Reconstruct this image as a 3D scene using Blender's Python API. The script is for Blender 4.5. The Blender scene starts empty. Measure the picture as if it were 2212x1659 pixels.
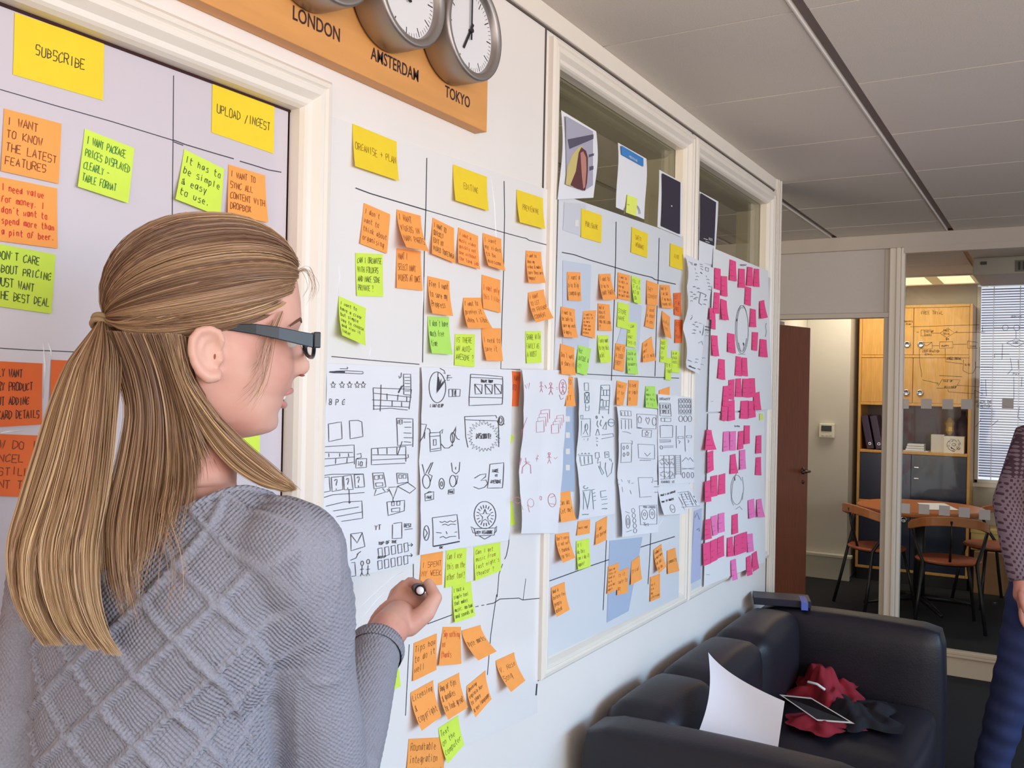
import bpy, bmesh, math, random
import numpy as np
from mathutils import Vector, Matrix

random.seed(7)
RNG = np.random.default_rng(7)
scene = bpy.context.scene
COL = scene.collection

# ------------------------------------------------------------------ camera
CAM = np.array([1.10, 0.0, 1.57])
YAW, PIT, ROL, FPX = .53376, .00244, .01997, 2014.8
_c, _s = math.cos(YAW), math.sin(YAW)
CF = np.array([-_s*math.cos(PIT), _c*math.cos(PIT), math.sin(PIT)])
_r0 = np.array([_c, _s, 0.0]); _u0 = np.cross(_r0, CF)
CR = _r0*math.cos(ROL) + _u0*math.sin(ROL)
CU = _u0*math.cos(ROL) - _r0*math.sin(ROL)
cam_data = bpy.data.cameras.new('camera')
cam = bpy.data.objects.new('camera', cam_data); COL.objects.link(cam)
cam_data.sensor_width = 36.0
cam_data.lens = 36.0*FPX/2212.0
cam_data.clip_start = .05
cam.matrix_world = Matrix(((CR[0], CU[0], -CF[0], CAM[0]), (CR[1], CU[1], -CF[1], CAM[1]),
                           (CR[2], CU[2], -CF[2], CAM[2]), (0, 0, 0, 1)))
scene.camera = cam

# ------------------------------------------------------------------ light and exposure
world = bpy.data.worlds.new('daylight'); scene.world = world; world.use_nodes = True
bg = world.node_tree.nodes['Background']
bg.inputs[0].default_value = (.95, .96, 1.0, 1); bg.inputs[1].default_value = .72
def area(name, loc, rot, sx, sy, power, col):
    l = bpy.data.lights.new(name, 'AREA'); l.shape = 'RECTANGLE'; l.size = sx; l.size_y = sy
    l.energy = power; l.color = col
    o = bpy.data.objects.new(name, l); COL.objects.link(o); o.location = loc; o.rotation_euler = rot
    return o
H = math.pi/2
# tall windows on the right-hand side of the office, low sun-less daylight
wl_ = area('window_side_light', (4.3, 1.8, 2.0), (0, math.radians(60), 0), 1.2, 6.0, 46, (.16, .56, 1.0)); wl_.data.spread = math.radians(80)
area('window_side_light', (4.3, 1.6, 2.0), (0, math.radians(104), 0), 1.2, 6.0, 60, (1.0, .96, .92))  # added warm-white fill from the window side, no source of its own
# added warm fills imitating light bounced off the rest of the office
area('office_bounce_fill', (3.4, -.4, 1.5), (0, math.radians(140), math.radians(-12)), 1.6, 4.0, 90, (1.0, .84, .72))
area('office_bounce_fill', (1.8, -3.2, 1.7), (H*1.08, 0, 0), 4.0, 1.6, 48, (1.0, .86, .74))
# unseen fill added to brighten the store room behind the inner windows
area('store_room_fill', (-1.7, -.42, 1.3), (H*1.15, 0, 0), 2.2, 1.2, 120, (1.0, .90, .72))
# meeting room ceiling fitting and its window
area('ceiling_lamp_light', (-.1, 7.75, 2.44), (0, 0, 0), 1.1, .5, 15, (1.0, .90, .74))
scene.view_settings.view_transform = 'Standard'
scene.view_settings.look = 'None'
scene.view_settings.gamma = 1.0
scene.view_settings.use_curve_mapping = False
scene.view_settings.exposure = 0.0
scene.cycles.max_bounces = 6
scene.cycles.transparent_max_bounces = 12

# ------------------------------------------------------------------ picture point -> place in the room
def ray(u, v):
    return CF + (u-1106)/FPX*CR - (v-829.5)/FPX*CU
def on(u, v, ax, val):
    d = ray(u, v); i = 'xyz'.index(ax)
    return CAM + d*(val-CAM[i])/d[i]
def T(u, v, t):
    return CAM + t*ray(u, v)

# ------------------------------------------------------------------ materials
def lin(c):
    return tuple(((x/255)/12.92 if x/255 <= .04045 else ((x/255+.055)/1.055)**2.4) for x in c)
MATS = {}
def mat(name, rgb, rough=.6, metal=0, spec=.4, vary=0, scale=40, bump=0, bscale=200, emit=None, stretch=None, sub=0, rgb2=None, obj=True):
    if name in MATS: return MATS[name]
    m = bpy.data.materials.new(name); m.use_nodes = True
    nt = m.node_tree; b = nt.nodes['Principled BSDF']
    c = lin(rgb)
    b.inputs['Base Color'].default_value = (*c, 1)
    b.inputs['Roughness'].default_value = rough; b.inputs['Metallic'].default_value = metal
    b.inputs['Specular IOR Level'].default_value = spec
    if sub:
        b.inputs['Subsurface Weight'].default_value = sub
        b.inputs['Subsurface Radius'].default_value = (.02, .008, .004); b.inputs['Subsurface Scale'].default_value = .4
    if emit:
        b.inputs['Emission Color'].default_value = (*lin(emit[0]), 1); b.inputs['Emission Strength'].default_value = emit[1]
    tc = nt.nodes.new('ShaderNodeTexCoord')
    src = tc.outputs['Object']
    if stretch:
        mp = nt.nodes.new('ShaderNodeMapping'); mp.inputs['Scale'].default_value = stretch
        nt.links.new(src, mp.inputs['Vector']); src = mp.outputs['Vector']
    if vary or rgb2:
        n = nt.nodes.new('ShaderNodeTexNoise'); n.inputs['Scale'].default_value = scale; n.inputs['Detail'].default_value = 5
        nt.links.new(src, n.inputs['Vector'])
        mx = nt.nodes.new('ShaderNodeMix'); mx.data_type = 'RGBA'
        c2 = lin(rgb2) if rgb2 else tuple(x*(1-vary) for x in c)
        mx.inputs['A'].default_value = (*c, 1); mx.inputs['B'].default_value = (*c2, 1)
        rp = nt.nodes.new('ShaderNodeMapRange'); rp.inputs['From Min'].default_value = .35; rp.inputs['From Max'].default_value = .65
        nt.links.new(n.outputs['Fac'], rp.inputs['Value']); nt.links.new(rp.outputs['Result'], mx.inputs['Factor'])
        nt.links.new(mx.outputs['Result'], b.inputs['Base Color'])
    if bump:
        n2 = nt.nodes.new('ShaderNodeTexNoise'); n2.inputs['Scale'].default_value = bscale; n2.inputs['Detail'].default_value = 3
        nt.links.new(src, n2.inputs['Vector'])
        bp = nt.nodes.new('ShaderNodeBump'); bp.inputs['Strength'].default_value = bump; bp.inputs['Distance'].default_value = .002
        nt.links.new(n2.outputs['Fac'], bp.inputs['Height']); nt.links.new(bp.outputs['Normal'], b.inputs['Normal'])
    MATS[name] = m
    return m
def glass_mat(name, tint, alpha, rough=.03):
    """thin pane: part see-through, part mirror-like by angle"""
    m = bpy.data.materials.new(name); m.use_nodes = True; nt = m.node_tree
    for n in list(nt.nodes): nt.nodes.remove(n)
    out = nt.nodes.new('ShaderNodeOutputMaterial'); tr = nt.nodes.new('ShaderNodeBsdfTransparent')
    gl = nt.nodes.new('ShaderNodeBsdfGlossy'); mx = nt.nodes.new('ShaderNodeMixShader'); fr = None
    tr.inputs[0].default_value = (*tint, 1); gl.inputs['Color'].default_value = (1, 1, 1, 1); gl.inputs['Roughness'].default_value = rough
    mt = nt.nodes.new('ShaderNodeMath'); mt.operation = 'MULTIPLY'; mt.inputs[1].default_value = alpha
    ge = nt.nodes.new('ShaderNodeNewGeometry'); dp = nt.nodes.new('ShaderNodeVectorMath'); dp.operation = 'DOT_PRODUCT'
    nt.links.new(ge.outputs['Incoming'], dp.inputs[0]); nt.links.new(ge.outputs['Normal'], dp.inputs[1])
    def mth_(op, a, b_):
        n_ = nt.nodes.new('ShaderNodeMath'); n_.operation = op
        for i, x in enumerate((a, b_)):
            if isinstance(x, (int, float)): n_.inputs[i].default_value = x
            elif x is not None: nt.links.new(x, n_.inputs[i])
        return n_.outputs[0]
    sch = mth_('ADD', mth_('MULTIPLY', mth_('POWER', mth_('SUBTRACT', 1.0, mth_('ABSOLUTE', dp.outputs['Value'], 0)), 5.0), .96), .04)
    nt.links.new(sch, mt.inputs[0]); nt.links.new(mt.outputs[0], mx.inputs[0])
    nt.links.new(tr.outputs[0], mx.inputs[1]); nt.links.new(gl.outputs[0], mx.inputs[2]); nt.links.new(mx.outputs[0], out.inputs[0])
    return m

# ------------------------------------------------------------------ mesh building
class MB:
    def __init__(s): s.v = []; s.f = []; s.m = []
    def add(s, vs, fs, mi=0):
        k = len(s.v); s.v += [tuple(map(float, p)) for p in vs]
        for f in fs: s.f.append(tuple(i+k for i in f)); s.m.append(mi)
        return s
    def box(s, lo, hi, mi=0):
        x0, y0, z0 = lo; x1, y1, z1 = hi
        return s.add([(x0,y0,z0),(x1,y0,z0),(x1,y1,z0),(x0,y1,z0),(x0,y0,z1),(x1,y0,z1),(x1,y1,z1),(x0,y1,z1)],
                     [(0,3,2,1),(4,5,6,7),(0,1,5,4),(1,2,6,5),(2,3,7,6),(3,0,4,7)], mi)
    def obox(s, c, ax, ay, az, mi=0):
        c, ax, ay, az = map(np.array, (c, ax, ay, az))
        vs = [c+i*ax+j*ay+k*az for k in (-1,1) for (i,j) in ((-1,-1),(1,-1),(1,1),(-1,1))]
        return s.add(vs, [(0,3,2,1),(4,5,6,7),(0,1,5,4),(1,2,6,5),(2,3,7,6),(3,0,4,7)], mi)
    def quad(s, a, b, c, d, mi=0): return s.add([a,b,c,d], [(0,1,2,3)], mi)
    def rings(s, rings, close=True, caps=True, mi=0):
        n = len(rings[0]); vs = [p for r in rings for p in r]; fs = []
        for i in range(len(rings)-1):
            for j in range(n if close else n-1):
                a = i*n+j; b = i*n+(j+1) % n; fs.append((a, b, b+n, a+n))
        if caps and close: fs.append(tuple(range(n))[::-1]); fs.append(tuple((len(rings)-1)*n+j for j in range(n)))
        return s.add(vs, fs, mi)
    def tube(s, pts, rad, n=8, mi=0, caps=True):
        pts = [np.array(p, float) for p in pts]
        rad = rad if hasattr(rad, '__len__') else [rad]*len(pts)
        rr = []; up = None
        for i, p in enumerate(pts):
            d = pts[min(i+1, len(pts)-1)]-pts[max(i-1, 0)]; d /= (np.linalg.norm(d)+1e-9)
            if up is None:
                up = np.cross(d, (0, 0, 1.0) if abs(d[2]) < .9 else (1.0, 0, 0))
            up = up-d*(up@d); up /= np.linalg.norm(up)+1e-9; w = np.cross(d, up)
            rr.append([p+rad[i]*(math.cos(a)*up+math.sin(a)*w) for a in np.linspace(0, 2*math.pi, n, endpoint=False)])
        return s.rings(rr, mi=mi, caps=caps)
    def cyl(s, c, axis, r, h, n=24, mi=0, r2=None):
        c = np.array(c, float); axis = np.array(axis, float)
        return s.tube([c, c+axis*h], [r, r if r2 is None else r2], n, mi)
    def build(s, name, mats, parent=None, smooth=False, bevel=0, seg=2, base=None):
        V = np.array(s.v)
        if base is None:
            lo, hi = V.min(0), V.max(0); base = np.array([(lo[0]+hi[0])/2, (lo[1]+hi[1])/2, lo[2]])
        base = np.array(base, float)
        me = bpy.data.meshes.new(name); me.from_pydata([tuple(p) for p in (V-base)], [], s.f)
        for m in (mats if isinstance(mats, (list, tuple)) else [mats]): me.materials.append(m)
        if any(s.m): me.polygons.foreach_set('material_index', s.m)
        if smooth: me.polygons.foreach_set('use_smooth', [True]*len(me.polygons))
        me.update()
        o = bpy.data.objects.new(name, me); COL.objects.link(o)
        if bevel:
            md = o.modifiers.new('bevel', 'BEVEL'); md.width = bevel; md.segments = seg; md.limit_method = 'ANGLE'
        place(o, base, parent)
        return o
WB = {}
def place(o, base, parent=None):
    pb = WB[parent.name] if parent is not None else np.zeros(3)
    o.location = tuple(base-pb); WB[o.name] = base
    if parent is not None: o.parent = parent
def empty(name, base):
    o = bpy.data.objects.new(name, None); COL.objects.link(o); o.empty_display_size = .05
    place(o, np.array(base, float)); return o
def tag(o, label, cat, group=None, kind=None):
    o['label'] = label; o['category'] = cat
    if group: o['group'] = group
    if kind: o['kind'] = kind
    return o
def struct(o, label=None):
    o['kind'] = 'structure'
    if label: o['label'] = label
    return o

# ------------------------------------------------------------------ pen strokes and a stroke alphabet
G = {
'A':'022842,1434','B':'020837463505,35443302','C':'47380603124 3','D':'02083746441202','E':'48080242,0535','F':'480802,0535','G':'473806031243,4525','H':'0208,0545,4842',
'I':'2822','J':'484312021','K':'0208,480442,','L':'080242','M':'0208254842','N':'02084248','O':'180603123243472818','P':'020838474635 05','Q':'180603123243472818,3342',
'R':'02083847463505,2542','S':'473808060535443202','T':'0848,2822','U':'080312324348','V':'082248','W':'0812263248','X':'0842,4802','Y':'082548,2522','Z':'08480242',
'a':'3616050312233 6,3632','b':'0802,0516263533 2202','c':'361605031232','d':'3616050312233 6,3832','e':'0434351605031232','f':'37281702,0525','g':'3616050312233 6,363120','h':'0802,05162635 32',
'i':'1612,1718','j':'26211 0,2728','k':'0802,360432','l':'1812','m':'0602,05162622,25364642','n':'0602,0516263532','o':'1605031232353616','p':'0600,0516263533 2202','q':'3616050312 33,3630',
'r':'0602,05162636','s':'361605 34321202','t':'18132232,0636','u':'0603122233,3632','v':'061236','w':'0602243236 ','x':'0632,3602','y':'061236,3610','z':'06360232',
'0':'180603123243472818','1':'172822','2':'07183847024 2','3':'083824353412 02','4':'38340434,3832','5':'4808053544331202','6':'380504031232432505','7':'084822','8':'250608384644 35250403123243 35','9':'4505 0838484632',
'?':'0718383625 24,2221','!':'2824,2322','+':'0545,2723','-':'0545','/':'0148','.':'1213','&':'42062738274 204021242','\'':'1817',',':'1211',':':'1514,1211','"':'1817,2827','=':'0646,0444','(':'281402','~':'','#':''}
def glyph(ch):
    g = G.get(ch, ''); out = []
    for part in g.replace(' ', '').split(','):
        if len(part) >= 4: out.append([(int(part[i]), int(part[i+1])-2) for i in range(0, len(part)-1, 2)])
    return out
def write_line(txt, x, y, h, w, jit=.05, rng=None, slope=0.0):
    """strokes of a line of hand lettering starting at (x, y) baseline, cap height h, letter advance w"""
    rng = rng or random; out = []
    for i, ch in enumerate(txt):
        if ch == '~':
            n = 6; out.append([(x+(i+k/n)*w, y+h*.22+h*.3*((k % 2)-.5)*rng.uniform(.4, 1.2)+slope*(i+k/n)*w) for k in range(n)]); continue
        sc = 1+rng.uniform(-.08, .08); dy = rng.uniform(-.06, .06)*h; sl = .12+rng.uniform(-.05, .05)
        for st in glyph(ch):
            out.append([(x+i*w+(gx/4*.72*w + sl*gy/6*w*.5)*sc+rng.uniform(-jit, jit)*w*.5, y+dy+slope*i*w+gy/6*h*sc+rng.uniform(-jit, jit)*h*.5) for gx, gy in st])
    return out
def strokes_mesh(mb, strokes, width, fn, mi=0):
    """flat pen ribbons; fn maps local (x, y) to 3-D"""
    for st in strokes:
        P = np.array(st, float)
        if len(P) < 2: continue
        d = np.diff(P, axis=0); L = np.hypot(d[:, 0], d[:, 1]); keep = np.r_[True, L > 1e-7]; P = P[keep]
        if len(P) < 2: continue
        d = np.diff(P, axis=0); L = np.hypot(d[:, 0], d[:, 1])[:, None]; d = d/L
        tn = np.vstack([d[:1], (d[1:]+d[:-1]), d[-1:]]); nn = np.hypot(tn[:, 0], tn[:, 1])[:, None]; nn[nn < .3] = .3; tn = tn/nn
        n = np.c_[-tn[:, 1], tn[:, 0]]*width/2
        vs = [fn(*q) for q in np.vstack([P+n, P-n])]; k = len(P)
        mb.add(vs, [(i, i+k, i+k+1, i+1) for i in range(k-1)], mi)
# ================================================================== the setting
CEIL = 2.495
PY = 5.78                                     # glazed partition at the end of the office
M_wall = mat('wall_paint', (238, 231, 225), .55, vary=.03, scale=3, bump=.05, bscale=300)
M_trim = mat('trim_gloss', (238, 229, 217), .35, vary=.02, scale=10)
M_groove = mat('shadow_gap', (95, 88, 84), .9)
M_tile = mat('ceiling_tile', (230, 222, 214), .95, vary=.10, scale=260, bump=.25, bscale=500)
M_rail = mat('ceiling_rail', (140, 126, 122), .6)
M_railedge = mat('rail_edge', (235, 230, 225), .4)
M_carpet = mat('carpet', (40, 40, 44), .97, vary=.35, scale=300, bump=.6, bscale=600)
M_greywall = mat('partition_panel', (194, 186, 184), .6, vary=.04, scale=200)
M_wood = mat('bookcase_veneer', (214, 160, 84), .45, vary=.16, scale=14, stretch=(6, 6, .5))
M_doorwood = mat('door_veneer', (150, 84, 56), .4, vary=.2, scale=16, stretch=(6, 6, .5))
M_black = mat('black_metal', (24, 24, 27), .4)
M_chrome = mat('chrome', (190, 190, 192), .22, 1)

# floor
struct(MB().box((-3.2, -3.5, -.06), (4.6, 8.7, 0)).build('floor', M_carpet))
# ceiling: slab, recessed rails, tiles
ceil = struct(MB().box((-3.2, -3.5, CEIL+.03), (4.6, 8.7, CEIL+.12)).build('ceiling', M_rail))
MOD = .63; RX0 = -.105
ys = [1.667-MOD*3+.625*k for k in range(-4, 16)]
tile_me = None
tb = MB().box((0, 0, 0), (MOD-.034, .621, .02))
for i in range(-4, 6):
    x = RX0+.032+i*MOD
    for k in range(16):
        y = 1.042+.625*(k-2)
        if tile_me is None:
            o = MB().box((x, y+.0035, CEIL), (x+MOD-.034, y+.6215, CEIL+.028)).build('ceiling_tile', M_tile, ceil); tile_me = o
        else:
            o = tile_me.copy(); COL.objects.link(o)
            place(o, np.array([x+(MOD-.034)/2, y+.3125, CEIL]), ceil)
    xr = RX0+i*MOD
    r = MB().box((xr, -3.4, CEIL+.012), (xr+.034, PY-.02, CEIL+.03)).box((xr, PY+.06, CEIL+.012), (xr+.034, 8.6, CEIL+.03), 1 if i == 1 else 0)
    r.build('ceiling_rail', [M_rail, mat('rail_orange_glow', (196, 122, 52), .5)], ceil)  # orange light on the meeting-room rail, put into its colour
    MB().box((xr-.003, -3.4, CEIL-.003), (xr+.001, PY-.02, CEIL+.02)).build('rail_edge', M_railedge, ceil)

# left wall with three framed openings
Z0, Z1 = .852, 2.43
W0 = (.20, 1.214, .852, 2.084); W1 = (2.007, 3.026, Z0, Z1); W2 = (3.038, 4.048, Z0, Z1); WEND = 4.17
FW = .056
wl = MB()
def hole(w): return (w[0]+FW*.6, w[1]-FW*.6, w[2]+FW*.6, w[3]-FW*.6)
h0, h1, h2 = hole(W0), hole(W1), hole(W2)
prev = -3.4
for h in (h0, h1, h2):
    wl.box((-.10, prev, 0), (0, h[0], CEIL)); wl.box((-.10, h[0], 0), (0, h[1], h[2])); wl.box((-.10, h[0], h[3]), (0, h[1], CEIL)); prev = h[1]
wl.box((-.10, prev, 0), (0, 4.07, CEIL))
wall_left = struct(wl.build('wall_left', M_wall))
# pane frames: a moulded profile swept round the opening
def frame(name, w, parent=None, depth=-.035, m=M_trim):
    prof = [(0, 0), (0, .013), (.006, .018), (.014, .019), (.018, .015), (.022, .017), (.030, .016), (.040, .006), (.048, .004), (.052, .0), (FW, -.008), (FW, depth), (.05, depth)]
    rr = []
    for ins, x in prof:
        rr.append([(x, w[0]+ins, w[2]+ins), (x, w[1]-ins, w[2]+ins), (x, w[1]-ins, w[3]-ins), (x, w[0]+ins, w[3]-ins)])
    b = MB(); b.rings(rr, caps=False)
    return b.build(name, m, parent)
M_pane = glass_mat('office_glass', (.82, .81, .74), 1.0)
M_clear = glass_mat('clear_glass', (.93, .95, .94), .7)
M_backing = mat('timber_backing', (206, 122, 70), .5, vary=.2, scale=20, stretch=(4, 4, .4))
for nm, w in (('window_1', W1), ('window_2', W2)):
    p = struct(MB().box((-.040, w[0]+FW-.01, w[2]+FW-.01), (-.034, w[1]-FW+.01, w[3]-FW+.01)).build(nm, M_pane))
    frame('window_frame', w, p)
    # inner ledge on the far side of the pane
    frame('rear_frame', (w[0]+.03, w[1]-.03, w[2]+.03, w[3]-.03), p, depth=-.075, m=mat('rear_frame_paint', (150, 145, 125), .6)).location.x -= .055
p = struct(MB().box((-.06, W0[0]+.02, W0[2]+.02), (-.042, W0[1]-.02, W0[3]-.02)).build('window_3', M_backing), 'framed opening closed by an orange timber board')
frame('window_frame', W0, p, depth=-.045)
MB().box((-.045, W0[1]-FW-.004, W0[2]+FW), (-.03, W0[1]-FW, W0[3]-FW)).build('shadow_line_strip', mat('shadow_line_brown', (58, 26, 24), .8), p)  # dark strip painted in for the shadow line at the board's edge
MB().box((-.045, W0[0]+FW, W0[3]-FW-.004), (-.028, W0[1]-FW, W0[3]-FW)).build('shadow_line_strip', MATS['shadow_line_brown'], p)  # reddish-brown top edge with its shadow painted into the colour
# head trim, cover strips and shadow gaps
struct(MB().box((0, -3.4, CEIL-.048), (.012, WEND-.02, CEIL)).build('trim_1', M_trim, bevel=.002))
g = MB()
for y in (1.988, 3.032, 4.058): g.box((-.001, y-.0022, Z0-.003 if y < 4 else .1), (.003, y+.0022, CEIL-.05))
g.box((-.001, -3.4, CEIL-.052), (.004, WEND-.05, CEIL-.048)); g.box((-.001, -.5, Z0-.004), (.003, 4.06, Z0-.001))
struct(g.build('trim_2', M_groove))
# end post of the wall
e = MB().box((-.13, 4.07, 0), (.016, WEND-.03, CEIL)).box((-.12, WEND-.03, 0), (.008, WEND, CEIL))
e.box((.016, 4.085, 0), (.020, 4.100, CEIL)).box((.016, 4.115, 0), (.022, 4.130, CEIL))
struct(e.build('trim_3', M_trim, bevel=.003))
struct(MB().box((0, -3.4, 0), (.015, 4.06, .10)).build('baseboard_left', M_trim, bevel=.004))

# room behind the inner windows
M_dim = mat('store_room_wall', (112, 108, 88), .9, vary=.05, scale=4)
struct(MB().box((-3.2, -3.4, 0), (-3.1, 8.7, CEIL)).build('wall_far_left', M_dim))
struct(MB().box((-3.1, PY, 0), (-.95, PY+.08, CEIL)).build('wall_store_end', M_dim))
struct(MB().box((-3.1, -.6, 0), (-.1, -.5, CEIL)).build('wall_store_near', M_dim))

# glazed partition at the end of the office
M_pt = mat('partition_trim', (190, 180, 172), .45, vary=.03, scale=10)
M_pw = mat('partition_post', (225, 216, 206), .4)
pt = MB().box((-.95, PY-.03, 2.412), (4.5, PY+.04, CEIL))
struct(pt.build('trim_4', M_pt, bevel=.004), 'head rail of the glazed partition')
struct(MB().box((-.95, PY-.006, 2.04), (.215, PY+.03, 2.412)).build('wall_header', M_greywall))
b = MB().box((-.95, PY-.03, 2.012), (.225, PY+.04, 2.042)).box((.195, PY-.012, 0), (.225, PY+.05, 2.412)).box((-.72, PY-.012, 0), (-.69, PY+.05, 2.012))
struct(b.build('door_frame', M_pt, bevel=.003))
b = MB().box((.225, PY-.035, 0), (.262, PY+.05, 2.412)).box((.262, PY-.045, 0), (.285, PY+.05, 2.412)).box((.285, PY-.03, .137), (.305, PY+.03, 2.412))
struct(b.build('trim_5', M_pw, bevel=.004), 'white moulded post between doorway and glass')
b = MB().box((.30, PY-.02, .0), (4.5, PY+.04, .118)).box((.30, PY-.035, .108), (4.5, PY+.04, .122)).box((.30, PY-.025, .122), (4.5, PY+.035, .139))
struct(b.build('baseboard_partition', mat('base_rail', (205, 186, 160), .5), bevel=.003))
glass = struct(MB().box((.30, PY-.004, .137), (4.5, PY+.004, 2.412)).build('window_4', M_clear), 'glass of the partition with a flow chart drawn on it')
MB().box((.30, PY-.03, 2.38), (4.5, PY+.03, 2.415)).build('window_frame', M_pt, glass)
MB().box((.538, PY-.045, .10), (.556, PY-.033, .13)).build('glass_clip', M_chrome, glass)
# drawn flow chart on the glass
M_gink = mat('glass_marker', (52, 40, 44), .6)
def zs(x0, y0, s, pts): return [(x0+a*s, y0+b*s) for a, b in pts]
def P(s): 
    a = [float(q) for q in s.replace(';', ' ').replace(',', ' ').split()]
    return list(zip(a[0::2], a[1::2]))
def rect(x, y, w, h, sk=0): return [(x, y), (x+w, y+sk), (x+w, y+h+sk), (x, y+h), (x, y)]
def ell(cx, cy, rx, ry, n=14, a0=0, a1=2*math.pi): return [(cx+rx*math.cos(a), cy+ry*math.sin(a)) for a in np.linspace(a0, a1, n)]
def flip(ls): return [[(x, -y) for x, y in l] for l in ls]
def word(txt, x, y, h, w, slope=0):  # hand lettering in picture units (y down)
    return [[(a, y-(bb-y)) for a, bb in st] for st in write_line(txt, x, y, h, w, .04, slope=-slope)]
fl = []
q = lambda s: fl.append(zs(1912, 700, .13562, P(s)))
for s in ('400,45 1500,10','500,130 540,130','570,95 735,95 740,185 570,190 570,95','745,145 870,145','875,145 1000,65 1105,140 980,215 875,145','1110,135 1590,130','975,215 975,270',
          '870,285 1075,280 1080,380 865,385 870,285','860,345 750,345','580,300 745,290 750,395 590,400 580,300 660,350 745,290','1085,325 1300,320','1310,270 1470,290','1310,270 1310,385 1470,385',
          '580,385 545,400 550,620 580,790 580,850','955,390 960,600 1240,635','970,560 1200,560','1250,570 1240,740 1330,790 1400,780 1440,700 1435,600','1440,685 1720,690','600,890 840,945','830,930 850,950 825,965',
          '845,985 905,885 1195,890 1120,1020 820,1020','1145,975 1505,1000 1505,370','1000,1040 1010,1080 1420,1110','1430,1055 1430,1165 1600,1170','1430,1055 1560,1120','1550,40 1550,125','1730,60 1870,60','1960,60 2050,60','2140,60 2212,60',
          '2085,110 2085,225','1935,300 2085,235 2212,290','1940,305 2085,365 2212,310','1870,310 1860,560','1740,480 1980,480','1740,480 1740,540','1995,540 2020,720 1950,800','2120,570 2125,720','2050,840 2050,1200','2180,840 2170,1000',
          '1600,880 1610,1150','2140,1310 2110,1480 2160,1530 2212,1540','1870,1290 2020,1340','1530,1520 1440,1640','1800,1530 1700,1620','860,820 1230,840'): q(s)
fl += [zs(1912, 700, .13562, ell(1915, 58, 45, 45)), zs(1912, 700, .13562, ell(2095, 58, 45, 45))]
for t, x, y, h, w in (('FREE TRIAL', 1990, 679, 7, 4.8), ('SIGN UP', 1996, 718, 4, 3), ('EMAIL', 1997, 725, 4, 3), ('FREE', 2038, 716, 4, 3.2), ('TRIAL', 2037, 723, 4, 3.2), ('CONFIRMATION', 1993, 761, 5, 3.1),
                      ('EMAIL', 1998, 767, 4, 3.5), ('HAPPY', 2034, 749, 4, 3.2), ('FREE TRIAL', 2046, 777, 5, 3.2), ('WALK UP', 2037, 825, 4, 3), ('REMINDER', 2040, 838, 4, 3.2), ('SITE', 2084, 790, 4, 3.2), ('Monthly', 1953, 696, 4, 2.8), ('Plan', 1957, 702, 4, 3),
                      ('N', 2065, 718, 3, 3), ('YES', 2043, 734, 3, 2.4), ('EMAIL', 2096, 750, 4, 2.8), ('REACH THE', 2108, 871, 6, 4), ('REACTION', 2110, 880, 6, 4), ('SERVICE', 2184, 686, 4, 3.4), ('CARD', 2188, 742, 4, 3), ('PAY', 2188, 810, 4, 5)):
    fl += word(t, x, y, h, w)
b = MB(); strokes_mesh(b, fl, .9, lambda x, y: on(x, y, 'y', PY-.0065)); b.build('marker_drawing', M_gink, glass)
# rows of frosted tape squares
M_tape = mat('frosted_tape', (188, 180, 176), .6)
n = 0
for (u, v, s) in [(1952, 872, 20), (2001, 872, 20), (2047, 873, 20), (2088, 873, 20), (2177, 871, 20), (1954, 1098, 20), (1996, 1100, 20), (2040, 1103, 20), (2083, 1107, 20), (2127, 1112, 20), (2171, 1117, 20)]:
    c = on(u, v, 'y', PY-.007); MB().box((c[0]-.028, PY-.0065, c[2]-.028), (c[0]+.028, PY-.0055, c[2]+.028)).build('tape_square', M_tape, glass)

# open door leaf in the doorway
dt = on(1711, 703, 'z', 2.02)
d0 = np.array([-.675, PY+.05]); d1 = np.array([dt[0], dt[1]]); dd = (d1-d0)/np.linalg.norm(d1-d0); d1 = d0+dd*.80; nn = np.array([dd[1], -dd[0]])
b = MB(); c = (d0+d1)/2
b.obox((c[0], c[1], 1.01), (dd[0]*.40, dd[1]*.40, 0), (nn[0]*.02, nn[1]*.02, 0), (0, 0, 1.005))
door = struct(b.build('door_1', M_doorwood, bevel=.003), 'brown veneered door standing open in the partition doorway')
hp = np.array([d1[0], d1[1], 0])-np.array([dd[0], dd[1], 0])*.06+np.array([nn[0], nn[1], 0])*.02+np.array([0, 0, 1.03]); N3 = np.array([nn[0], nn[1], 0]); D3 = np.array([dd[0], dd[1], 0])
b = MB().tube([hp, hp+N3*.05, hp+N3*.055-D3*.10], .009, 8).cyl(hp-N3*.001, N3, .024, .006, 16)
b.cyl(hp-np.array([0, 0, .075])-N3*.001, N3, .015, .006, 12); b.tube([hp-N3*.04, hp-N3*.09, hp-N3*.092-D3*.1], .009, 8)
b.build('door_handle', mat('dull_brass', (96, 84, 74), .35, .8), door, smooth=True)

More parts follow.
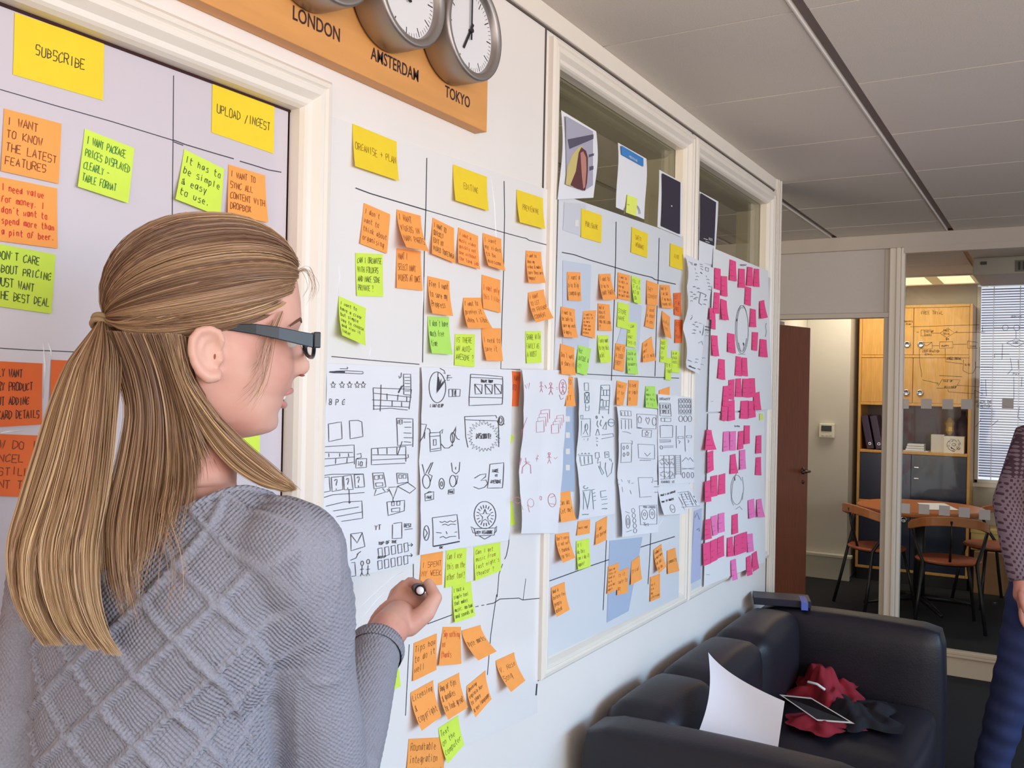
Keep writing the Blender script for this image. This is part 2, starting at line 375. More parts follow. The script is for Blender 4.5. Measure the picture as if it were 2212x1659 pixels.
# meeting room beyond
M_mw = mat('meeting_room_wall', (200, 194, 182), .7, vary=.03, scale=3)
b = MB().box((-.95, PY+.08, 0), (-.80, 8.65, .88)).box((-.95, PY+.08, 2.12), (-.80, 8.65, CEIL)).box((-.95, PY+.08, .88), (-.80, 6.6, 2.12)).box((-.95, 7.42, .88), (-.80, 8.65, 2.12))
struct(b.build('wall_meeting_left', M_mw))
b = MB().box((-.95, 8.65, 0), (.47, 8.75, CEIL)).box((.47, 8.65, 0), (2.0, 8.75, .84)).box((1.7, 8.65, .84), (4.6, 8.75, CEIL))
struct(b.build('wall_meeting_back', M_mw))
struct(MB().box((4.5, PY, 0), (4.6, 8.75, CEIL)).build('wall_meeting_right', M_mw))
b = MB().box((-.80, 8.17, 0), (-.44, 8.65, CEIL))
struct(b.build('wall_column', M_mw, bevel=.004))
b = MB().box((-.80, 8.13, 0), (-.41, 8.17, .19)).box((-.80, 8.10, .19), (-.39, 8.17, .215))
struct(b.build('baseboard_column', mat('pale_skirting', (205, 200, 180), .5), bevel=.004))
M_sky = mat('overcast_sky_pane', (232, 240, 250), .3, emit=((214, 224, 245), .95))
M_slat = mat('blind_slat', (196, 192, 204), .5)
def blind(name, ax, u0, u1, z0, z1, pos, pitch, label, n_lines):
    """venetian blind over a bright window; ax: axis the slats run along"""
    if ax == 'x': w = MB().box((u0, pos+.05, z0), (u1, pos+.055, z1))
    else: w = MB().box((pos-.055, u0, z0), (pos-.05, u1, z1))
    w = struct(w.build(name, M_sky), label)
    f = MB(); t = .028
    def bx(a0, a1, zz0, zz1, d0=-.01, d1=.05):
        if ax == 'x': f.box((a0, pos+d0, zz0), (a1, pos+d1, zz1))
        else: f.box((pos-d1, a0, zz0), (pos-d0, a1, zz1))
    bx(u0-t, u0, z0-t, z1); bx(u1, u1+t, z0-t, z1); bx(u0-t, u1+t, z0-t, z0); bx(u0-t-.02, u1+t+.02, z0-t-.03, z0-t, -.06, .05)
    f.build('window_sill', M_trim, w, bevel=.003)
    k = 0; z = z0+.03
    while z < z1-.01:
        s = MB()
        if ax == 'x': s.obox(((u0+u1)/2, pos+.02, z), ((u1-u0)/2-.004, 0, 0), (0, .009, .0062), (0, -.0003, .0005))
        else: s.obox((pos-.02, (u0+u1)/2, z), (0, (u1-u0)/2-.004, 0), (-.012, 0, .0075), (.0003, 0, .0005))
        s.build('blind_slat', M_slat, w); z += pitch
    for i in range(n_lines):
        a = u0+(u1-u0)*(i+.5)/n_lines if n_lines > 1 else u0+.04
        s = MB()
        if ax == 'x': s.box((a-.003, pos+.003, z0), (a+.003, pos+.006, z1))
        else: s.box((pos-.006, a-.003, z0), (pos-.003, a+.003, z1))
        s.build('blind_cord', mat('blind_tape', (240, 240, 240), .6), w)
blind('window_5', 'x', .50, 1.65, .875, CEIL-.02, 8.65, .0215, 'bright window behind a white venetian blind', 6)
blind('window_6', 'y', 6.62, 7.40, .91, 2.10, -.80, .028, 'side window of the meeting room behind a pale blind', 3)
# ================================================================== meeting room contents
def txt_mesh(name, txt, size, origin, ax, up, m, parent, bold=0.0, sx=1.0, thick=.0008):
    cu = bpy.data.curves.new('t', 'FONT'); cu.body = txt; cu.size = size; cu.align_x = 'CENTER'; cu.align_y = 'CENTER'; cu.offset = bold; cu.resolution_u = 3
    o = bpy.data.objects.new('t', cu); COL.objects.link(o)
    dg = bpy.context.evaluated_depsgraph_get(); dg.update()
    me = bpy.data.meshes.new_from_object(o.evaluated_get(dg)); bpy.data.objects.remove(o)
    ax, up, org = np.array(ax, float), np.array(up, float), np.array(origin, float)
    V = np.array([v.co for v in me.vertices]); n = np.cross(ax, up)
    W = org+V[:, :1]*sx*ax+V[:, 1:2]*up+n*thick
    b = MB(); b.add(W, [tuple(p.vertices) for p in me.polygons]); bpy.data.meshes.remove(me)
    return b.build(name, m, parent)

# light fitting
lf = empty('ceiling_light', (-.1, 8.16, CEIL-.03))
M_lamp = mat('lamp_diffuser', (255, 246, 214), .5, emit=((255, 238, 190), 1.15))
M_refl = mat('lamp_reflector', (190, 170, 130), .4, emit=((230, 205, 150), .35))
b = MB(); x0, x1, y0, y1 = -.74, .54, 7.87, 8.46
b.box((x0-.02, y0-.02, CEIL-.012), (x1+.02, y0, CEIL)).box((x0-.02, y1, CEIL-.012), (x1+.02, y1+.02, CEIL)).box((x0-.02, y0, CEIL-.012), (x0, y1, CEIL)).box((x1, y0, CEIL-.012), (x1+.02, y1, CEIL))
b.build('light_frame', M_trim, lf)
for i in range(4):
    a = x0+i*(x1-x0)/4
    MB().box((a+.02, y0+.01, CEIL-.006), (a+(x1-x0)/4-.07, y1-.01, CEIL-.002)).build('diffuser', M_lamp, lf)
    MB().box((a+(x1-x0)/4-.07, y0+.01, CEIL-.008), (a+(x1-x0)/4+.02, y1-.01, CEIL-.001)).build('reflector', M_refl, lf)
tag(lf, 'recessed ceiling light with glowing cream panels in the meeting room', 'ceiling light')
# air conditioning unit
ac = empty('air_conditioner', (1.2, 7.0, CEIL-.12))
a0 = on(2110, 586, 'z', CEIL-.05)
M_ac = mat('ac_casing', (190, 180, 168), .5)
MB().box((a0[0], a0[1]-.35, CEIL-.12), (a0[0]+1.4, a0[1]+.35, CEIL-.001)).build('casing', M_ac, ac, bevel=.01)
for i in range(34):
    xx = a0[0]+.27+i*.028
    MB().box((xx, a0[1]-.358, CEIL-.095), (xx+.012, a0[1]-.348, CEIL-.04)).build('grille_slat', M_black, ac)
MB().box((a0[0]+.05, a0[1]-.36, CEIL-.05), (a0[0]+.085, a0[1]-.348, CEIL-.03)).build('sensor', mat('sensor_dark', (60, 56, 54), .5), ac)
MB().box((a0[0]+.25, a0[1]-.353, CEIL-.105), (a0[0]+1.3, a0[1]-.35, CEIL-.03)).build('grille_panel', mat('grille_grey', (120, 114, 108), .6), ac)
tag(ac, 'grey slatted air conditioning unit under the meeting room ceiling', 'air conditioner')

# thermostat on the column
c = on(1787, 930, 'y', 8.165)
th = empty('thermostat', (c[0], 8.165, c[2]-.06))
MB().box((c[0]-.062, 8.135, c[2]-.06), (c[0]+.062, 8.168, c[2]+.06)).build('casing', mat('thermostat_case', (222, 218, 200), .4), th, bevel=.005)
MB().box((c[0]-.042, 8.131, c[2]-.005), (c[0]+.042, 8.136, c[2]+.042)).build('display', mat('lcd', (62, 66, 60), .25), th)
for i in range(3): MB().box((c[0]-.04+i*.032, 8.131, c[2]-.045), (c[0]-.02+i*.032, 8.136, c[2]-.037)).build('button', mat('thermostat_button', (190, 186, 170), .5), th)
tag(th, 'white wall thermostat with a dark display on the column', 'thermostat')

# bookcase
bx0, bx1, by0, by1, bz1 = -.395, .468, 8.30, 8.648, 2.305
bc = empty('bookcase', ((bx0+bx1)/2, 8.47, 0))
t = .022
for x in (bx0, bx1-t): MB().box((x, by0, .10), (x+t, by1, bz1)).build('side_panel', M_wood, bc, bevel=.002)
for z in (.10, .655, 1.075, 1.475, 1.872, bz1-t): MB().box((bx0+t, by0-.004, z), (bx1-t, by1, z+t)).build('shelf', M_wood, bc, bevel=.002)
MB().box((bx0+t, by1-.02, .10), (bx1-t, by1-.01, bz1)).build('back_panel', mat('bookcase_back', (128, 112, 108), .7), bc)
MB().box((bx0+.01, by0+.02, 0), (bx1-.01, by1-.02, .10)).build('plinth', M_black, bc)
M_reflect_door = mat('door_blue_reflection', (34, 40, 62), .25)  # blue reflections in the dark glass doors, painted as an even colour
xm = .031
def door(z0, z1, m, pull):
    for k, (a, bb) in enumerate(((bx0+t+.002, xm-.002), (xm+.002, bx1-t-.002))):
        d = MB().box((a, by0+.0, z0), (bb, by0+.018, z1)).build('cupboard_door', m, bc, bevel=.0015)
        px_ = (bb-.045) if k == 0 else (a+.055)
        if pull == 2:
            if k:
                for zz in (z1-.11, z1-.20): MB().box((a+.02, by0-.012, zz), (a+.06, by0+.001, zz+.014)).build('handle', M_chrome, d, bevel=.004)
            continue
        zc = z0+.085 if pull == 1 else z1-.12
        r = MB(); r.rings([[(px_+rr*math.cos(q), yy, zc+rr*math.sin(q)) for q in np.linspace(0, 2*math.pi, 20, endpoint=False)] for rr, yy in ((.026, by0-.001), (.026, by0-.008), (.018, by0-.010), (.014, by0-.003), (.001, by0-.002))])
        r.build('ring_pull', M_chrome, d, smooth=True)
door(1.897, bz1-t-.002, M_wood, 1); door(1.499, 1.870, M_wood, 1)
door(.679, 1.073, M_reflect_door, 2); door(.124, .653, M_reflect_door, 0)
tag(bc, 'tall pale wood bookcase with cupboard doors, an open shelf and dark reflecting lower doors', 'bookcase')
sz = 1.075+t+.001
# things on the open shelf
def on_shelf(u, v): return on(u, v, 'y', 8.40)
M_binder = mat('purple_binder', (52, 34, 60), .3)
for k, (xx, ln, lab) in enumerate(((-.300, .10, 'dark purple binder leaning at the shelf end, nearer the bookcase side'), (-.228, .09, 'dark purple binder with a ring hole, leaning against its neighbour'))):
    bn = empty('binder', (xx, 8.42, sz))
    b = MB(); b.obox((xx-.02, 8.43, sz+.145), (.028, 0, .004), (0, .11, 0), (-.028, 0, .140)); b.build('cover', M_binder, bn, bevel=.004)
    b = MB(); b.rings([[(xx+.002+r*math.cos(q), 8.319, sz+.05+r*math.sin(q)) for q in np.linspace(0, 6.283, 12, endpoint=False)] for r in (.012, .008)], caps=False); b.build('finger_ring', M_chrome, bn)
    tag(bn, lab, 'binder', 'binders on the open shelf')
c = on_shelf(1978, 972); cs = empty('card_stack', (c[0], 8.42, sz))
for i in range(3): MB().box((c[0]-.07+i*.006, 8.34, sz+.006+i*.019), (c[0]+.07, 8.46, sz+.022+i*.019)).build('card_box', mat('white_card', (222, 220, 222), .6), cs, bevel=.001)
MB().box((c[0]-.085, 8.33, sz), (c[0]+.10, 8.46, sz+.004)).build('paper_sheet', MATS['white_card'], cs)
tag(cs, 'small white boxes of cards on a sheet, on the open shelf', 'card boxes')
c = on_shelf(2046, 965); pb = empty('picture_box', (c[0], 8.40, sz))
b = MB().box((c[0]-.118, 8.36, sz), (c[0]-.02, 8.46, sz+.145)).build('side_card', mat('pale_card', (205, 198, 190), .6), pb)
b = MB().box((c[0]-.02, 8.34, sz), (c[0]+.13, 8.46, sz+.135)).build('box', mat('cream_card', (226, 218, 204), .6), pb, bevel=.001)
rg = random.Random(3); st = []
for k in range(46):
    a = rg.uniform(0, 6.283); r = .032+rg.uniform(-.006, .02)
    st.append([(c[0]+.055+r*math.cos(a+j*.12), sz+.070+(r+j*.002)*math.sin(a+j*.12)) for j in range(4)])
st.append([(c[0]+.055+.014*math.cos(a), sz+.070+.010*math.sin(a)) for a in np.linspace(0, 6.283, 12)])
b = MB(); strokes_mesh(b, st, .0035, lambda x, y: (x, 8.339, y)); b.build('wreath_print', mat('brown_print', (92, 70, 58), .7), pb)
tag(pb, 'cream card box printed with a round wreath on the open shelf', 'box')
c = on_shelf(2050, 918); tr = empty('award', (c[0], 8.46, sz))
b = MB(); b.rings([[(c[0]+a*r, 8.47+q*r, sz+z) for a, q in ((-1, -.6), (1, -.6), (1.1, .6), (-.8, .6))] for r, z in ((.03, 0), (.03, .02), (.006, .03), (.006, .15))]); b.build('stand', M_black, tr)
b = MB(); b.rings([[(c[0]+r*math.cos(q)*(1.1 if i % 2 else .8), 8.47+.5*r*math.sin(q), sz+z) for i, q in enumerate(np.linspace(0, 6.283, 7, endpoint=False))] for r, z in ((.012, .14), (.040, .175), (.034, .21), (.045, .245), (.012, .285))])
b.build('gold_shape', mat('gold_foil', (206, 166, 60), .3, .5), tr)
tag(tr, 'crumpled golden ornament on a dark stand behind the wreath box', 'ornament')
c = on_shelf(2078, 930)
b = MB(); b.rings([[(c[0]+r*math.cos(q), 8.50+r*math.sin(q), sz+z) for q in np.linspace(0, 6.283, 16, endpoint=False)] for r, z in ((.045, 0), (.048, .05), (.05, .24), (.03, .28), (.018, .30), (.018, .345))])
tag(b.build('vase', mat('dark_plum_vase', (62, 44, 56), .35), smooth=True), 'dark plum bottle shaped vase at the right end of the open shelf', 'vase')

# round table
tc = np.array([.20, 7.52]); tr_ = .44
tb = empty('round_table', (tc[0], tc[1], 0))
M_tt = mat('table_beech', (196, 118, 66), .35, vary=.12, scale=12, stretch=(1, 6, 1))
b = MB(); b.rings([[(tc[0]+r*math.cos(q), tc[1]+r*math.sin(q), z) for q in np.linspace(0, 6.283, 56, endpoint=False)] for r, z in ((tr_-.02, .70), (tr_-.004, .708), (tr_, .722), (tr_, .735), (tr_-.006, .742))]); b.build('tabletop', M_tt, tb, smooth=False)
b = MB(); b.cyl((tc[0], tc[1], .04), (0, 0, 1), .04, .66, 20); b.build('column', M_black, tb, smooth=True)
for k in range(4):
    a = .5+k*math.pi/2; d = np.array([math.cos(a), math.sin(a), 0])
    b = MB(); b.tube([np.array([tc[0], tc[1], .07]), np.array([tc[0], tc[1], .05])+d*.2, np.array([tc[0], tc[1], .02])+d*.40], [.025, .02, .014], 8); b.build('foot', M_black, tb, smooth=True)
tag(tb, 'round beech table on a black pedestal in the meeting room', 'table')
pc = [on(u, v, 'z', .745) for u, v in ((1981, 1086), (2040, 1087), (2072, 1102), (2003, 1101))]
b = MB().quad(*[tuple(p) for p in pc])
M_paper = mat('paper_white', (238, 236, 238), .7)
tag(b.build('paper_sheet', M_paper), 'white sheet of paper lying on the round meeting table', 'paper')

# bentwood chairs
def chair(cx, cy, face, label):
    """cx, cy: seat centre; face: heading the sitter looks along"""
    f = np.array([math.cos(face), math.sin(face)]); l = np.array([-f[1], f[0]])
    L = lambda a, b_, z: np.array([cx+a*f[0]+b_*l[0], cy+a*f[1]+b_*l[1], z])
    ch = empty('bentwood_chair', (cx, cy, 0))
    b = MB(); b.rings([[L(r*math.cos(q)*1.0, r*math.sin(q)*1.04, z) for q in np.linspace(0, 6.283, 32, endpoint=False)] for r, z in ((.17, .435), (.195, .438), (.2, .448), (.19, .457), (.15, .452))])
    b.build('seat', mat('chair_seat', (168, 88, 52), .4, vary=.12, scale=20), ch)
    arc = [(.01, -.245, .66), (-.10, -.235, .685), (-.19, -.16, .72), (-.225, 0, .735), (-.19, .16, .72), (-.10, .235, .685), (.01, .245, .66)]
    # smooth the arc
    A = np.array(arc); tt = np.linspace(0, 6, 25); A = np.c_[[np.interp(tt, range(7), A[:, i]) for i in range(3)]].T
    for _ in range(3): A[1:-1] = (A[:-2]+2*A[1:-1]+A[2:])/4
    rr = []
    for i, p in enumerate(A):
        d = A[min(i+1, 24)]-A[max(i-1, 0)]; n = np.array([-d[1], d[0]]); n /= np.linalg.norm(n)
        hh = .030 if 2 < i < 22 else .022
        rr.append([L(p[0]+s*n[0]*.011, p[1]+s*n[1]*.011, p[2]+z) for s, z in ((-1, -hh), (1, -hh), (1, hh), (-1, hh))])
    b = MB(); b.rings(rr); b.build('backrest', mat('chair_back', (188, 116, 66), .35, vary=.1, scale=20), ch, bevel=.004)
    for s in (-1, 1):
        b = MB(); b.tube([L(-.05, s*.238, .675), L(-.07, s*.21, .56), L(-.13, s*.165, .44), L(-.17, s*.19, .22), L(-.215, s*.215, .0)], .0115, 8); b.build('leg', M_black, ch, smooth=True)
        b = MB(); b.tube([L(.13, s*.13, .44), L(.17, s*.165, .22), L(.20, s*.19, 0)], .0115, 8); b.build('leg', M_black, ch, smooth=True)
    b = MB(); b.tube([L(-.225, 0, .735), L(-.2, 0, .6), L(-.15, 0, .44)], .009, 8); b.build('back_stay', M_black, ch, smooth=True)
    b = MB(); b.tube([L(.15*math.cos(q), .16*math.sin(q), .43) for q in np.linspace(0, 6.283, 20)], .009, 6); b.build('seat_ring', M_black, ch, smooth=True)
    tag(ch, label, 'chair', 'bentwood chairs round the meeting table')
chair(.44, 7.02, math.radians(100), 'bentwood chair in front of the round table, its curved back towards the glass')
chair(-.06, 7.27, math.radians(40), 'bentwood chair beside the doorway, seen through the door opening')
chair(.66, 7.90, math.radians(215), 'bentwood chair on the window side of the round table')

# cardboard boxes under the window
M_card = mat('cardboard', (150, 112, 78), .85, vary=.12, scale=10)
b0 = on(2095, 1275, 'z', 0); bx = .51
cb = empty('cardboard_box', (bx+.22, 8.45, 0))
MB().box((bx, 8.28, 0), (bx+.46, 8.62, .33)).build('carton', M_card, cb, bevel=.003)
MB().box((bx-.002, 8.42, .329), (bx+.462, 8.46, .333)).build('tape', mat('parcel_tape', (170, 138, 96), .4), cb)
tag(cb, 'brown cardboard box on the floor under the meeting room window', 'box')
cb = empty('carton_tray', (bx+.2, 8.45, .334))
MB().box((bx-.03, 8.34, .334), (bx+.40, 8.60, .50)).build('carton', mat('yellow_card', (214, 186, 120), .8), cb, bevel=.003)
MB().box((bx-.035, 8.335, .47), (bx+.405, 8.605, .505)).build('lid', MATS['yellow_card'], cb, bevel=.003)
tag(cb, 'pale yellow lidded carton on top of the brown cardboard box', 'box')

# ================================================================== clocks on a wooden board
board = empty('clock_board', (.015, 1.2, 2.12))
M_ply = mat('clock_board_ply', (226, 160, 92), .45, vary=.10, scale=8, stretch=(1, .6, 5))
BZ0, BZ1 = 2.112, 2.42
MB().box((0.001, .72, BZ0), (.030, 1.684, BZ1)).build('panel', M_ply, board, bevel=.0015)
M_let = mat('board_lettering', (58, 36, 44), .5)
for t_, u, v, sx in (('LONDON', 685, 54, .80), ('AMSTERDAM', 855, 142, .76), ('TOKYO', 989, 211, .80)):
    p = on(u, v, 'x', .0305); txt_mesh('lettering', t_, .0325, (.0302, p[1], p[2]), (0, 1, 0), (0, 0, 1), M_let, board, bold=.0003, sx=sx, thick=.0006)
tag(board, 'orange wooden board of world clocks lettered LONDON, AMSTERDAM and TOKYO', 'clock board')
M_steel = mat('brushed_steel', (168, 160, 156), .38, .85, bump=.15, bscale=500, stretch=(1, 1, 30))
M_dial = mat('clock_dial', (226, 224, 226), .5)
M_hand = mat('clock_hand', (40, 38, 42), .4)
def clock(yc, zc, hh, mm, label):
    c = empty('wall_clock', (.031, yc, zc-.098))
    R = .098
    def ring(r, x): return [(x, yc+r*math.cos(q), zc+r*math.sin(q)) for q in np.linspace(0, 2*math.pi, 64, endpoint=False)]
    b = MB(); b.rings([ring(R-.006, .031), ring(R-.001, .036), ring(R, .06), ring(R, .095), ring(R-.002, .099), ring(R-.006, .100), ring(R-.012, .098), ring(R-.016, .096), ring(R-.018, .083)], caps=False)
    b.build('case', M_steel, c, smooth=True)
    b = MB(); b.rings([ring(R-.0175, .0835), ring(.0002, .0835)], caps=False); b.build('dial', M_dial, c)
    b = MB()
    for k in range(60):
        a = k*math.pi/30; w, l0 = ((.0011, .062) if k % 5 == 0 else (.0005, .070)); d = np.array([0, math.sin(a), math.cos(a)]); n = np.array([0, math.cos(a), -math.sin(a)])
        o = np.array([.0838, yc, zc]); l1 = .078
        b.quad(o+d*l0-n*w, o+d*l1-n*w, o+d*l1+n*w, o+d*l0+n*w)
    b.build('dial_marks', M_hand, c)
    for ang, ln, w, xx in ((((hh % 12)+mm/60)*math.pi/6, .046, .0026, .086), (mm*math.pi/30, .070, .0019, .0885)):
        d = np.array([0, math.sin(ang), math.cos(ang)]); n = np.array([0, math.cos(ang), -math.sin(ang)]); o = np.array([xx, yc, zc])
        b = MB(); b.obox(o+d*(ln-.018)/2, d*(ln+.018)/2, n*w, (.0007, 0, 0)); b.build('hand', M_hand, c)
    MB().cyl((.0835, yc, zc), (1, 0, 0), .0045, .0075, 14).build('spindle', M_hand, c)
    tag(c, label, 'clock', 'steel world clocks on the wooden board')
clock(1.529, 2.267, 7, 0, 'round steel clock showing seven, above the word TOKYO')
clock(1.326, 2.268, 23, 0, 'round steel clock above the word AMSTERDAM, in the middle of the row')
clock(1.123, 2.269, 22, 0, 'round steel clock above the word LONDON, mostly above the picture edge')

# ================================================================== black leather sofa
M_lea = mat('black_leather', (30, 27, 36), .46, spec=.42, vary=.18, scale=6, bump=.25, bscale=160)
sofa = empty('sofa', (.38, 3.0, 0))
def cushion(lo, hi, r, name, puff=.012, m=M_lea):
    """rounded upholstered block"""
    lo, hi = np.array(lo, float), np.array(hi, float); c = (lo+hi)/2; h = (hi-lo)/2
    bm = bmesh.new(); bmesh.ops.create_cube(bm, size=2); bmesh.ops.subdivide_edges(bm, edges=bm.edges[:], cuts=9, use_grid_fill=True)
    for v in bm.verts:
        p = np.array(v.co); q = p*h
        inner = np.clip(q, -(h-r), h-r); d = q-inner; L = np.linalg.norm(d)
        if L > 1e-9: q = inner+d/L*r
        # gentle stuffing bulge
        k = [(1-p[1]**2)*(1-p[2]**2), (1-p[0]**2)*(1-p[2]**2), (1-p[0]**2)*(1-p[1]**2)]
        for i in range(3):
            if abs(p[i]) > .999: q[i] += np.sign(p[i])*puff*k[i]
        v.co = Vector(q+c)
    me = bpy.data.meshes.new(name); bm.to_mesh(me); bm.free(); me.materials.append(m)
    me.polygons.foreach_set('use_smooth', [True]*len(me.polygons))
    V = np.empty(len(me.vertices)*3); me.vertices.foreach_get('co', V); V = V.reshape(-1, 3)
    base = np.array([c[0], c[1], lo[2]]); me.vertices.foreach_set('co', (V-base).ravel()); me.update()
    o = bpy.data.objects.new(name, me); COL.objects.link(o); place(o, base, sofa); return o
cushion((.05, 2.14, .06), (.735, 2.315, .705), .04, 'armrest')
cushion((.05, 3.72, .06), (.735, 3.895, .705), .04, 'armrest')
cushion((.045, 2.15, .08), (.20, 3.885, .665), .035, 'back_frame', .0)
for i, (a, c_) in enumerate(((2.315, 2.70), (2.70, 3.21), (3.21, 3.72))):
    cushion((.035, a+.002, .42), (.235, c_-.002, .712), .045, 'back_cushion', .018)
for a, c_ in ((2.315, 3.018), (3.018, 3.72)): cushion((.20, a+.002, .26), (.725, c_-.002, .435), .04, 'seat_cushion', .02)
cushion((.20, 2.30, .10), (.70, 3.73, .27), .02, 'base_rail', 0)
for x in (.10, .68):
    for y in (2.2, 3.83):
        b = MB(); b.cyl((x, y, 0), (0, 0, 1), .018, .07, 14); b.build('foot', M_chrome, sofa, smooth=True)
tag(sofa, 'black leather sofa pushed against the wall below the inner windows', 'sofa')

# things on the sofa
M_red = mat('red_cloth', (150, 32, 48), .85, vary=.25, scale=25, bump=.4, bscale=220)
M_darkcloth = mat('dark_cloth', (26, 24, 30), .9, vary=.2, scale=30)
def cloth(name, cu, cv, z, sx, sy, ang, hgt, seed, m, folds=5):
    c = on(cu, cv, 'z', z); r = np.random.default_rng(seed); n = 44; V = []; ph = r.uniform(0, 6, 8)
    for j in range(n):
        for i in range(n):
            a, b_ = i/(n-1)*2-1, j/(n-1)*2-1
            rad = math.hypot(a, b_); edge = max(0, 1-rad**3)
            wob = 1+.12*math.sin(5*math.atan2(b_, a)+ph[0])+.07*math.sin(9*math.atan2(b_, a)+ph[1])
            x, y = a*sx*wob*(.72+.28*(1/max(1, rad))), b_*sy*wob*(.72+.28*(1/max(1, rad)))
            hz = hgt*edge*(.55+.3*math.sin(folds*a+2*b_+ph[2])+.22*math.sin(7*b_-3*a+ph[3])+.12*math.sin(13*a+5*b_+ph[4]))
            V.append((c[0]+x*math.cos(ang)-y*math.sin(ang), c[1]+x*math.sin(ang)+y*math.cos(ang), z+.004+max(.002, hz)))
    F_ = [(j*n+i, j*n+i+1, (j+1)*n+i+1, (j+1)*n+i) for j in range(n-1) for i in range(n-1)]
    b = MB(); b.add(V, F_); return b.build(name, m, smooth=True)
tag(cloth('red_scarf', 1785, 1498, .458, .12, .20, .2, .10, 6, M_red), 'crumpled red cloth lying on the sofa seat behind the tablet', 'cloth')
tag(cloth('red_bag_flap', 1770, 1566, .458, .10, .10, .9, .03, 9, M_red), 'red cloth edge on the sofa seat just below the tablet', 'cloth')
tag(cloth('dark_jacket', 1850, 1545, .458, .13, .17, .3, .05, 5, M_darkcloth), 'black garment lying over the red cloth on the sofa', 'clothing')
s_ = [T(u, v, t) for u, v, t in ((1745, 1473, 2.86), (1765, 1478, 2.84), (1782, 1490, 2.82))]
b = MB(); b.tube(s_, .004, 6); tag(b.build('white_cable', mat('white_plastic', (215, 212, 214), .4), smooth=True), 'short white cable resting on the red cloth', 'cable')
# tablet
tp = [on(u, v, 'z', z) for u, v, z in ((1683, 1500, .53), (1752, 1507, .545), (1846, 1563, .50), (1766, 1557, .485))]
tab = empty('tablet', np.mean(tp, 0))
tp = [np.array(p) for p in tp]; n_ = np.cross(tp[1]-tp[0], tp[3]-tp[0]); n_ /= np.linalg.norm(n_); n_ = n_*(-1 if n_[2] < 0 else 1)
b = MB(); b.add([p-n_*.008 for p in tp]+tp, [(0, 3, 2, 1), (4, 5, 6, 7), (0, 1, 5, 4), (1, 2, 6, 5), (2, 3, 7, 6), (3, 0, 4, 7)]); b.build('casing', mat('tablet_white', (232, 230, 234), .3), tab)
cc = sum(tp)/4; sc = [cc+(p-cc)*.87+n_*.0008 for p in tp]; MB().quad(*sc).build('screen', mat('tablet_screen', (30, 24, 30), .12), tab)
tag(tab, 'tablet with a white border lying on the red cloth on the sofa', 'tablet')
# curled sheet of paper standing behind the near armrest
PL = [on(1501, 1561, 'y', 2.33), on(1530, 1409, 'y', 2.62), on(1570, 1453, 'y', 2.60), on(1695, 1515, 'y', 2.52), on(1677, 1602, 'y', 2.33)]
n = 18; V = []
for j in range(n):
    s = j/(n-1)
    top = (1-s)**2*PL[1]+2*s*(1-s)*(PL[2]*1.0+np.array([0, .0, -.012]))+s*s*PL[3]
    bot = (1-s)*PL[0]+s*PL[4]+np.array([0, 0, -.05])
    for i in range(n):
        r = i/(n-1); V.append(bot*(1-r)+top*r+np.array([.02*math.sin(math.pi*r)*(1-s), .03*math.sin(math.pi*r)*math.sin(math.pi*s), 0]))
b = MB(); b.add(V, [(j*n+i, j*n+i+1, (j+1)*n+i+1, (j+1)*n+i) for j in range(n-1) for i in range(n-1)])
tag(b.build('curled_paper', mat('paper_cool', (226, 222, 228), .7), smooth=True), 'large curled white sheet of paper standing on the sofa behind its near arm', 'paper')
# folder on the far corner of the sofa
f0 = on(1650, 1303, 'z', .716)
fb = empty('folder_box', (.10, 3.84, .716))
b = MB(); b.obox((.135, 3.80, .732), (.105, .03, 0), (-.02, .06, 0), (0, 0, .014)); b.build('box', mat('folder_dark', (34, 34, 52), .4), fb, bevel=.002)
b = MB(); b.obox((.225, 3.79, .732), (.012, .0035, 0), (-.019, .058, 0), (0, 0, .015)); b.build('blue_end', mat('folder_blue', (88, 110, 190), .45), fb)
tag(fb, 'flat dark box with a blue end on the far corner of the sofa back', 'box')
# ================================================================== paper on the wall
XS = .0035        # drawn film lies this far off the wall
M_film = mat('static_film', (236, 232, 229), .18, spec=.5)
M_film2 = mat('static_film_window', (224, 226, 230), .2, spec=.5)
M_sheet = mat('sketch_paper', (230, 230, 234), .75)
M_flip = mat('flipchart_paper', (234, 232, 232), .75)
M_ink = mat('black_marker', (62, 62, 72), .6)
M_inkg = mat('grey_pencil', (132, 132, 140), .7)
M_inkr = mat('red_pencil', (206, 120, 140), .7)
M_inkt = mat('teal_pen', (98, 128, 136), .7)
def pxw(x): return lambda u, v: on(u, v, 'x', x)
def wallsheet(name, pts, x, m, label, cat='paper', lift=None, ink=None, nx=10, ny=14, group=None, waves=None):
    """sheet pinned on the wall; pts: corners TL TR BR BL in picture points, x: distance off the wall.
    lift(s, t) adds a real bulge away from the wall"""
    c = [on(u, v, 'x', x) for u, v in pts]; V = []
    for j in range(ny+1):
        t_ = j/ny
        for i in range(nx+1):
            s = i/nx; p = (c[0]*(1-s)+c[1]*s)*(1-t_)+(c[3]*(1-s)+c[2]*s)*t_
            if lift: p = p+np.array([lift(s, t_), 0, 0])
            if waves: p = p+np.array([0, waves(s, t_), 0])
            V.append(p)
    b = MB(); b.add(V, [(j*(nx+1)+i, (j+1)*(nx+1)+i, (j+1)*(nx+1)+i+1, j*(nx+1)+i+1) for j in range(ny) for i in range(nx)])
    o = b.build(name, m, smooth=True); tag(o, label, cat, group); return o
def draw(parent, groups, name='drawing', x=None):
    for ink, w, strokes in groups:
        b = MB(); strokes_mesh(b, strokes, w, pxw(x)); 
        if b.v: b.build(name, ink, parent)

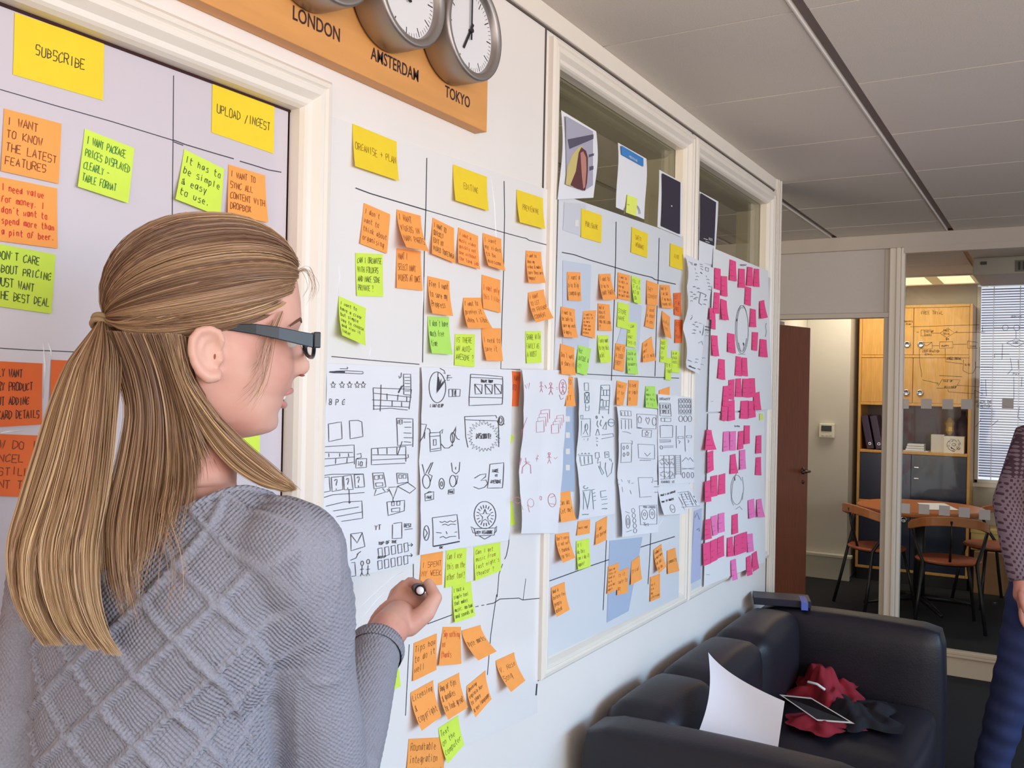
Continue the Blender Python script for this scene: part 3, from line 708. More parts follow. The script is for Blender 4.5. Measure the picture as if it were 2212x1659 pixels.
# plastic write-on film over the framed board at the left
def filmlines(parent, x, lines, m=M_ink):
    for w, s in lines:
        b = MB(); strokes_mesh(b, [P(s)], w, pxw(x)); b.build('marker_line', m, parent)
f0 = wallsheet('write_on_film', [(-120, -60), (629, 221), (606, 1490), (-120, 1760)], -.030, mat('film_board', (208, 199, 205), .22, spec=.5), 'glossy white write-on film covering the orange framed board', 'film')
filmlines(f0, -.0296, [(1.9, '-40,180 0,193 120,228 240,262 374,303'), (1.8, '375,163 374,303 372,480'), (2.2, '374,302 400,312 430,321 470,333 505,343'), (2.2, '518,348 545,356 580,367 608,372'), (2, '375,306 385,310 396,314'), (1.9, '-40,750 0,752 60,756 136,759 240,764')])
# film on the plain wall
f1 = wallsheet('write_on_film', [(706, 248), (1190, 412), (1160, 1540), (640, 1780)], XS, M_film, 'clear glossy write-on film on the plain wall between the framed board and the window', 'film')
filmlines(f1, XS+.0004, [(2.4, '768,406 800,418 850,433 921,454'), (1.7, '921,454 1000,477 1091,503 1120,511 1137,515 1143,519 1181,529'), (1.8, '922,341 920,454 917,534 913,783'), (1.7, '1089,391 1090,466 1088,586 1084,700 1082,797 1124,798'),
    (1.8, '716,770 800,778 906,787'), (1.7, '893,1218 893,1250'), (1.8, '923,1348 950,1338 977,1328'), (1.5, '1027,1311 1034,1309'), (1.5, '1040,1308 1046,1307'), (1.8, '1051,1306 1066,1303 1080,1294 1121,1292 1129,1296 1180,1291'),
    (1.5, '884,1392 880,1470 876,1546'), (1.5, '1073,1284 1066,1330 1060,1374 1053,1458'), (3, '1160,1477 1158,1502'), (1.6, '1100,1150 1099,1175 1094,1200 1090,1208'), (1.4, '1086,1218 1078,1240 1074,1290'), (1, '1136,1250 1130,1296')])
# raised wrinkles in the film, their glare painted near-white
M_crease = mat('film_crease_glare', (246, 248, 252), .12, spec=.6)
def crease(parent, x, lines):
    for w, s in lines:
        pts = [on(u, v, 'x', x) for u, v in P(s)]
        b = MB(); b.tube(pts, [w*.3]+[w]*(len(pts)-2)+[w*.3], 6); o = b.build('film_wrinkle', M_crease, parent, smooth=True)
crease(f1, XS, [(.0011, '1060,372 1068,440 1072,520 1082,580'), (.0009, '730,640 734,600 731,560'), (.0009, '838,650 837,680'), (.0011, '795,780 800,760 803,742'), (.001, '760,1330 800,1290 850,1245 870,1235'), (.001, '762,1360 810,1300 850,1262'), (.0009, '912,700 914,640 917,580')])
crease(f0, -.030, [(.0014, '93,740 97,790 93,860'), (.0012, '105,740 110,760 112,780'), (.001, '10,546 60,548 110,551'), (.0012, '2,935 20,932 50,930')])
# film over the windows
f2 = wallsheet('write_on_film', [(1207, 418), (1476, 511), (1466, 1290), (1181, 1419)], XS+.013, M_film2, 'glossy write-on film over the nearer inner window with four marker columns', 'film')
XF = XS+.0138
filmlines(f2, XF, [(1.9, '1214,545 1240,550 1275,562 1327,577 1370,590 1408,599 1415,604 1460,614'), (1.5, '1331,479 1330,560 1327,655 1324,740 1321,822'), (1.4, '1424,514 1422,600 1419,676 1415,813'), (1.6, '1250,806 1267,808 1321,811 1391,814 1467,817'),
    (1.8, '1187,1255 1215,1245 1248,1233 1277,1222 1330,1204 1361,1189 1400,1177 1458,1159'), (1.3, '1310,1167 1307,1240 1303,1318'), (1.3, '1406,1151 1404,1200 1400,1262'), (1.5, '1209,1032 1225,1031 1238,1030')])
crease(f2, XS+.013, [(.0012, '1180,640 1185,700 1180,760'), (.001, '1195,740 1194,790'), (.001, '1440,1110 1430,1125 1420,1140'), (.001, '1440,1173 1448,1172')])
# blue print-outs seen through the film, and one painted sky reflection
M_blueprint = mat('pale_blue_print', (205, 212, 226), .3, spec=.5); M_blue2 = mat('mid_blue_print_and_sky', (176, 192, 216), .3, spec=.5)
k = 0
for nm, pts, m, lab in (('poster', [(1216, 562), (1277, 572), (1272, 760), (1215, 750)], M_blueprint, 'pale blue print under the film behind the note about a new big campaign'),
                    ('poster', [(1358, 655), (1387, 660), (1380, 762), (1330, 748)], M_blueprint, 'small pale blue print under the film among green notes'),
                    ('poster', [(1210, 878), (1243, 880), (1241, 1062), (1207, 1062)], M_blue2, 'painted blue sky reflection with a column of white boxes between two sketch sheets'),
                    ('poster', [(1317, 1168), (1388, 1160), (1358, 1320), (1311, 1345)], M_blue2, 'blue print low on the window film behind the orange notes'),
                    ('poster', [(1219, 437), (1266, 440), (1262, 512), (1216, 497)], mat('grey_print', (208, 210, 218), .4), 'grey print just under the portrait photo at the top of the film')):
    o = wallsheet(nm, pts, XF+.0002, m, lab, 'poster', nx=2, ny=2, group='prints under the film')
    if k == 2:
        for v in (905, 940, 975, 1010): 
            b = MB(); strokes_mesh(b, [[(1222, v), (1231, v)]], 12, pxw(XF+.0007)); b.build('white_box', M_film, o)
    if k == 4:
        b = MB(); strokes_mesh(b, [[(1242, 482), (1250, 482)]], 14, pxw(XF+.0007)); b.build('white_spot', M_film, o)
    k += 1
f3 = wallsheet('write_on_film', [(1500, 560), (1664, 600), (1650, 1205), (1492, 1280)], XS+.012, M_film2, 'write-on film on the farther window, behind the flip chart sheets', 'film', nx=3)
o = wallsheet('poster', [(1500, 1104), (1516, 1098), (1514, 1250), (1491, 1262)], XS+.0135, mat('lilac_print', (186, 192, 222), .4), 'narrow lilac print with scribbles left of the lower flip chart sheet', 'poster', nx=2, ny=2, group='prints under the film')
draw(o, [(M_ink, 1, [P('1501,1118 1506,1108 1511,1122'), P('1505,1145 1510,1141 1511,1148')])], x=XS+.0140)

# photographs and print-outs pinned above the film
XP = XS+.018
def bow(a, b_=0): return lambda s, t_: a*math.sin(math.pi*t_)+b_*s*t_
def wob(a, n=1.5, ph=0): return lambda s, t_: a*math.sin(n*math.pi*t_+ph)
ph1 = wallsheet('portrait_print', [(1212, 238), (1288, 284), (1284, 428), (1207, 432)], XP, M_sheet, 'printed portrait photo of a blonde person by a ceiling light, pinned on the window', 'photo', lift=bow(.004), waves=wob(.006))
def patch(parent, s, m, x, name='print_patch'):
    pts = P(s); c = np.mean(pts, 0); V = [on(u, v, 'x', x) for u, v in pts]; b = MB(); b.add(V+[on(*c, 'x', x)], [(i, (i+1) % len(pts), len(pts)) for i in range(len(pts))]); return b.build(name, m, parent)
xx = XP+.0065
patch(ph1, '1222,250 1281,284 1281,400 1262,412 1224,398', mat('photo_grey', (172, 168, 186), .5), xx)
patch(ph1, '1226,301 1282,290 1282,300 1230,322', mat('photo_dark', (88, 84, 104), .5), xx+.0003); patch(ph1, '1272,334 1283,331 1283,336 1272,340', MATS['photo_dark'], xx+.0003); patch(ph1, '1273,360 1282,358 1282,366 1273,369', MATS['photo_dark'], xx+.0003)
patch(ph1, '1222,398 1226,360 1236,335 1250,318 1258,314 1256,345 1246,375 1238,404', mat('photo_blond', (206, 188, 120), .6), xx+.0004)
patch(ph1, '1250,330 1256,318 1266,326 1270,340 1270,370 1268,395 1264,412 1250,408 1232,400 1244,370', mat('photo_shadow_skin', (98, 54, 58), .6), xx+.0006)
patch(ph1, '1254,330 1260,327 1266,340 1267,366 1264,404 1260,408 1257,380 1255,350', mat('photo_skin', (190, 130, 118), .6), xx+.0008)
ph2 = wallsheet('chat_printout', [(1333, 307), (1395, 342), (1392, 474), (1331, 448)], XP, M_sheet, 'white print-out with a blue header band, pinned above the film', 'paper', lift=bow(.004), waves=wob(.006, 1.6, 1))
patch(ph2, '1342,314 1390,342 1390,360 1343,334', mat('header_blue', (62, 132, 200), .5), XP+.0055, 'header_band')
b = MB(); strokes_mesh(b, word('MEETING', 1359, 340, 4, 2.6, .58), .8, pxw(XP+.006)); b.build('header_text', M_film, ph2)
b = MB(); strokes_mesh(b, [ell(1366, 462, 17, 22, 14, math.pi, 2*math.pi)], 1.5, pxw(XP+.0055)); b.build('grey_arc', M_inkg, ph2)
M_nightp = mat('night_print', (52, 46, 62), .5)
ph3 = wallsheet('dark_printout', [(1423, 366), (1474, 394), (1472, 512), (1420, 490)], XP, M_sheet, 'dark print-out with a white border at the top corner of the nearer window', 'paper', lift=bow(.003), waves=wob(.004, 1.4, 2))
patch(ph3, '1431,374 1470,394 1469,506 1429,488', M_nightp, XP+.005, 'dark_picture'); patch(ph3, '1450,443 1452,444 1452,447 1450,446', M_film, XP+.0055, 'white_dot')
ph4 = wallsheet('dark_printout', [(1510, 413), (1551, 435), (1543, 572), (1509, 566)], XP-.004, M_sheet, 'dark print-out with small white lettering at the top of the farther window', 'paper', lift=bow(.003), waves=wob(.004, 1.4, 2))
patch(ph4, '1514,417 1547,437 1543,531 1512,519', M_nightp, XP+.001, 'dark_picture')
b = MB(); strokes_mesh(b, [P('1532,513 1532,519'), P('1535,514 1535,520'), P('1538,515 1538,521'), P('1520,515 1529,518'), P('1524,521 1533,524')], 1.2, pxw(XP+.0016)); b.build('small_lettering', M_film, ph4)

# flip chart sheets
fc1 = wallsheet('flipchart_sheet', [(1541, 536), (1659, 585), (1668, 884), (1528, 890)], .022, M_flip, 'upper white flip chart sheet of pink notes at the far end of the wall', 'paper', lift=lambda s, t_: .002*(1-s)**3*t_)
fc2 = wallsheet('flipchart_sheet', [(1530, 893), (1651, 889), (1653, 1214), (1519, 1268)], .022, M_flip, 'lower white flip chart sheet of pink notes at the far end of the wall', 'paper', lift=lambda s, t_: .002*(1-s)**3*t_)
def scrib(pts, n, amp, seed=0):
    r = random.Random(seed); out = []
    P_ = np.array(pts, float); tt = np.linspace(0, len(P_)-1, n)
    return [(np.interp(t_, range(len(P_)), P_[:, 0])+r.uniform(-amp, amp), np.interp(t_, range(len(P_)), P_[:, 1])+r.uniform(-amp, amp)) for t_ in tt]
draw(fc1, [(M_inkg, .8, [ell(1603, 712, 14, 52, 26), ell(1603, 712, 11, 48, 20, .4, 5), P('1596,672 1600,660 1607,660 1612,672'), P('1596,740 1600,757 1606,756 1608,742')]+word('TUESDAY', 1599, 574, 3, 2)+word('~~~~', 1595, 766, 3, 4)),
            (M_ink, 1.4, [P('1592,688 1592,694'), P('1606,740 1607,746')]), (M_inkg, .7, [P('1654,728 1656,716 1654,704 1656,698'), P('1536,868 1541,866')])], 'pencil_drawing', .0243)
draw(fc2, [(M_inkg, .7, [ell(1592, 1058, 13, 32, 20, .2, 5.6), P('1598,1010 1590,1025 1583,1045 1580,1080 1585,1092'), P('1604,1030 1607,1055 1604,1080'), P('1590,1100 1598,1094 1604,1101')]+word('Sunday', 1587, 922, 3.5, 2)+word('~~', 1526, 1242, 3, 4)), (M_ink, 1.4, [P('1587,1031 1588,1038')])], 'pencil_drawing', .0243)

# ------------------------------------------------------------------ sketch sheets (folded in eight, creased)
def folds(nx, ny, a=.004, left=.0, right=.0, side=0, low=.0, ph=0):
    def g(s, t_):
        e = a*(abs(math.sin(nx*math.pi*s))*.5+abs(math.sin(ny*math.pi*t_))*.5)
        e += left*(1-s)**4*abs(math.sin(1.5*math.pi*t_+ph))+right*s**4*abs(math.sin(1.5*math.pi*t_+ph)); e += low*t_**3
        return e
    return g
Z = lambda s: zs(670, 780, .22604, P(s))
def sheet(pts, x, label, groups, **kw):
    w = kw.pop('waves', None); L_ = folds(**kw)
    o = wallsheet('sketch_sheet', pts, x, M_sheet, label, 'paper', lift=L_, waves=w, nx=16, ny=24)
    # the drawing follows the sheet surface
    c = [on(u, v, 'x', x) for u, v in pts]
    # homography picture -> (s, t)
    A = []; B = []
    for (u, v), (s, t_) in zip(pts, ((0, 0), (1, 0), (1, 1), (0, 1))):
        A += [[u, v, 1, 0, 0, 0, -s*u, -s*v], [0, 0, 0, u, v, 1, -t_*u, -t_*v]]; B += [s, t_]
    h = np.linalg.solve(np.array(A, float), np.array(B, float))
    def fn(u, v):
        d = h[6]*u+h[7]*v+1; s = (h[0]*u+h[1]*v+h[2])/d; t_ = (h[3]*u+h[4]*v+h[5])/d
        s = min(1, max(0, s)); t_ = min(1, max(0, t_))
        # piecewise linear like the mesh
        def g(a, b_):
            q = on(u, v, 'x', x); return L_(a, b_)
        i, j = min(15, int(s*16)), min(23, int(t_*24)); a, b_ = s*16-i, t_*24-j
        z = (L_(i/16, j/24)*(1-a)+L_((i+1)/16, j/24)*a)*(1-b_)+(L_(i/16, (j+1)/24)*(1-a)+L_((i+1)/16, (j+1)/24)*a)*b_
        wy = 0
        if w: wy = (w(i/16, j/24)*(1-a)+w((i+1)/16, j/24)*a)*(1-b_)+(w(i/16, (j+1)/24)*(1-a)+w((i+1)/16, (j+1)/24)*a)*b_
        return on(u, v, 'x', x)+np.array([z+.0013, wy, 0])
    for ink, wd, st in groups:
        b = MB(); dense = []
        for s_ in st:
            q = [s_[0]]
            for p0, p1 in zip(s_[:-1], s_[1:]):
                m_ = max(1, int(math.hypot(p1[0]-p0[0], p1[1]-p0[1])/9))
                q += [(p0[0]+(p1[0]-p0[0])*i/m_, p0[1]+(p1[1]-p0[1])*i/m_) for i in range(1, m_+1)]
            dense.append(q)
        strokes_mesh(b, dense, wd, fn)
        if b.v: b.build('sketch', ink, o)
    return o
def star(x, y, r): return [(x+r*(1 if i % 2 == 0 else .45)*math.sin(i*math.pi/5)*.8, y-r*(1 if i % 2 == 0 else .45)*math.cos(i*math.pi/5)) for i in range(11)]
def W(t, x, y, h, w, sl=0): return word(t, 670+x*.22604, 780+y*.22604, h, w, sl)
k1 = [Z('160,105 230,95 340,92 490,100 492,118 480,122 330,115 200,112 160,105'), Z('265,72 340,75'), Z('335,55 345,65 330,75')]
k1 += [zs(670, 780, .22604, star(x, 228, 34)) for x in (192, 280, 355, 430, 490)]
k1 += W('8 P G', 150, 420, 13, 7.5)
k1 += [Z('590,255 950,270'), Z('590,305 955,345'), Z('580,370 945,388'), Z('590,425 935,440'), Z('590,460 760,450 920,468'), Z('590,255 600,465'), Z('665,225 660,480'), Z('720,310 722,370'), Z('825,320 820,375'), Z('910,340 910,385'), Z('770,380 770,430'), Z('860,390 862,435'), Z('955,270 935,460'),
       Z('875,125 950,125 950,320'), Z('880,130 880,320'), Z('885,320 950,325'), Z('890,155 940,155'), Z('890,185 940,185'), Z('890,212 940,214'), Z('890,245 940,245'), Z('890,285 940,285'), Z('880,225 850,265 830,305'), Z('860,235 825,300'), Z('860,110 855,150 840,165 835,140')]
k1 += [Z('145,600 275,580 280,740 150,768 145,600'), Z('360,568 440,565 480,580 488,720 360,742 355,568'), Z('85,818 400,800 410,985'), Z('85,818 80,990 110,1005 400,965'), Z('90,870 390,872'), Z('90,935 400,915'), Z('155,880 158,915'), Z('260,880 262,912'), Z('345,880 350,912'), Z('225,925 225,980'), Z('335,925 335,975'),
       Z('430,890 470,880 475,920 430,930'), Z('425,935 530,930 530,1015 425,1020 425,935')]+W('10', 440, 1000, 9, 6)
k1 += [Z('815,545 975,552 970,820'), Z('815,545 820,805 960,800'), Z('880,582 955,582'), Z('890,632 955,632'), Z('880,685 955,688'), Z('880,730 965,732'), Z('880,770 950,775')]+W('NET', 825, 600, 9, 4)
k1 += [Z('575,835 900,815 905,960'), Z('575,835 580,990 900,975'), Z('585,895 900,895'), Z('585,945 905,930'), Z('635,835 640,890'), Z('720,830 722,888'), Z('815,825 815,888'), Z('865,765 820,900'), Z('925,890 930,920 905,930')]
k1 += [Z('45,1105 200,1080 500,1078'), Z('62,1118 170,1105 178,1240 72,1262 62,1118'), Z('190,1110 295,1100 298,1225 195,1245 190,1110'), Z('305,1098 380,1088 395,1225 312,1228 305,1098'), Z('410,1085 500,1080 508,1200 415,1210 410,1085'), Z('55,1320 200,1275 505,1255'), Z('355,1225 358,1355'), Z('345,1340 358,1358 370,1340'),
       Z('130,1385 300,1345 480,1335 492,1500 280,1530'), Z('200,1430 450,1392'), Z('230,1485 485,1440')]
for x, y in ((105, 1225), (235, 1215), (345, 1205), (450, 1185)): k1 += W('?', x-15, y, 20, 9)
k1 += [Z('590,1070 690,1065 710,1200 600,1220 590,1070'), Z('605,1095 640,1090 642,1130 608,1132 605,1095'), Z('650,1090 680,1088 682,1122 655,1125 650,1090'), Z('615,1165 680,1160 682,1190 620,1198 615,1165'), Z('620,1225 600,1285 705,1250 680,1215'), Z('815,1070 920,1075 925,1155 820,1170 815,1070'), Z('835,1085 860,1085 860,1120 835,1120 835,1085'),
       Z('875,1085 905,1085 905,1118 875,1118 875,1085'), Z('820,1195 920,1160 1000,1215 940,1262 820,1195'), Z('735,1205 820,1200 780,1310 735,1215'), Z('720,1225 740,1240 715,1250'), Z('720,1345 890,1330 890,1430 735,1475 720,1345'), Z('765,1345 790,1345 790,1380 765,1380 765,1345'), Z('815,1340 845,1338 845,1375 815,1378 815,1340'), Z('765,1410 845,1400 845,1435 768,1440 765,1410'), Z('780,1300 775,1330 790,1340')]
k1 += W('YT', 608, 1610, 10, 7)+W('BEST', 888, 1588, 8, 4.2)+[Z('890,1610 970,1600'), Z('785,1550 865,1540 862,1690 770,1695 775,1560')]
k1 += [Z('370,1650 485,1635 510,1770 370,1810 370,1650'), Z('370,1655 432,1735 485,1640'), Z('445,1830 420,1880 365,1900'), Z('430,1845 470,1815'), Z('375,1925 410,1920 425,2050 380,2055')]
for x in (485, 545): k1 += [zs(670, 780, .22604, ell(x, 1930-(x-485)*.25, 14, 22)), Z(f'{x},1950 {x},2020 {x-15},2055'), Z(f'{x},2020 {x+15},2050'), Z(f'{x-18},1990 {x+18},1985')]
for i in range(5):
    for j in range(2):
        x, y = 635+i*62, 1790+j*120-i*12; k1 += [Z(f'{x},{y} {x+38},{y-8} {x+45},{y+70} {x+8},{y+82} {x},{y}')]
for y in (1760, 1860): k1 += [Z(f'{925},{y} {968},{y-6}'), Z(f'{952},{y-22} {970},{y-6} {955},{y+10}')]
k1 += W('TOP OF THE', 640, 1755, 6, 4.0, -.12)+W('BUMP', 636, 1885, 5, 4.5, -.12)
fill = [(M_ink, 3.0, [Z('165,104 230,102 312,104')]), (M_ink, 2.4, [Z('1205,150 1190,300 1215,160 1200,280 1235,165 1210,260 1262,180 1222,240')]), (M_ink, 2.4, [Z('1340,275 1345,330 1355,275 1360,330 1372,280')])]
sheet([(702, 785), (906, 793), (893, 1218), (678, 1264)], XS+.003, 'folded sketch sheet with five stars and question-mark boxes, beside the woman\'s shoulder', [(M_ink, 1.25, k1), fill[0]], nx=2, ny=4, a=.003, left=.006, ph=.5)
k2 = [zs(670, 780, .22604, ell(1193, 250, 82, 147, 26)), Z('1205,105 1185,305 1275,180'), Z('1225,68 1265,90 1275,120 1258,112'), Z('1305,268 1420,270 1415,335 1305,340 1305,268'), Z('1340,272 1342,338'), Z('1375,272 1375,336'), Z('1290,140 1325,135'), Z('1285,160 1340,158'), Z('1300,130 1290,185 1315,180')]
k2 += [Z('1525,125 1680,135 1822,150 1818,400 1815,412 1510,425 1508,345 1525,125'), Z('1522,155 1820,170'), Z('1508,345 1815,350')]
for x in (1560, 1655, 1742): k2 += [Z(f'{x},220 {x+68},226 {x+64},312 {x+5},315 {x},220'), Z(f'{x},222 {x+64},310'), Z(f'{x+34},262 {x+38},275')]
k2 += W('THANK YOU!', 1618, 205, 6, 2.6)+W('1 MIN CLIP', 1122, 440, 7, 3.0)
k2 += [Z('1035,600 1090,605 1060,720 1030,770'), Z('1075,680 1072,740'), Z('1095,640 1120,650 1130,690'), Z('1120,685 1222,680 1235,850 1135,865 1120,685'), Z('1122,720 1220,712'), Z('1140,845 1228,830'), Z('1160,750 1185,748 1188,800 1162,805 1160,750'), Z('1215,680 1250,650 1240,690'), Z('1235,790 1270,830 1310,830 1345,800'), Z('1335,795 1348,797 1345,812'),
       Z('1345,790 1350,735 1340,700 1370,650 1380,620 1370,700 1390,740 1415,750'), zs(670, 780, .22604, ell(1345, 730, 20, 50, 12))]
k2 += [Z('1468,530 1760,520 1768,545'), Z('1468,560 1770,570 1780,590'), Z('1468,530 1475,720 1500,825'), Z('1780,560 1790,820'), zs(670, 780, .22604, ell(1808, 570, 26, 46)), Z('1785,605 1840,600'), zs(670, 780, .22604, ell(1805, 565, 14, 26))]
rg = random.Random(5); burst = []
for i in range(52):
    a = i*2*math.pi/52; r = 1.0 if i % 2 else .76; r *= rg.uniform(.93, 1.07); burst.append((1645+150*r*math.cos(a), 720+148*r*math.sin(a)))
burst.append(burst[0]); k2 += [zs(670, 780, .22604, burst)]+W('DISCOUNT!', 1575, 740, 11, 3.6, .0)
k2 += [Z('1065,985 1080,1090 1150,970'), Z('1115,1075 1165,965'), zs(670, 780, .22604, ell(1092, 1150, 36, 66)), Z('1118,1080 1150,1095 1130,1150'), Z('1075,1265 1160,1245 1160,1318 1078,1335 1075,1265'), Z('1090,1262 1118,1243 1145,1250'), zs(670, 780, .22604, ell(1238, 1170, 26, 52)), zs(670, 780, .22604, ell(1238, 1172, 10, 22)),
       Z('1340,970 1345,1050 1380,1078 1412,1050 1422,965'), zs(670, 780, .22604, ell(1348, 1145, 32, 56)), Z('1365,1100 1400,1095 1385,1170 1360,1195'), Z('1380,1010 1378,1035'), Z('1305,1230 1360,1220 1360,1265 1302,1270 1305,1230')]+W('NAME', 1092, 1312, 6, 3)+W('NAME', 1310, 1258, 5, 2.6)
k2 += [Z('1558,1118 1610,1085 1665,1075 1660,1105 1615,1140 1665,1135 1680,1170 1650,1205 1600,1220 1550,1200'), Z('1705,985 1840,970 1820,1210 1678,1212 1705,985')]+W('MAKE', 1728, 1062, 7, 3.4)+W('IT', 1750, 1102, 5, 3)+W('AWESOME', 1708, 1165, 7, 3.3)
k2 += [Z('1145,1495 1390,1465 1412,1700'), Z('1145,1495 1155,1770'), Z('1215,1530 1240,1540 1265,1528 1290,1540 1320,1525 1350,1535 1380,1522'), Z('1240,1565 1270,1555 1300,1568 1330,1555 1375,1560'), Z('1180,1635 1235,1640'), Z('1280,1625 1290,1650'), Z('1365,1635 1390,1630'), Z('1218,1685 1250,1672 1280,1690 1320,1675 1380,1672'), zs(670, 780, .22604, ell(1085, 1640, 28, 72)), Z('1070,1600 1095,1640 1070,1690')]+W('OK', 1222, 1788, 5, 4)
k2 += [zs(670, 780, .22604, ell(1655, 1470, 100, 130, 26)), zs(670, 780, .22604, star(1655, 1480, 66)), Z('1555,1600 1750,1592 1742,1662 1570,1668 1555,1600'), Z('1555,1600 1525,1580 1545,1640 1570,1640'), Z('1750,1592 1765,1575 1760,1625 1745,1640'), Z('1605,1670 1655,1700 1710,1668')]
for i in range(18):
    a = i*2*math.pi/18; k2.append(zs(670, 780, .22604, [(1655+56*math.cos(a), 1475+70*math.sin(a)), (1655+80*math.cos(a), 1475+102*math.sin(a))]))
k2 += W('NEW FEATURE', 1574, 1650, 7, 3.2)
sheet([(907, 793), (1103, 798), (1097, 1166), (903, 1199)], XS+.0035, 'folded sketch sheet with a spiky DISCOUNT! burst and a star badge', [(M_ink, 1.25, k2), fill[1], fill[2], (M_ink, 2.6, [Z('1160,1768 1280,1748 1418,1722')])], nx=2, ny=4, a=.003, left=.005, right=.004, ph=.8)
# sheets further along: z8 = crop (1080, 800, .18083)
Y8 = lambda s: zs(1080, 800, .18083, P(s))
def man_(x, y, h): return [zs(1080, 800, .18083, ell(x, y+h*.12, h*.09, h*.12, 9)), Y8(f'{x},{y+h*.24} {x},{y+h*.65} {x-h*.15},{y+h}'), Y8(f'{x},{y+h*.65} {x+h*.14},{y+h}'), Y8(f'{x-h*.18},{y+h*.5} {x},{y+h*.34} {x+h*.18},{y+h*.5}')]
k3 = man_(475, 135, 125)+man_(592, 145, 145)+man_(735, 140, 140)+[Y8('525,175 545,215'), Y8('650,205 670,205'), Y8('652,225 670,225'), zs(1080, 800, .18083, ell(735, 200, 45, 90, 22)), Y8('690,290 710,350 745,330'), Y8('265,170 280,220 295,160 310,220 325,150')]
for x, y, n, s in ((412, 612, 4, 1.0), (600, 650, 4, .8)):
    for i in range(n): k3.append(Y8(f'{x+i*22},{y-i*45*s} {x+i*22+105*s},{y-i*45*s-10} {x+i*22+105*s},{y-i*45*s+120*s} {x+i*22},{y-i*45*s+128*s} {x+i*22},{y-i*45*s}' if i == 0 else f'{x+i*22},{y-i*45*s+40} {x+i*22},{y-i*45*s} {x+i*22+105*s},{y-i*45*s-10} {x+i*22+105*s},{y-i*45*s+100*s}'))
k3 += [scrib([(x*.18083+1080, y*.18083+800) for x, y in ((440, 1010), (430, 1080))], 14, 3, 2)]+man_(578, 980, 130)+[Y8('635,1040 650,1058 675,1035'), Y8('230,1040 210,1125'), Y8('240,1050 222,1130'), Y8('290,1040 300,1110 260,1150 255,1230'), Y8('300,1100 350,1130 355,1230'), Y8('275,1090 340,1095'), zs(1080, 800, .18083, ell(180, 1545, 45, 36)), zs(1080, 800, .18083, ell(345, 1580, 42, 50)), Y8('215,1590 235,1659'), Y8('300,1600 320,1690'),
    zs(1080, 800, .18083, scrib(ell(482, 1525, 12, 25), 20, 5, 3)), zs(1080, 800, .18083, ell(610, 1550, 48, 80)), Y8('215,700 210,780 240,660 290,560'), Y8('590,1520 640,1500'), Y8('575,1590 650,1600')]
sheet([(1126, 798), (1228, 800), (1205, 1152), (1118, 1152)], XS+.0165, 'sketch sheet with faint red stick figures, its left edge curled', [(M_inkr, 1.0, k3)], nx=2, ny=4, a=.004, left=.010, ph=.2, waves=lambda s, t_: -.004*(1-s)*math.sin(math.pi*t_))
k4 = [Y8('985,150 1040,150 1040,240 985,240 985,150'), Y8('985,270 1050,268 1048,385 988,390 985,270'), Y8('985,275 1048,385'), Y8('988,388 1048,272'), Y8('1000,400 1000,480 1050,480 1052,420'), Y8('1010,440 1030,440'),
      Y8('1195,178 1303,175 1290,520'), Y8('1195,178 1180,520'), Y8('1190,232 1300,235'), Y8('1190,300 1298,300'), Y8('1185,360 1292,360'), Y8('1185,430 1290,432'), Y8('1180,470 1288,470'), Y8('1225,235 1225,298'), Y8('1262,235 1262,298'), Y8('1222,365 1222,428'), Y8('1258,365 1258,428')]
k4 += [Y8('930,535 965,535 960,580 928,578 930,535'), Y8('945,580 1068,575 1058,785 940,795 940,600'), Y8('1000,650 990,720 965,760'), Y8('1005,720 1030,770'), zs(1080, 800, .18083, ell(1008, 675, 20, 40, 12)), Y8('935,870 950,820 965,860 985,815'), Y8('1035,805 1030,840'), zs(1080, 800, .18083, ell(1150, 560, 8, 18, 8)), Y8('1215,545 1222,570'), Y8('1160,600 1150,640 1165,680'), Y8('1200,590 1185,640 1200,665'),
      Y8('1258,615 1215,695 1255,705 1258,615'), zs(1080, 800, .18083, ell(1320, 625, 40, 44, 14)), Y8('1280,620 1362,630'), Y8('1155,700 1135,775 1180,770 1160,700'), Y8('1205,770 1340,755 1350,790 1200,818'), Y8('1140,800 1160,812 1140,820'), Y8('1140,845 1165,850'), Y8('1150,880 1155,905')]
k4 += [Y8('912,1010 930,1000'), Y8('920,1020 1090,1015'), Y8('935,1030 940,1140 1090,1110'), Y8('985,1030 985,1120'), Y8('1035,1025 1035,1110'), Y8('1080,1020 1085,1110'), Y8('950,1005 960,985 970,1005'), Y8('990,1003 1000,985 1012,1003'), Y8('1035,1000 1045,985 1055,1000'),
      Y8('1128,985 1170,980 1175,1040 1130,1050 1128,985'), Y8('1160,1050 1150,1110 1185,1090 1180,1150 1225,1225 1205,1245 1160,1140'), Y8('1238,975 1285,970 1290,1035 1240,1045 1238,975'), Y8('1255,1010 1265,990 1272,1015'), Y8('1245,1100 1240,1170 1270,1275 1320,1220 1335,1100'), Y8('1290,1050 1300,1075 1312,1050 1322,1090')]
k4 += [zs(1080, 800, .18083, ell(985, 1395, 32, 18, 12, 0, 4.5)), Y8('935,1440 1050,1425 1010,1659'), Y8('945,1450 950,1659'), Y8('950,1450 1010,1640'), Y8('1065,1430 1110,1420'), Y8('1085,1470 1120,1460'), Y8('1090,1510 1125,1500'), Y8('1095,1560 1130,1550'), Y8('1180,1445 1250,1435'), Y8('1185,1450 1190,1520 1260,1505'), Y8('1195,1545 1265,1535'), Y8('1200,1600 1270,1590'), Y8('1070,1430 1100,1659')]
k4 += W('~~~', 2420, 160, 5, 5)*0+word('~~~', 1250, 1112, 6, 6)+word('~~', 1298, 1100, 6, 6)
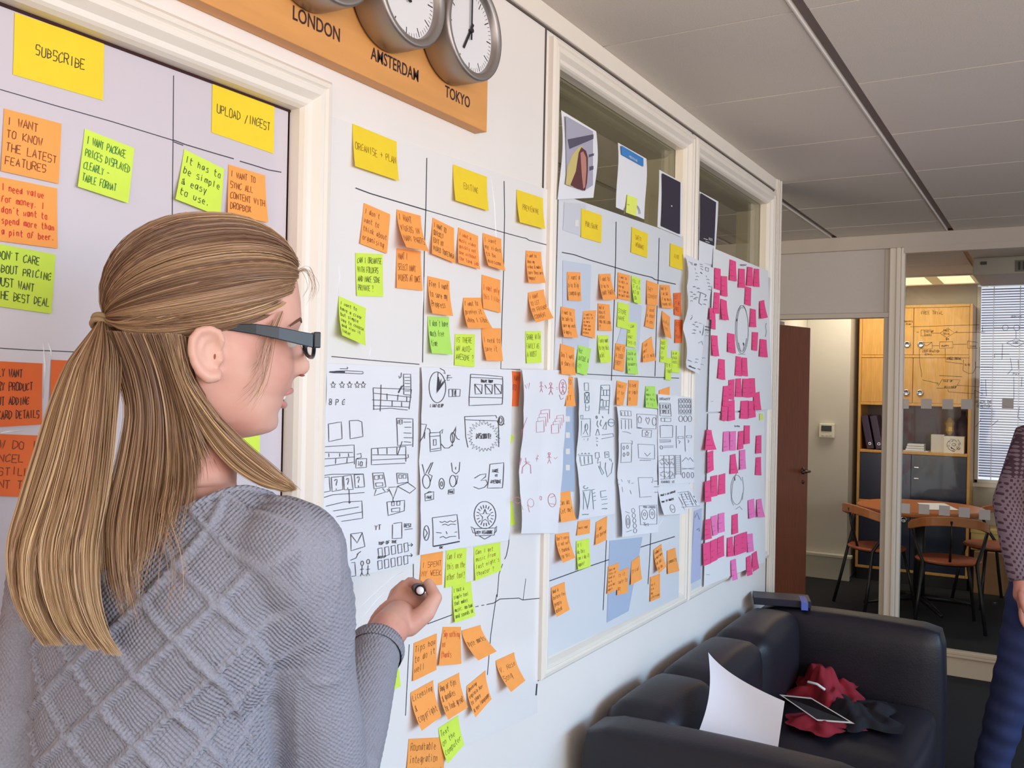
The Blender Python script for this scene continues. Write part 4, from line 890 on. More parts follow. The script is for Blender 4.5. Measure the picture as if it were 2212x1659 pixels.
sheet([(1244, 815), (1321, 823), (1328, 1110), (1241, 1122)], XS+.0175, 'sketch sheet of phone screens with a diamond shape, hung under the window film line', [(M_inkt, 1.1, k4), (M_ink, 1.5, [Y8('1000,262 1042,262'), Y8('1000,388 1040,386'), Y8('1200,205 1215,215'), Y8('1195,345 1220,350'), Y8('1190,448 1250,450')])], nx=2, ny=4, a=.003, left=.012, ph=.4, waves=lambda s, t_: -.006*(1-s)*math.sin(2*math.pi*t_))
k5 = [Y8('1415,480 1550,485 1550,545 1415,540 1415,480'), Y8('1430,500 1425,540'), Y8('1470,490 1470,540'), Y8('1510,490 1510,540'), Y8('1410,575 1555,585'), Y8('1418,590 1420,700'), Y8('1470,590 1470,700'), Y8('1515,590 1515,700'), Y8('1550,590 1552,690'), Y8('1430,730 1490,735 1545,755'),
      Y8('1625,520 1860,535 1855,700 1625,690 1625,520'), zs(1080, 800, .18083, [(1660+22*math.sin(a), 590-45*math.cos(a)) for a in np.linspace(0, 6.28, 6)]), Y8('1752,580 1735,560 1728,590 1755,645 1775,590 1765,560 1752,580'), zs(1080, 800, .18083, ell(1832, 610, 26, 48)), Y8('1690,710 1800,715 1795,800 1690,790 1690,710'), zs(1080, 800, .18083, star(1742, 755, 34)),
      Y8('1418,870 1555,870 1550,1095 1418,1100 1418,870'), zs(1080, 800, .18083, ell(1452, 925, 12, 22)), zs(1080, 800, .18083, ell(1500, 915, 12, 22)), zs(1080, 800, .18083, ell(1455, 1005, 12, 22)), zs(1080, 800, .18083, ell(1505, 995, 12, 22)), Y8('1545,840 1568,845 1565,885'),
      Y8('1640,880 1838,890 1835,1060 1645,1045 1640,880'), Y8('1715,985 1745,1025 1785,985'), Y8('1640,1280 1815,1280'), Y8('1640,1280 1655,1515 1790,1505'), Y8('1815,1290 1805,1340 1790,1330'), Y8('1395,1300 1390,1360 1415,1360'), Y8('1435,1300 1445,1330'), Y8('1435,1390 1440,1450'), Y8('1510,1310 1525,1350 1535,1310'), Y8('1550,1350 1580,1345'), Y8('1530,1430 1545,1475')]
k5 += word('~~~~', 1380, 995, 4, 6)+word('~~~', 1410, 1040, 4, 4)+word('~~~', 1410, 1052, 4, 4)+word('~~', 1411, 1064, 4, 4)
q5 = lambda s: zs(1180, 1050, .18083, P(s))
k5 += [zs(1180, 1050, .18083, ell(932, 420, 28, 80)), zs(1180, 1050, .18083, ell(932, 420, 14, 40)), q5('905,300 960,320'), q5('910,545 985,520')]+[zs(1180, 1050, .18083, ell(1010+i*4, 290+i*60, 22, 26)) for i in range(5)]
k5 += [q5('1095,235 1305,225 1295,450 1100,460 1095,235'), zs(1180, 1050, .18083, ell(1150, 340, 34, 60)), zs(1180, 1050, .18083, ell(1240, 330, 34, 60)), zs(1180, 1050, .18083, ell(1150, 335, 12, 20)), zs(1180, 1050, .18083, ell(1240, 325, 12, 20))]+word('YOU CHOOSE', 1386, 1097, 4, 2.8)+word('Yes', 1385, 1135, 7, 4)
sheet([(1329, 877), (1422, 884), (1418, 1149), (1335, 1160)], XS+.0185, 'pale sketch sheet with a star, heart and oval drawn in a row', [(M_inkg, 1.0, k5), (M_ink, 1.2, [Y8('1630,682 1680,688')])], nx=2, ny=4, a=.003, left=.008, low=.006, ph=.6)
Y5 = lambda s: zs(1180, 780, .18083, P(s))
k6 = []
for i in range(4):
    for j in range(3):
        k6.append(zs(1180, 780, .18083, ell(1600+i*34, 480+j*60, 12, 24, 9)))
        if j < 2: k6.append(Y5(f'{1355+i*32},{520+j*62} {1378+i*32},{520+j*62} {1378+i*32},{565+j*62} {1355+i*32},{565+j*62} {1355+i*32},{520+j*62}'))
for i in range(3): k6.append(zs(1180, 780, .18083, ell(1595+i*55, 688, 22, 36)))
k6 += [Y5('1575,450 1725,452 1720,635 1575,632 1575,450'), Y5('1345,500 1470,505 1480,660 1350,655 1345,500'), Y5('1360,680 1475,680 1475,722 1362,720 1360,680'), Y5('1400,682 1402,720'), Y5('1350,770 1500,770 1500,910 1355,915 1350,770'), Y5('1340,940 1475,938 1470,965 1345,970'), Y5('1345,955 1470,952'), zs(1180, 780, .18083, ell(1362, 1030, 14, 22)), Y5('1385,1015 1505,1012'), Y5('1385,1032 1505,1028'),
       Y5('1545,770 1545,1040'), Y5('1645,770 1645,1080'), Y5('1565,900 1625,900 1625,925 1565,925 1565,900'), Y5('1665,890 1728,890 1728,915 1665,915 1665,890'), Y5('1570,945 1590,960 1575,985'), Y5('1680,940 1695,955 1682,975'), Y5('1340,1130 1510,1125'), Y5('1330,1270 1510,1270'), Y5('1385,1130 1385,1410'), Y5('1448,1128 1450,1410'), Y5('1510,1125 1512,1400'), Y5('1340,1410 1510,1395')]
k6 += [zs(1180, 780, .18083, scrib([(1345, y), (1505, y)], 18, 22, s_)) for y, s_ in ((1180, 1), (1220, 2), (1330, 3), (1370, 4))]
for i in range(10): k6.append(Y5(f'1530,{1130+i*24} 1580,{1130+i*24}'))
k6 += [Y5('1525,1120 1525,1360'), Y5('1585,1120 1585,1360'), Y5('1600,1200 1650,1150 1680,1180 1700,1150 1740,1200'), Y5('1600,1290 1750,1275'), Y5('1595,1278 1745,1290')]+[zs(1180, 780, .18083, ell(1615+i*54, 1360, 16, 34)) for i in range(3)]
k6 += word('DRAGGY', 1424, 864, 5, 3.8)+word('CHARGE IT', 1424, 1043, 5, 3.2)
sheet([(1421, 851), (1496, 859), (1496, 1042), (1419, 1048)], XS+.0205, 'sketch sheet crowded with tiny grid screens, bridging the two windows', [(M_inkg, 1.0, k6), (M_ink, 1.2, [Y5('1400,545 1425,545 1425,570'), Y5('1380,585 1400,590 1395,615'), Y5('1375,768 1490,770')])], nx=2, ny=2, a=.003, low=.006)
sheet([(1419, 1046), (1470, 1044), (1476, 1108), (1427, 1112)], XS+.0215, 'small sheet with two lines of lettering and a smiley face, lower edge lifted', [(M_ink, 1.0, word('WHAT I AM MAKING', 1425, 1072, 4, 2.0, -.28)+word('WHY IT ROCKS', 1426, 1086, 4, 2.2, -.28)), (M_inkg, .9, [zs(1180, 1050, .18083, ell(1475, 265, 28, 48)), q5('1460,260 1470,285 1490,265')])], nx=1, ny=1, a=.003, low=.012)
k7 = [q5('1560,80 1690,60'), q5('1590,250 1800,232'), q5('1680,60 1720,230'), q5('1570,130 1610,220'), q5('1600,90 1640,240'), q5('1640,80 1670,160'), q5('1700,70 1760,225')]+[q5(f'{1580+i*14},{100+i*30} {1620+i*14},{96+i*30}') for i in range(5)]+[q5(f'{1645+i*12},{100+i*28} {1680+i*12},{96+i*28}') for i in range(5)]
sheet([(1455, 1044), (1486, 1038), (1506, 1092), (1473, 1100)], XS+.0225, 'small tilted sheet of columns hanging below the grid sketches', [(M_inkg, .9, k7), (M_ink, 1.1, [q5('1748,115 1752,135'), q5('1755,160 1768,195')])], nx=1, ny=1, a=.002, low=.010)
Y4 = lambda s: zs(1400, 500, .24116, P(s))
k8 = word('MOBILE APP', 1480, 568, 5, 2.2, .35)+[Y4('400,325 405,345'), Y4('450,290 480,300'), Y4('452,310 482,320'), Y4('455,330 480,345'), Y4('505,320 535,330 530,360 505,350 505,320'), Y4('508,395 512,410'), Y4('455,545 440,640 470,660'), Y4('455,545 510,570 500,590'), Y4('440,820 490,830 485,880 475,930'), Y4('450,890 455,910'), Y4('330,1030 380,1040 420,1060'), Y4('340,1090 345,1110'), Y4('420,1060 460,1090'), Y4('310,1150 360,1165'), Y4('375,760 350,790'), Y4('430,1000 470,985 480,1020')]
rg = random.Random(8)
for (x, y) in ((395, 370), (405, 400), (395, 430), (510, 430), (515, 460), (525, 490), (530, 520), (375, 490), (415, 505), (420, 540), (345, 540), (350, 580), (380, 560), (385, 600), (350, 620), (400, 590), (370, 670), (490, 610), (480, 650), (360, 750), (400, 770), (395, 810), (370, 830), (405, 850), (380, 880), (375, 910), (500, 880), (515, 900), (500, 930), (400, 1010), (405, 1040), (440, 1120), (395, 1100), (400, 1140), (390, 1170), (450, 1190), (470, 1130), (330, 1200), (420, 1230)):
    k8 += [Y4(f'{x},{y} {x+8},{y+rg.randint(0,8)} {x+14},{y-2} {x+22},{y+rg.randint(0,10)} {x+30},{y+4}')]
sheet([(1478, 548), (1542, 580), (1507, 808), (1470, 793)], XS+.026, 'long wavy sheet of handwriting curling off the post between the two windows', [(M_inkg, 1.2, k8), (M_ink, 1.8, [Y4('500,850 550,862'), Y4('500,878 545,888'), Y4('452,365 470,378'), Y4('330,1205 400,1228')])], nx=1, ny=3, a=.005, left=.012, low=.006, ph=0, waves=lambda s, t_: .016*(1-s)**2*abs(math.sin(3*math.pi*t_+.4)))
# ================================================================== sticky notes
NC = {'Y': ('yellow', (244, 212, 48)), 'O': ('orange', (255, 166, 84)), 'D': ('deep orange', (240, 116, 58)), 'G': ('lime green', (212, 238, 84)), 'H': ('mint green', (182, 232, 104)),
      'P': ('hot pink', (248, 82, 140)), 'L': ('pale pink', (250, 128, 190)), 'C': ('pale yellow', (232, 240, 110))}
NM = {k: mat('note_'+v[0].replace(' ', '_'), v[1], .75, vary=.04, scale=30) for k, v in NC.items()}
IK = {'k': mat('note_ink_black', (52, 40, 40), .6), 'b': mat('note_ink_brown', (120, 60, 34), .6), 'r': mat('note_ink_red', (206, 52, 44), .6), 'g': mat('note_ink_green', (52, 120, 62), .6), 'n': mat('note_ink_dark', (40, 62, 40), .6),
      'p': mat('note_ink_crimson', (176, 40, 92), .6), 'v': mat('note_ink_violet', (150, 60, 120), .6)}
def note(col, pts, lift, x, ink, text, label, group, wid=.0011, size=1.0, wide=False):
    c = P(pts); r = random.Random(hash_(pts)); lf = lift/1000.0
    top = [on(*c[0], 'x', x), on(*c[1], 'x', x)]; bot = [on(*c[3], 'x', x+lf), on(*c[2], 'x', x+lf*.9)]
    pw = 1.7
    def surf(s, t_, h=0):
        a = top[0]*(1-s)+top[1]*s; b_ = bot[0]*(1-s)+bot[1]*s; p = a*(1-t_)+b_*t_
        k_ = t_**pw; off = a[0]+(b_[0]-a[0])*k_
        # horizontal shift follows the same curve so that the edge bows like a curling note
        p = a+(b_-a)*np.array([k_, t_*.55+k_*.45, t_]); p[0] = off+h
        return p
    nx, ny = (2, 2) if lift < 1.5 else (3, 8)
    nx, ny = 3, (3 if lift < 1.5 else 9)
    V = [surf(i/nx, j/ny) for j in range(ny+1) for i in range(nx+1)]
    b = MB(); b.add(V, [(j*(nx+1)+i, (j+1)*(nx+1)+i, (j+1)*(nx+1)+i+1, j*(nx+1)+i+1) for j in range(ny) for i in range(nx)])
    o = b.build('sticky_note', NM[col], smooth=True)
    tag(o, label, 'sticky note', group)
    if text:
        lines = [l.replace('^', '/') for l in text.split('/')]; n = len(lines); mx = max(len(l) for l in lines)
        W_ = np.linalg.norm(top[1]-top[0]); H_ = np.linalg.norm(bot[0]-top[0]); 
        step = .86*H_/max(n, 3.2) if not wide else H_/3.4; h = step*.60*size; aw = min(W_*.90/max(mx, 3), h*1.0)
        if wide: h = H_*.17; aw = W_*.062; step = H_*.28
        st = []; y0 = H_*.5+step*(n-1)/2 if (wide or n < 3) else H_*.90-step*.62
        for i, l in enumerate(lines):
            st += write_line(l, W_*(.06 if not wide else .5-.5*mx*aw/W_*.98), y0-i*step-h*.4*(1 if (wide or n < 3) else 0), h, aw, .06, r, slope=r.uniform(-.02, .02))
        b2 = MB()
        dense = []
        for s_ in st:
            q = [s_[0]]
            for p0, p1 in zip(s_[:-1], s_[1:]):
                m_ = max(1, int(abs(p1[1]-p0[1])/(H_/9))+1)
                q += [(p0[0]+(p1[0]-p0[0])*i/m_, p0[1]+(p1[1]-p0[1])*i/m_) for i in range(1, m_+1)]
            dense.append(q)
        def fn(u_, v_):
            s = min(.99, max(.01, u_/W_)); t_ = min(.99, max(.01, 1-v_/H_))
            # lie on the facets of the mesh
            j = min(ny-1, int(t_*ny)); f_ = t_*ny-j
            p = surf(s, j/ny)*(1-f_)+surf(s, (j+1)/ny)*f_; p = p+np.array([.00045, 0, 0]); return p
        strokes_mesh(b2, dense, wid, fn)
        b2.build('handwriting', IK[ink], o)
    return o
def hash_(s): return sum((i+1)*ord(c) for i, c in enumerate(s)) % 99991
BX = -.029; FX = XS+.0009; WX = XF+.0010; UX = .0246
GB, GW, GN, GP = 'notes on the framed board', 'notes on the plain wall film', 'notes on the window film', 'pink notes on the flip chart sheets'
def lab(c, t): return NC[c][0]+' sticky note '+t
for row in (
 # framed board
 ('Y','32,27 225,92 223,217 28,161',0,'k','SUBSCRIBE','card-size note reading SUBSCRIBE, in the top corner of the framed board'),
 ('Y','459,176 593,229 591,332 457,286',0,'k','UPLOAD ^INGEST','card-size note reading UPLOAD /INGEST'),
 ('O','9,234 133,267 127,397 2,369',2,'b','I WANT/TO KNOW/THE LATEST/FEATURES','reading I WANT TO KNOW THE LATEST FEATURES'),
 ('O','-5,381 124,407 125,537 -4,520',2,'r','I need value/for money. I/don\'t want to/spend more than/a pint of beer.','in red ink about value for money and a pint of beer'),
 ('G','183,278 290,320 277,439 168,403',5,'g','I WANT PACKAGE/PRICES DISPLAYED/CLEARLY -/TABLE FORMAT','reading I WANT PACKAGE PRICES DISPLAYED CLEARLY - TABLE FORMAT'),
 ('G','398,322 484,365 476,468 379,430',7,'n','It has to/be simple/& easy/to use.','reading It has to be simple & easy to use'),
 ('O','494,355 573,379 580,481 492,462',6,'b','I WANT TO/SYNC ALL/CONTENT WITH/DROPBOX','reading I WANT TO SYNC ALL CONTENT'),
 ('G','-14,524 120,550 111,678 -16,660',2,'n','DON\'T CARE/ABOUT PRICING/JUST WANT/THE BEST DEAL','reading DON\'T CARE ABOUT PRICING JUST WANT THE BEST DEAL'),
 ('D','-27,779 92,785 91,917 -28,924',3,'k','ONLY WANT/VERY PRODUCT/HOUT ADDING/M CARD DETAILS','about adding card details, second orange note up from the shoulder'),
 ('D','-38,936 88,941 80,1075 -40,1070',3,'b','HOW DO I/CANCEL ?/I STILL/WANT TO','reading DO I CANCEL ? STILL, just above the woman\'s left shoulder'),
 ('D','111,777 218,782 214,902 108,896',2,'k','','half hidden behind the ponytail, only its corner showing'),
 ('O','402,457 488,478 484,588 398,566',2,'k','','peeking out above the top of the woman\'s head'),
 ('O','499,476 584,499 583,598 500,578',3,'k','','showing a corner above the woman\'s forehead'),
 ('G','478,930 562,935 559,1014 474,1012',2,'n','MORE/HOUSE','showing a corner under the woman\'s chin'),
): note(row[0], row[1], row[2], BX, row[3], row[4], lab(row[0], row[5]), GB, .0011 if row[0] != 'Y' else .0012, wide=(row[0] == 'Y'))
for row in (
 # plain wall film
 ('Y','762,267 857,306 862,391 767,359',9,'b','ORGANISE + PLAN','reading ORGANISE + PLAN'),
 ('Y','979,355 1052,382 1056,456 984,433',10,'b','EDITING','reading EDITING'),
 ('Y','1116,409 1173,428 1178,495 1123,480',12,'b','PREVIEWING','reading PREVIEWING'),
 ('O','786,438 843,463 836,548 778,526',3,'b','I don\'t/want to/think about/organising','reading I don\'t want to think about organising'),
 ('O','857,536 909,543 913,628 857,622',4,'b','WANT I/SELECT MANY/VIDEOS AT ONCE','reading WANT I SELECT MANY VIDEOS AT ONCE, tucked under a curling note'),
 ('O','857,452 909,466 927,544 878,534',30,'b','I WANT/VIDEOS IN/MANY PARTS','strongly curled, reading I WANT VIDEOS IN MANY PARTS'),
 ('O','935,470 981,493 984,569 933,548',9,'k','I WANT TO/QUICKLY/EDIT MY/VIDEO TOGETHER','reading I WANT TO QUICKLY EDIT MY VIDEO TOGETHER'),
 ('O','990,491 1033,510 1037,582 990,568',10,'r','I want a/music video/quickly not/one without/the long job','in red ink about a music video, middle of three in a row'),
 ('O','1043,503 1083,516 1092,586 1055,574',18,'b','I want/my video/to be/awesome','reading I want my video to be awesome'),
 ('G','768,546 827,549 828,641 771,639',2,'n','CAN I ORGANISE/WITH FOLDERS/AND MAKE SOME/PRIVATE ?','reading CAN I ORGANISE WITH FOLDERS AND MAKE SOME PRIVATE ?'),
 ('G','732,639 791,666 790,747 739,724',20,'n','I want to/have a clear/but simple/way to choose/and view it/later','curled, covered in small writing, nearest the framed board'),
 ('O','924,596 971,607 979,683 934,677',17,'k','Free I want/to save my/Progress','reading Free I want to save my Progress'),
 ('H','924,683 970,685 978,766 933,763',13,'n','I don\'t have/much free/time','reading I don\'t have much free time'),
 ('G','983,721 1026,722 1025,793 982,789',2,'n','IS THERE/AN AUTO-/AWESOME ?','reading IS THERE AN AUTO-AWESOME ?'),
 ('O','1001,643 1039,643 1064,709 1011,709',26,'b','I want to/preview it/when I like','bent sideways, written only at the top, beside red ink'),
 ('O','1041,593 1081,605 1082,676 1044,666',6,'r','I want only/this I like','in red ink with two short lines, under the awesome note'),
 ('O','1040,709 1082,709 1087,780 1051,779',12,'b','I need to/save it','below the sideways bent note, just right of the AUTO-AWESOME note'),
 ('O','1136,541 1169,544 1179,611 1142,611',13,'b','I want to/show my/video & make/sure they are/happy!','with five dense lines ending in happy, under PREVIEWING'),
 ('O','1141,632 1175,625 1196,687 1158,697',28,'b','I WANT/TO LET/MY FRIENDS/COMMENT','reading I WANT TO LET MY FRIENDS COMMENT'),
 ('G','1135,715 1169,715 1170,783 1138,785',3,'n','SHARE WITH/FAMILY AS/A BOOST','reading SHARE WITH FAMILY AS A BOOST'),
 ('D','1103,801 1125,804 1120,878 1096,877',2,'k','I WANT/AUTO/?','narrow strip visible between two sketch sheets'),
 ('G','1078,912 1111,944 1096,970 1070,948',1,'n','','sliver poking out between the DISCOUNT sheet and the red sketch sheet'),
 ('G','1078,1076 1106,1082 1114,1133 1082,1139',3,'n','','sliver low in the gap beside the star badge drawing'),
 ('G','868,968 899,984 897,1002 868,1020',1,'n','','tiny sliver between the first two sketch sheets'),
 ('O','910,1198 957,1190 955,1263 907,1267',3,'b','I SPENT/MY WEEK','reading I SPENT, touched by the marker hand'),
 ('G','964,1188 1008,1183 1006,1260 962,1270',3,'b','Can I use/this on the/other tool?','in brown ink below the wavy-line drawing, left of the theater note'),
 ('G','1024,1181 1081,1171 1083,1232 1027,1255',5,'b','Can I get/music from/last night\'s/theater ?','reading Can I get music from last night\'s theater ?'),
 ('G','977,1265 1018,1255 1027,1330 983,1346',9,'n','I WANT A/simple tool/that makes/music. am bad/and sounds ok','with five black lines starting I WANT A, right of the hand'),
 ('O','894,1389 944,1368 943,1447 892,1472',3,'k','Tips how/to do it/well','reading Tips how to do it well'),
 ('O','957,1354 996,1354 997,1434 948,1438',8,'r','Say nothing/no/thanks','in red ink between Tips how to do it well and Bite marks'),
 ('O','997,1362 1038,1350 1073,1407 1033,1427',34,'k','Byte marks','tilted and blowing off the wall, with one written line'),
 ('O','1071,1427 1111,1409 1135,1470 1104,1495',32,'k','V. Nose/Song','curling at the far right of the loose orange cluster'),
 ('O','887,1496 936,1469 954,1547 911,1579',28,'k','Licensing/&/copyright','first in the lower row of the loose cluster, above the ROUNDTABLE note'),
 ('G','947,1573 990,1545 1003,1608 967,1650',10,'n','Text/on the/computer','lowest green note, below the loose orange cluster'),
 ('O','947,1476 992,1453 1011,1528 968,1555',28,'k','Bag of tips/& goodies/to look great','middle of the lower row in the loose cluster'),
 ('O','1008,1482 1049,1448 1062,1510 1027,1550',24,'k','Opening/explain how/to share/a new language','with four slanted lines, last in the loose cluster\'s lower row'),
 ('O','883,1596 963,1592 957,1690 877,1697',5,'k','Roundtable/integration/would it tool','reading Roundtable integration, cut by the bottom of the picture'),
 ('G','800,1432 860,1417 866,1482 806,1514',3,'n','','half behind the grey sleeve below the wrist'),
): note(row[0], row[1], row[2], FX+(.0175 if 'strip visible' in row[5] else 0)*0, row[3], row[4], lab(row[0], row[5]), GW, .0009, wide=(row[0] == 'Y'))
for row in (
 # window film
 ('Y','1256,450 1300,465 1299,525 1255,512',1,'b','PUBLISHING','with one word, first in the header row on the window film'),
 ('Y','1365,490 1400,505 1398,557 1363,545',1,'b','SAFETY/INSURANCE','with two words, second in the header row on the window film'),
 ('Y','1448,525 1476,536 1475,584 1447,575',1,'b','CLICKS','partly shaded by the wavy handwriting sheet'),
 ('O','1225,587 1254,588 1256,650 1228,649',4,'k','I want a/big big/campaign','reading big campaign, first on the window film'),
 ('O','1294,592 1319,591 1334,647 1303,648',20,'b','I want to/trim in/MANY PARTS','curled at the bottom, reading MANY PARTS, right of the campaign note'),
 ('O','1335,588 1361,595 1361,650 1335,645',2,'b','I want to/to edit in/one go/so I can do/my back work','with five lines, between MANY PARTS and a narrow green note'),
 ('G','1364,595 1384,602 1385,657 1370,653',12,'n','WILL IT/IT IS A/BLT OF/JOB','narrow, highest green note on the window film'),
 ('O','1212,662 1242,668 1249,730 1218,728',18,'b','I want to/be safe to/save my work/& apply','curled, below the campaign note at the edge of the window film'),
 ('O','1260,672 1288,670 1285,731 1258,724',6,'b','I want to/do this in/no more/than one/time and/accord','with many tiny lines, below the campaign note'),
 ('O','1292,655 1317,658 1322,715 1293,714',3,'b','WHAT IF/MEDIA IS/MISSING/FROM THE CLOUD/??','with five lines directly under the MANY PARTS note'),
 ('G','1291,724 1315,725 1321,782 1298,784',15,'n','I only want/to try this/a bit','curled, below the five-line orange note under MANY PARTS'),
 ('G','1335,652 1359,658 1358,712 1333,706',2,'n','STORE/NAME','with two short lines, directly below five-line orange and narrow green notes'),
 ('G','1356,695 1376,697 1374,752 1354,748',3,'n','I CAN/DO/WHAT/THIS IS','overlapping the lower corner of a green note with two lines'),
 ('O','1330,741 1351,745 1348,803 1327,798',3,'b','WHAT IS/A GOOD/SHOT?','with three lines, left neighbour of a mint green note'),
 ('H','1354,754 1375,755 1379,809 1356,807',8,'n','Could we/build/speakers/in','in the bottom row of the window film\'s upper grid'),
 ('O','1398,659 1417,661 1413,711 1393,705',3,'b','I need/a shout/in one','tucked below a note with a folded corner'),
 ('O','1397,605 1423,614 1420,660 1398,658',5,'b','THEY/COMMENT','with a folded corner, crossing the marker column line'),
 ('O','1426,615 1447,616 1456,667 1430,665',11,'b','WHAT IF/I AM SAD/if my music/sounds off','slightly curled, left of a deep orange note in shade'),
 ('O','1430,671 1448,685 1451,732 1438,727',26,'k','useful/tips','twisted into a diamond, between the columns near the post'),
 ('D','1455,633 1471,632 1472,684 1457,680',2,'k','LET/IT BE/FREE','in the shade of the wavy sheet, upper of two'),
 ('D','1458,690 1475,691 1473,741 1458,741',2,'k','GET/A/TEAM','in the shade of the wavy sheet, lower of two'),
 ('O','1388,741 1408,727 1418,779 1389,783',8,'b','I use/part/of it easy','with a peeled corner, alone low in the third column'),
 ('G','1427,732 1442,733 1440,784 1426,782',2,'n','DOES/WHAT/IT/SAY','tall, touching the twisted orange note'),
 ('G','1451,757 1468,758 1469,793 1452,792',2,'n','IN AN/OTHER/VIDEO','shaded by the wavy sheet, above a green note'),
 ('G','1451,777 1469,779 1468,806 1451,804',3,'n','I','lowest green note beside the post, under the wavy sheet'),
 ('G','1438,772 1452,773 1450,822 1437,820',4,'n','TO ME/I WANT','hanging below the grid line, third from the post'),
 ('O','1211,742 1241,751 1244,811 1213,808',14,'b','Don\'t want/a share it','with two lines, curled, above the red stick figure sheet'),
 ('H','1249,745 1277,753 1268,811 1246,805',9,'n','Not/UNIQUE &/it?','with an underlined word, beside a curled orange note'),
 ('O','1227,813 1238,814 1244,877 1222,877',8,'b','TO/C/IT','narrow strip between the red stick figures and the phone screen sheet'),
 ('O','1333,822 1355,828 1346,876 1332,875',9,'b','Make/it be/me','flared at the top, above the star and heart sheet'),
 ('O','1358,821 1380,822 1377,876 1356,876',2,'b','to need/or simple/to','flat and square, above the star and heart sheet'),
 ('H','1395,834 1415,834 1422,883 1395,880',8,'n','Do/make it/or help/it is','just left of the tiny grid sheet'),
 ('O','1424,843 1447,835 1445,885 1423,885',2,'k','Tools','short, its lower part covered by the tiny grid sheet'),
 ('O','1208,1064 1232,1060 1245,1123 1212,1129',12,'k','Can do/Let me!','curled, below the painted blue reflection and above two orange notes'),
 ('O','1249,1126 1275,1122 1274,1152 1246,1157',2,'k','Music app','wide and short, under the phone screen sheet'),
 ('O','1288,1128 1312,1115 1310,1166 1286,1178',4,'k','I am/so bored','with slanted writing near the phone screen sheet corner'),
 ('O','1200,1154 1230,1149 1243,1205 1216,1216',26,'b','Don\'t worry/if not well/I thanked/for this','curling strongly, lower edge of the window film'),
 ('G','1245,1169 1273,1163 1276,1223 1249,1232',7,'n','If I/do this/can I do it/again?','the only green note in the lowest rows of the window film'),
 ('O','1191,1269 1220,1257 1231,1317 1203,1333',18,'k','Had A/before few/people/asked','isolated in the bottom corner of the window film, below the marker line'),
 ('O','1314,1224 1337,1215 1333,1274 1312,1283',3,'b','Does my/story so/need to/be a/word doc/again','first of three in the low middle group'),
 ('O','1335,1235 1358,1225 1356,1280 1333,1286',4,'b','Is it/safe to/do','second of three in the low middle group, overlapping its neighbour'),
 ('O','1364,1213 1382,1200 1387,1251 1363,1264',6,'b','Trial','with one short word, third in the low middle group'),
 ('O','1412,1188 1429,1175 1440,1224 1423,1239',18,'k','Feedback is/a must-have/not just/for fun','with four slanted lines, low beside the post'),
 ('O','1441,1190 1459,1183 1468,1233 1443,1240',4,'k','community','with one slanted word, rightmost of the low orange notes'),
 ('O','1405,1247 1426,1239 1426,1291 1405,1300',3,'b','I/use it/in a/day/with friends','lowest orange note on the window film'),
): note(row[0], row[1], row[2], WX, row[3], row[4], lab(row[0], row[5]), GN, .0009, wide=(row[0] == 'Y'))
note('C', '1355,420 1377,429 1374,467 1352,459', 1, XP+.006, 'n', '~~', 'small pale yellow sticky note on the print-out with the blue header', 'notes on print-outs', .0008)
note('C', '1641,893 1648,893 1649,906 1641,908', 0, UX, 'n', '', 'tiny pale yellow flag at the top corner of the lower flip chart sheet', 'notes on print-outs')
pk = lambda t: t
U_, D_ = 'on the upper sheet', 'on the lower sheet'
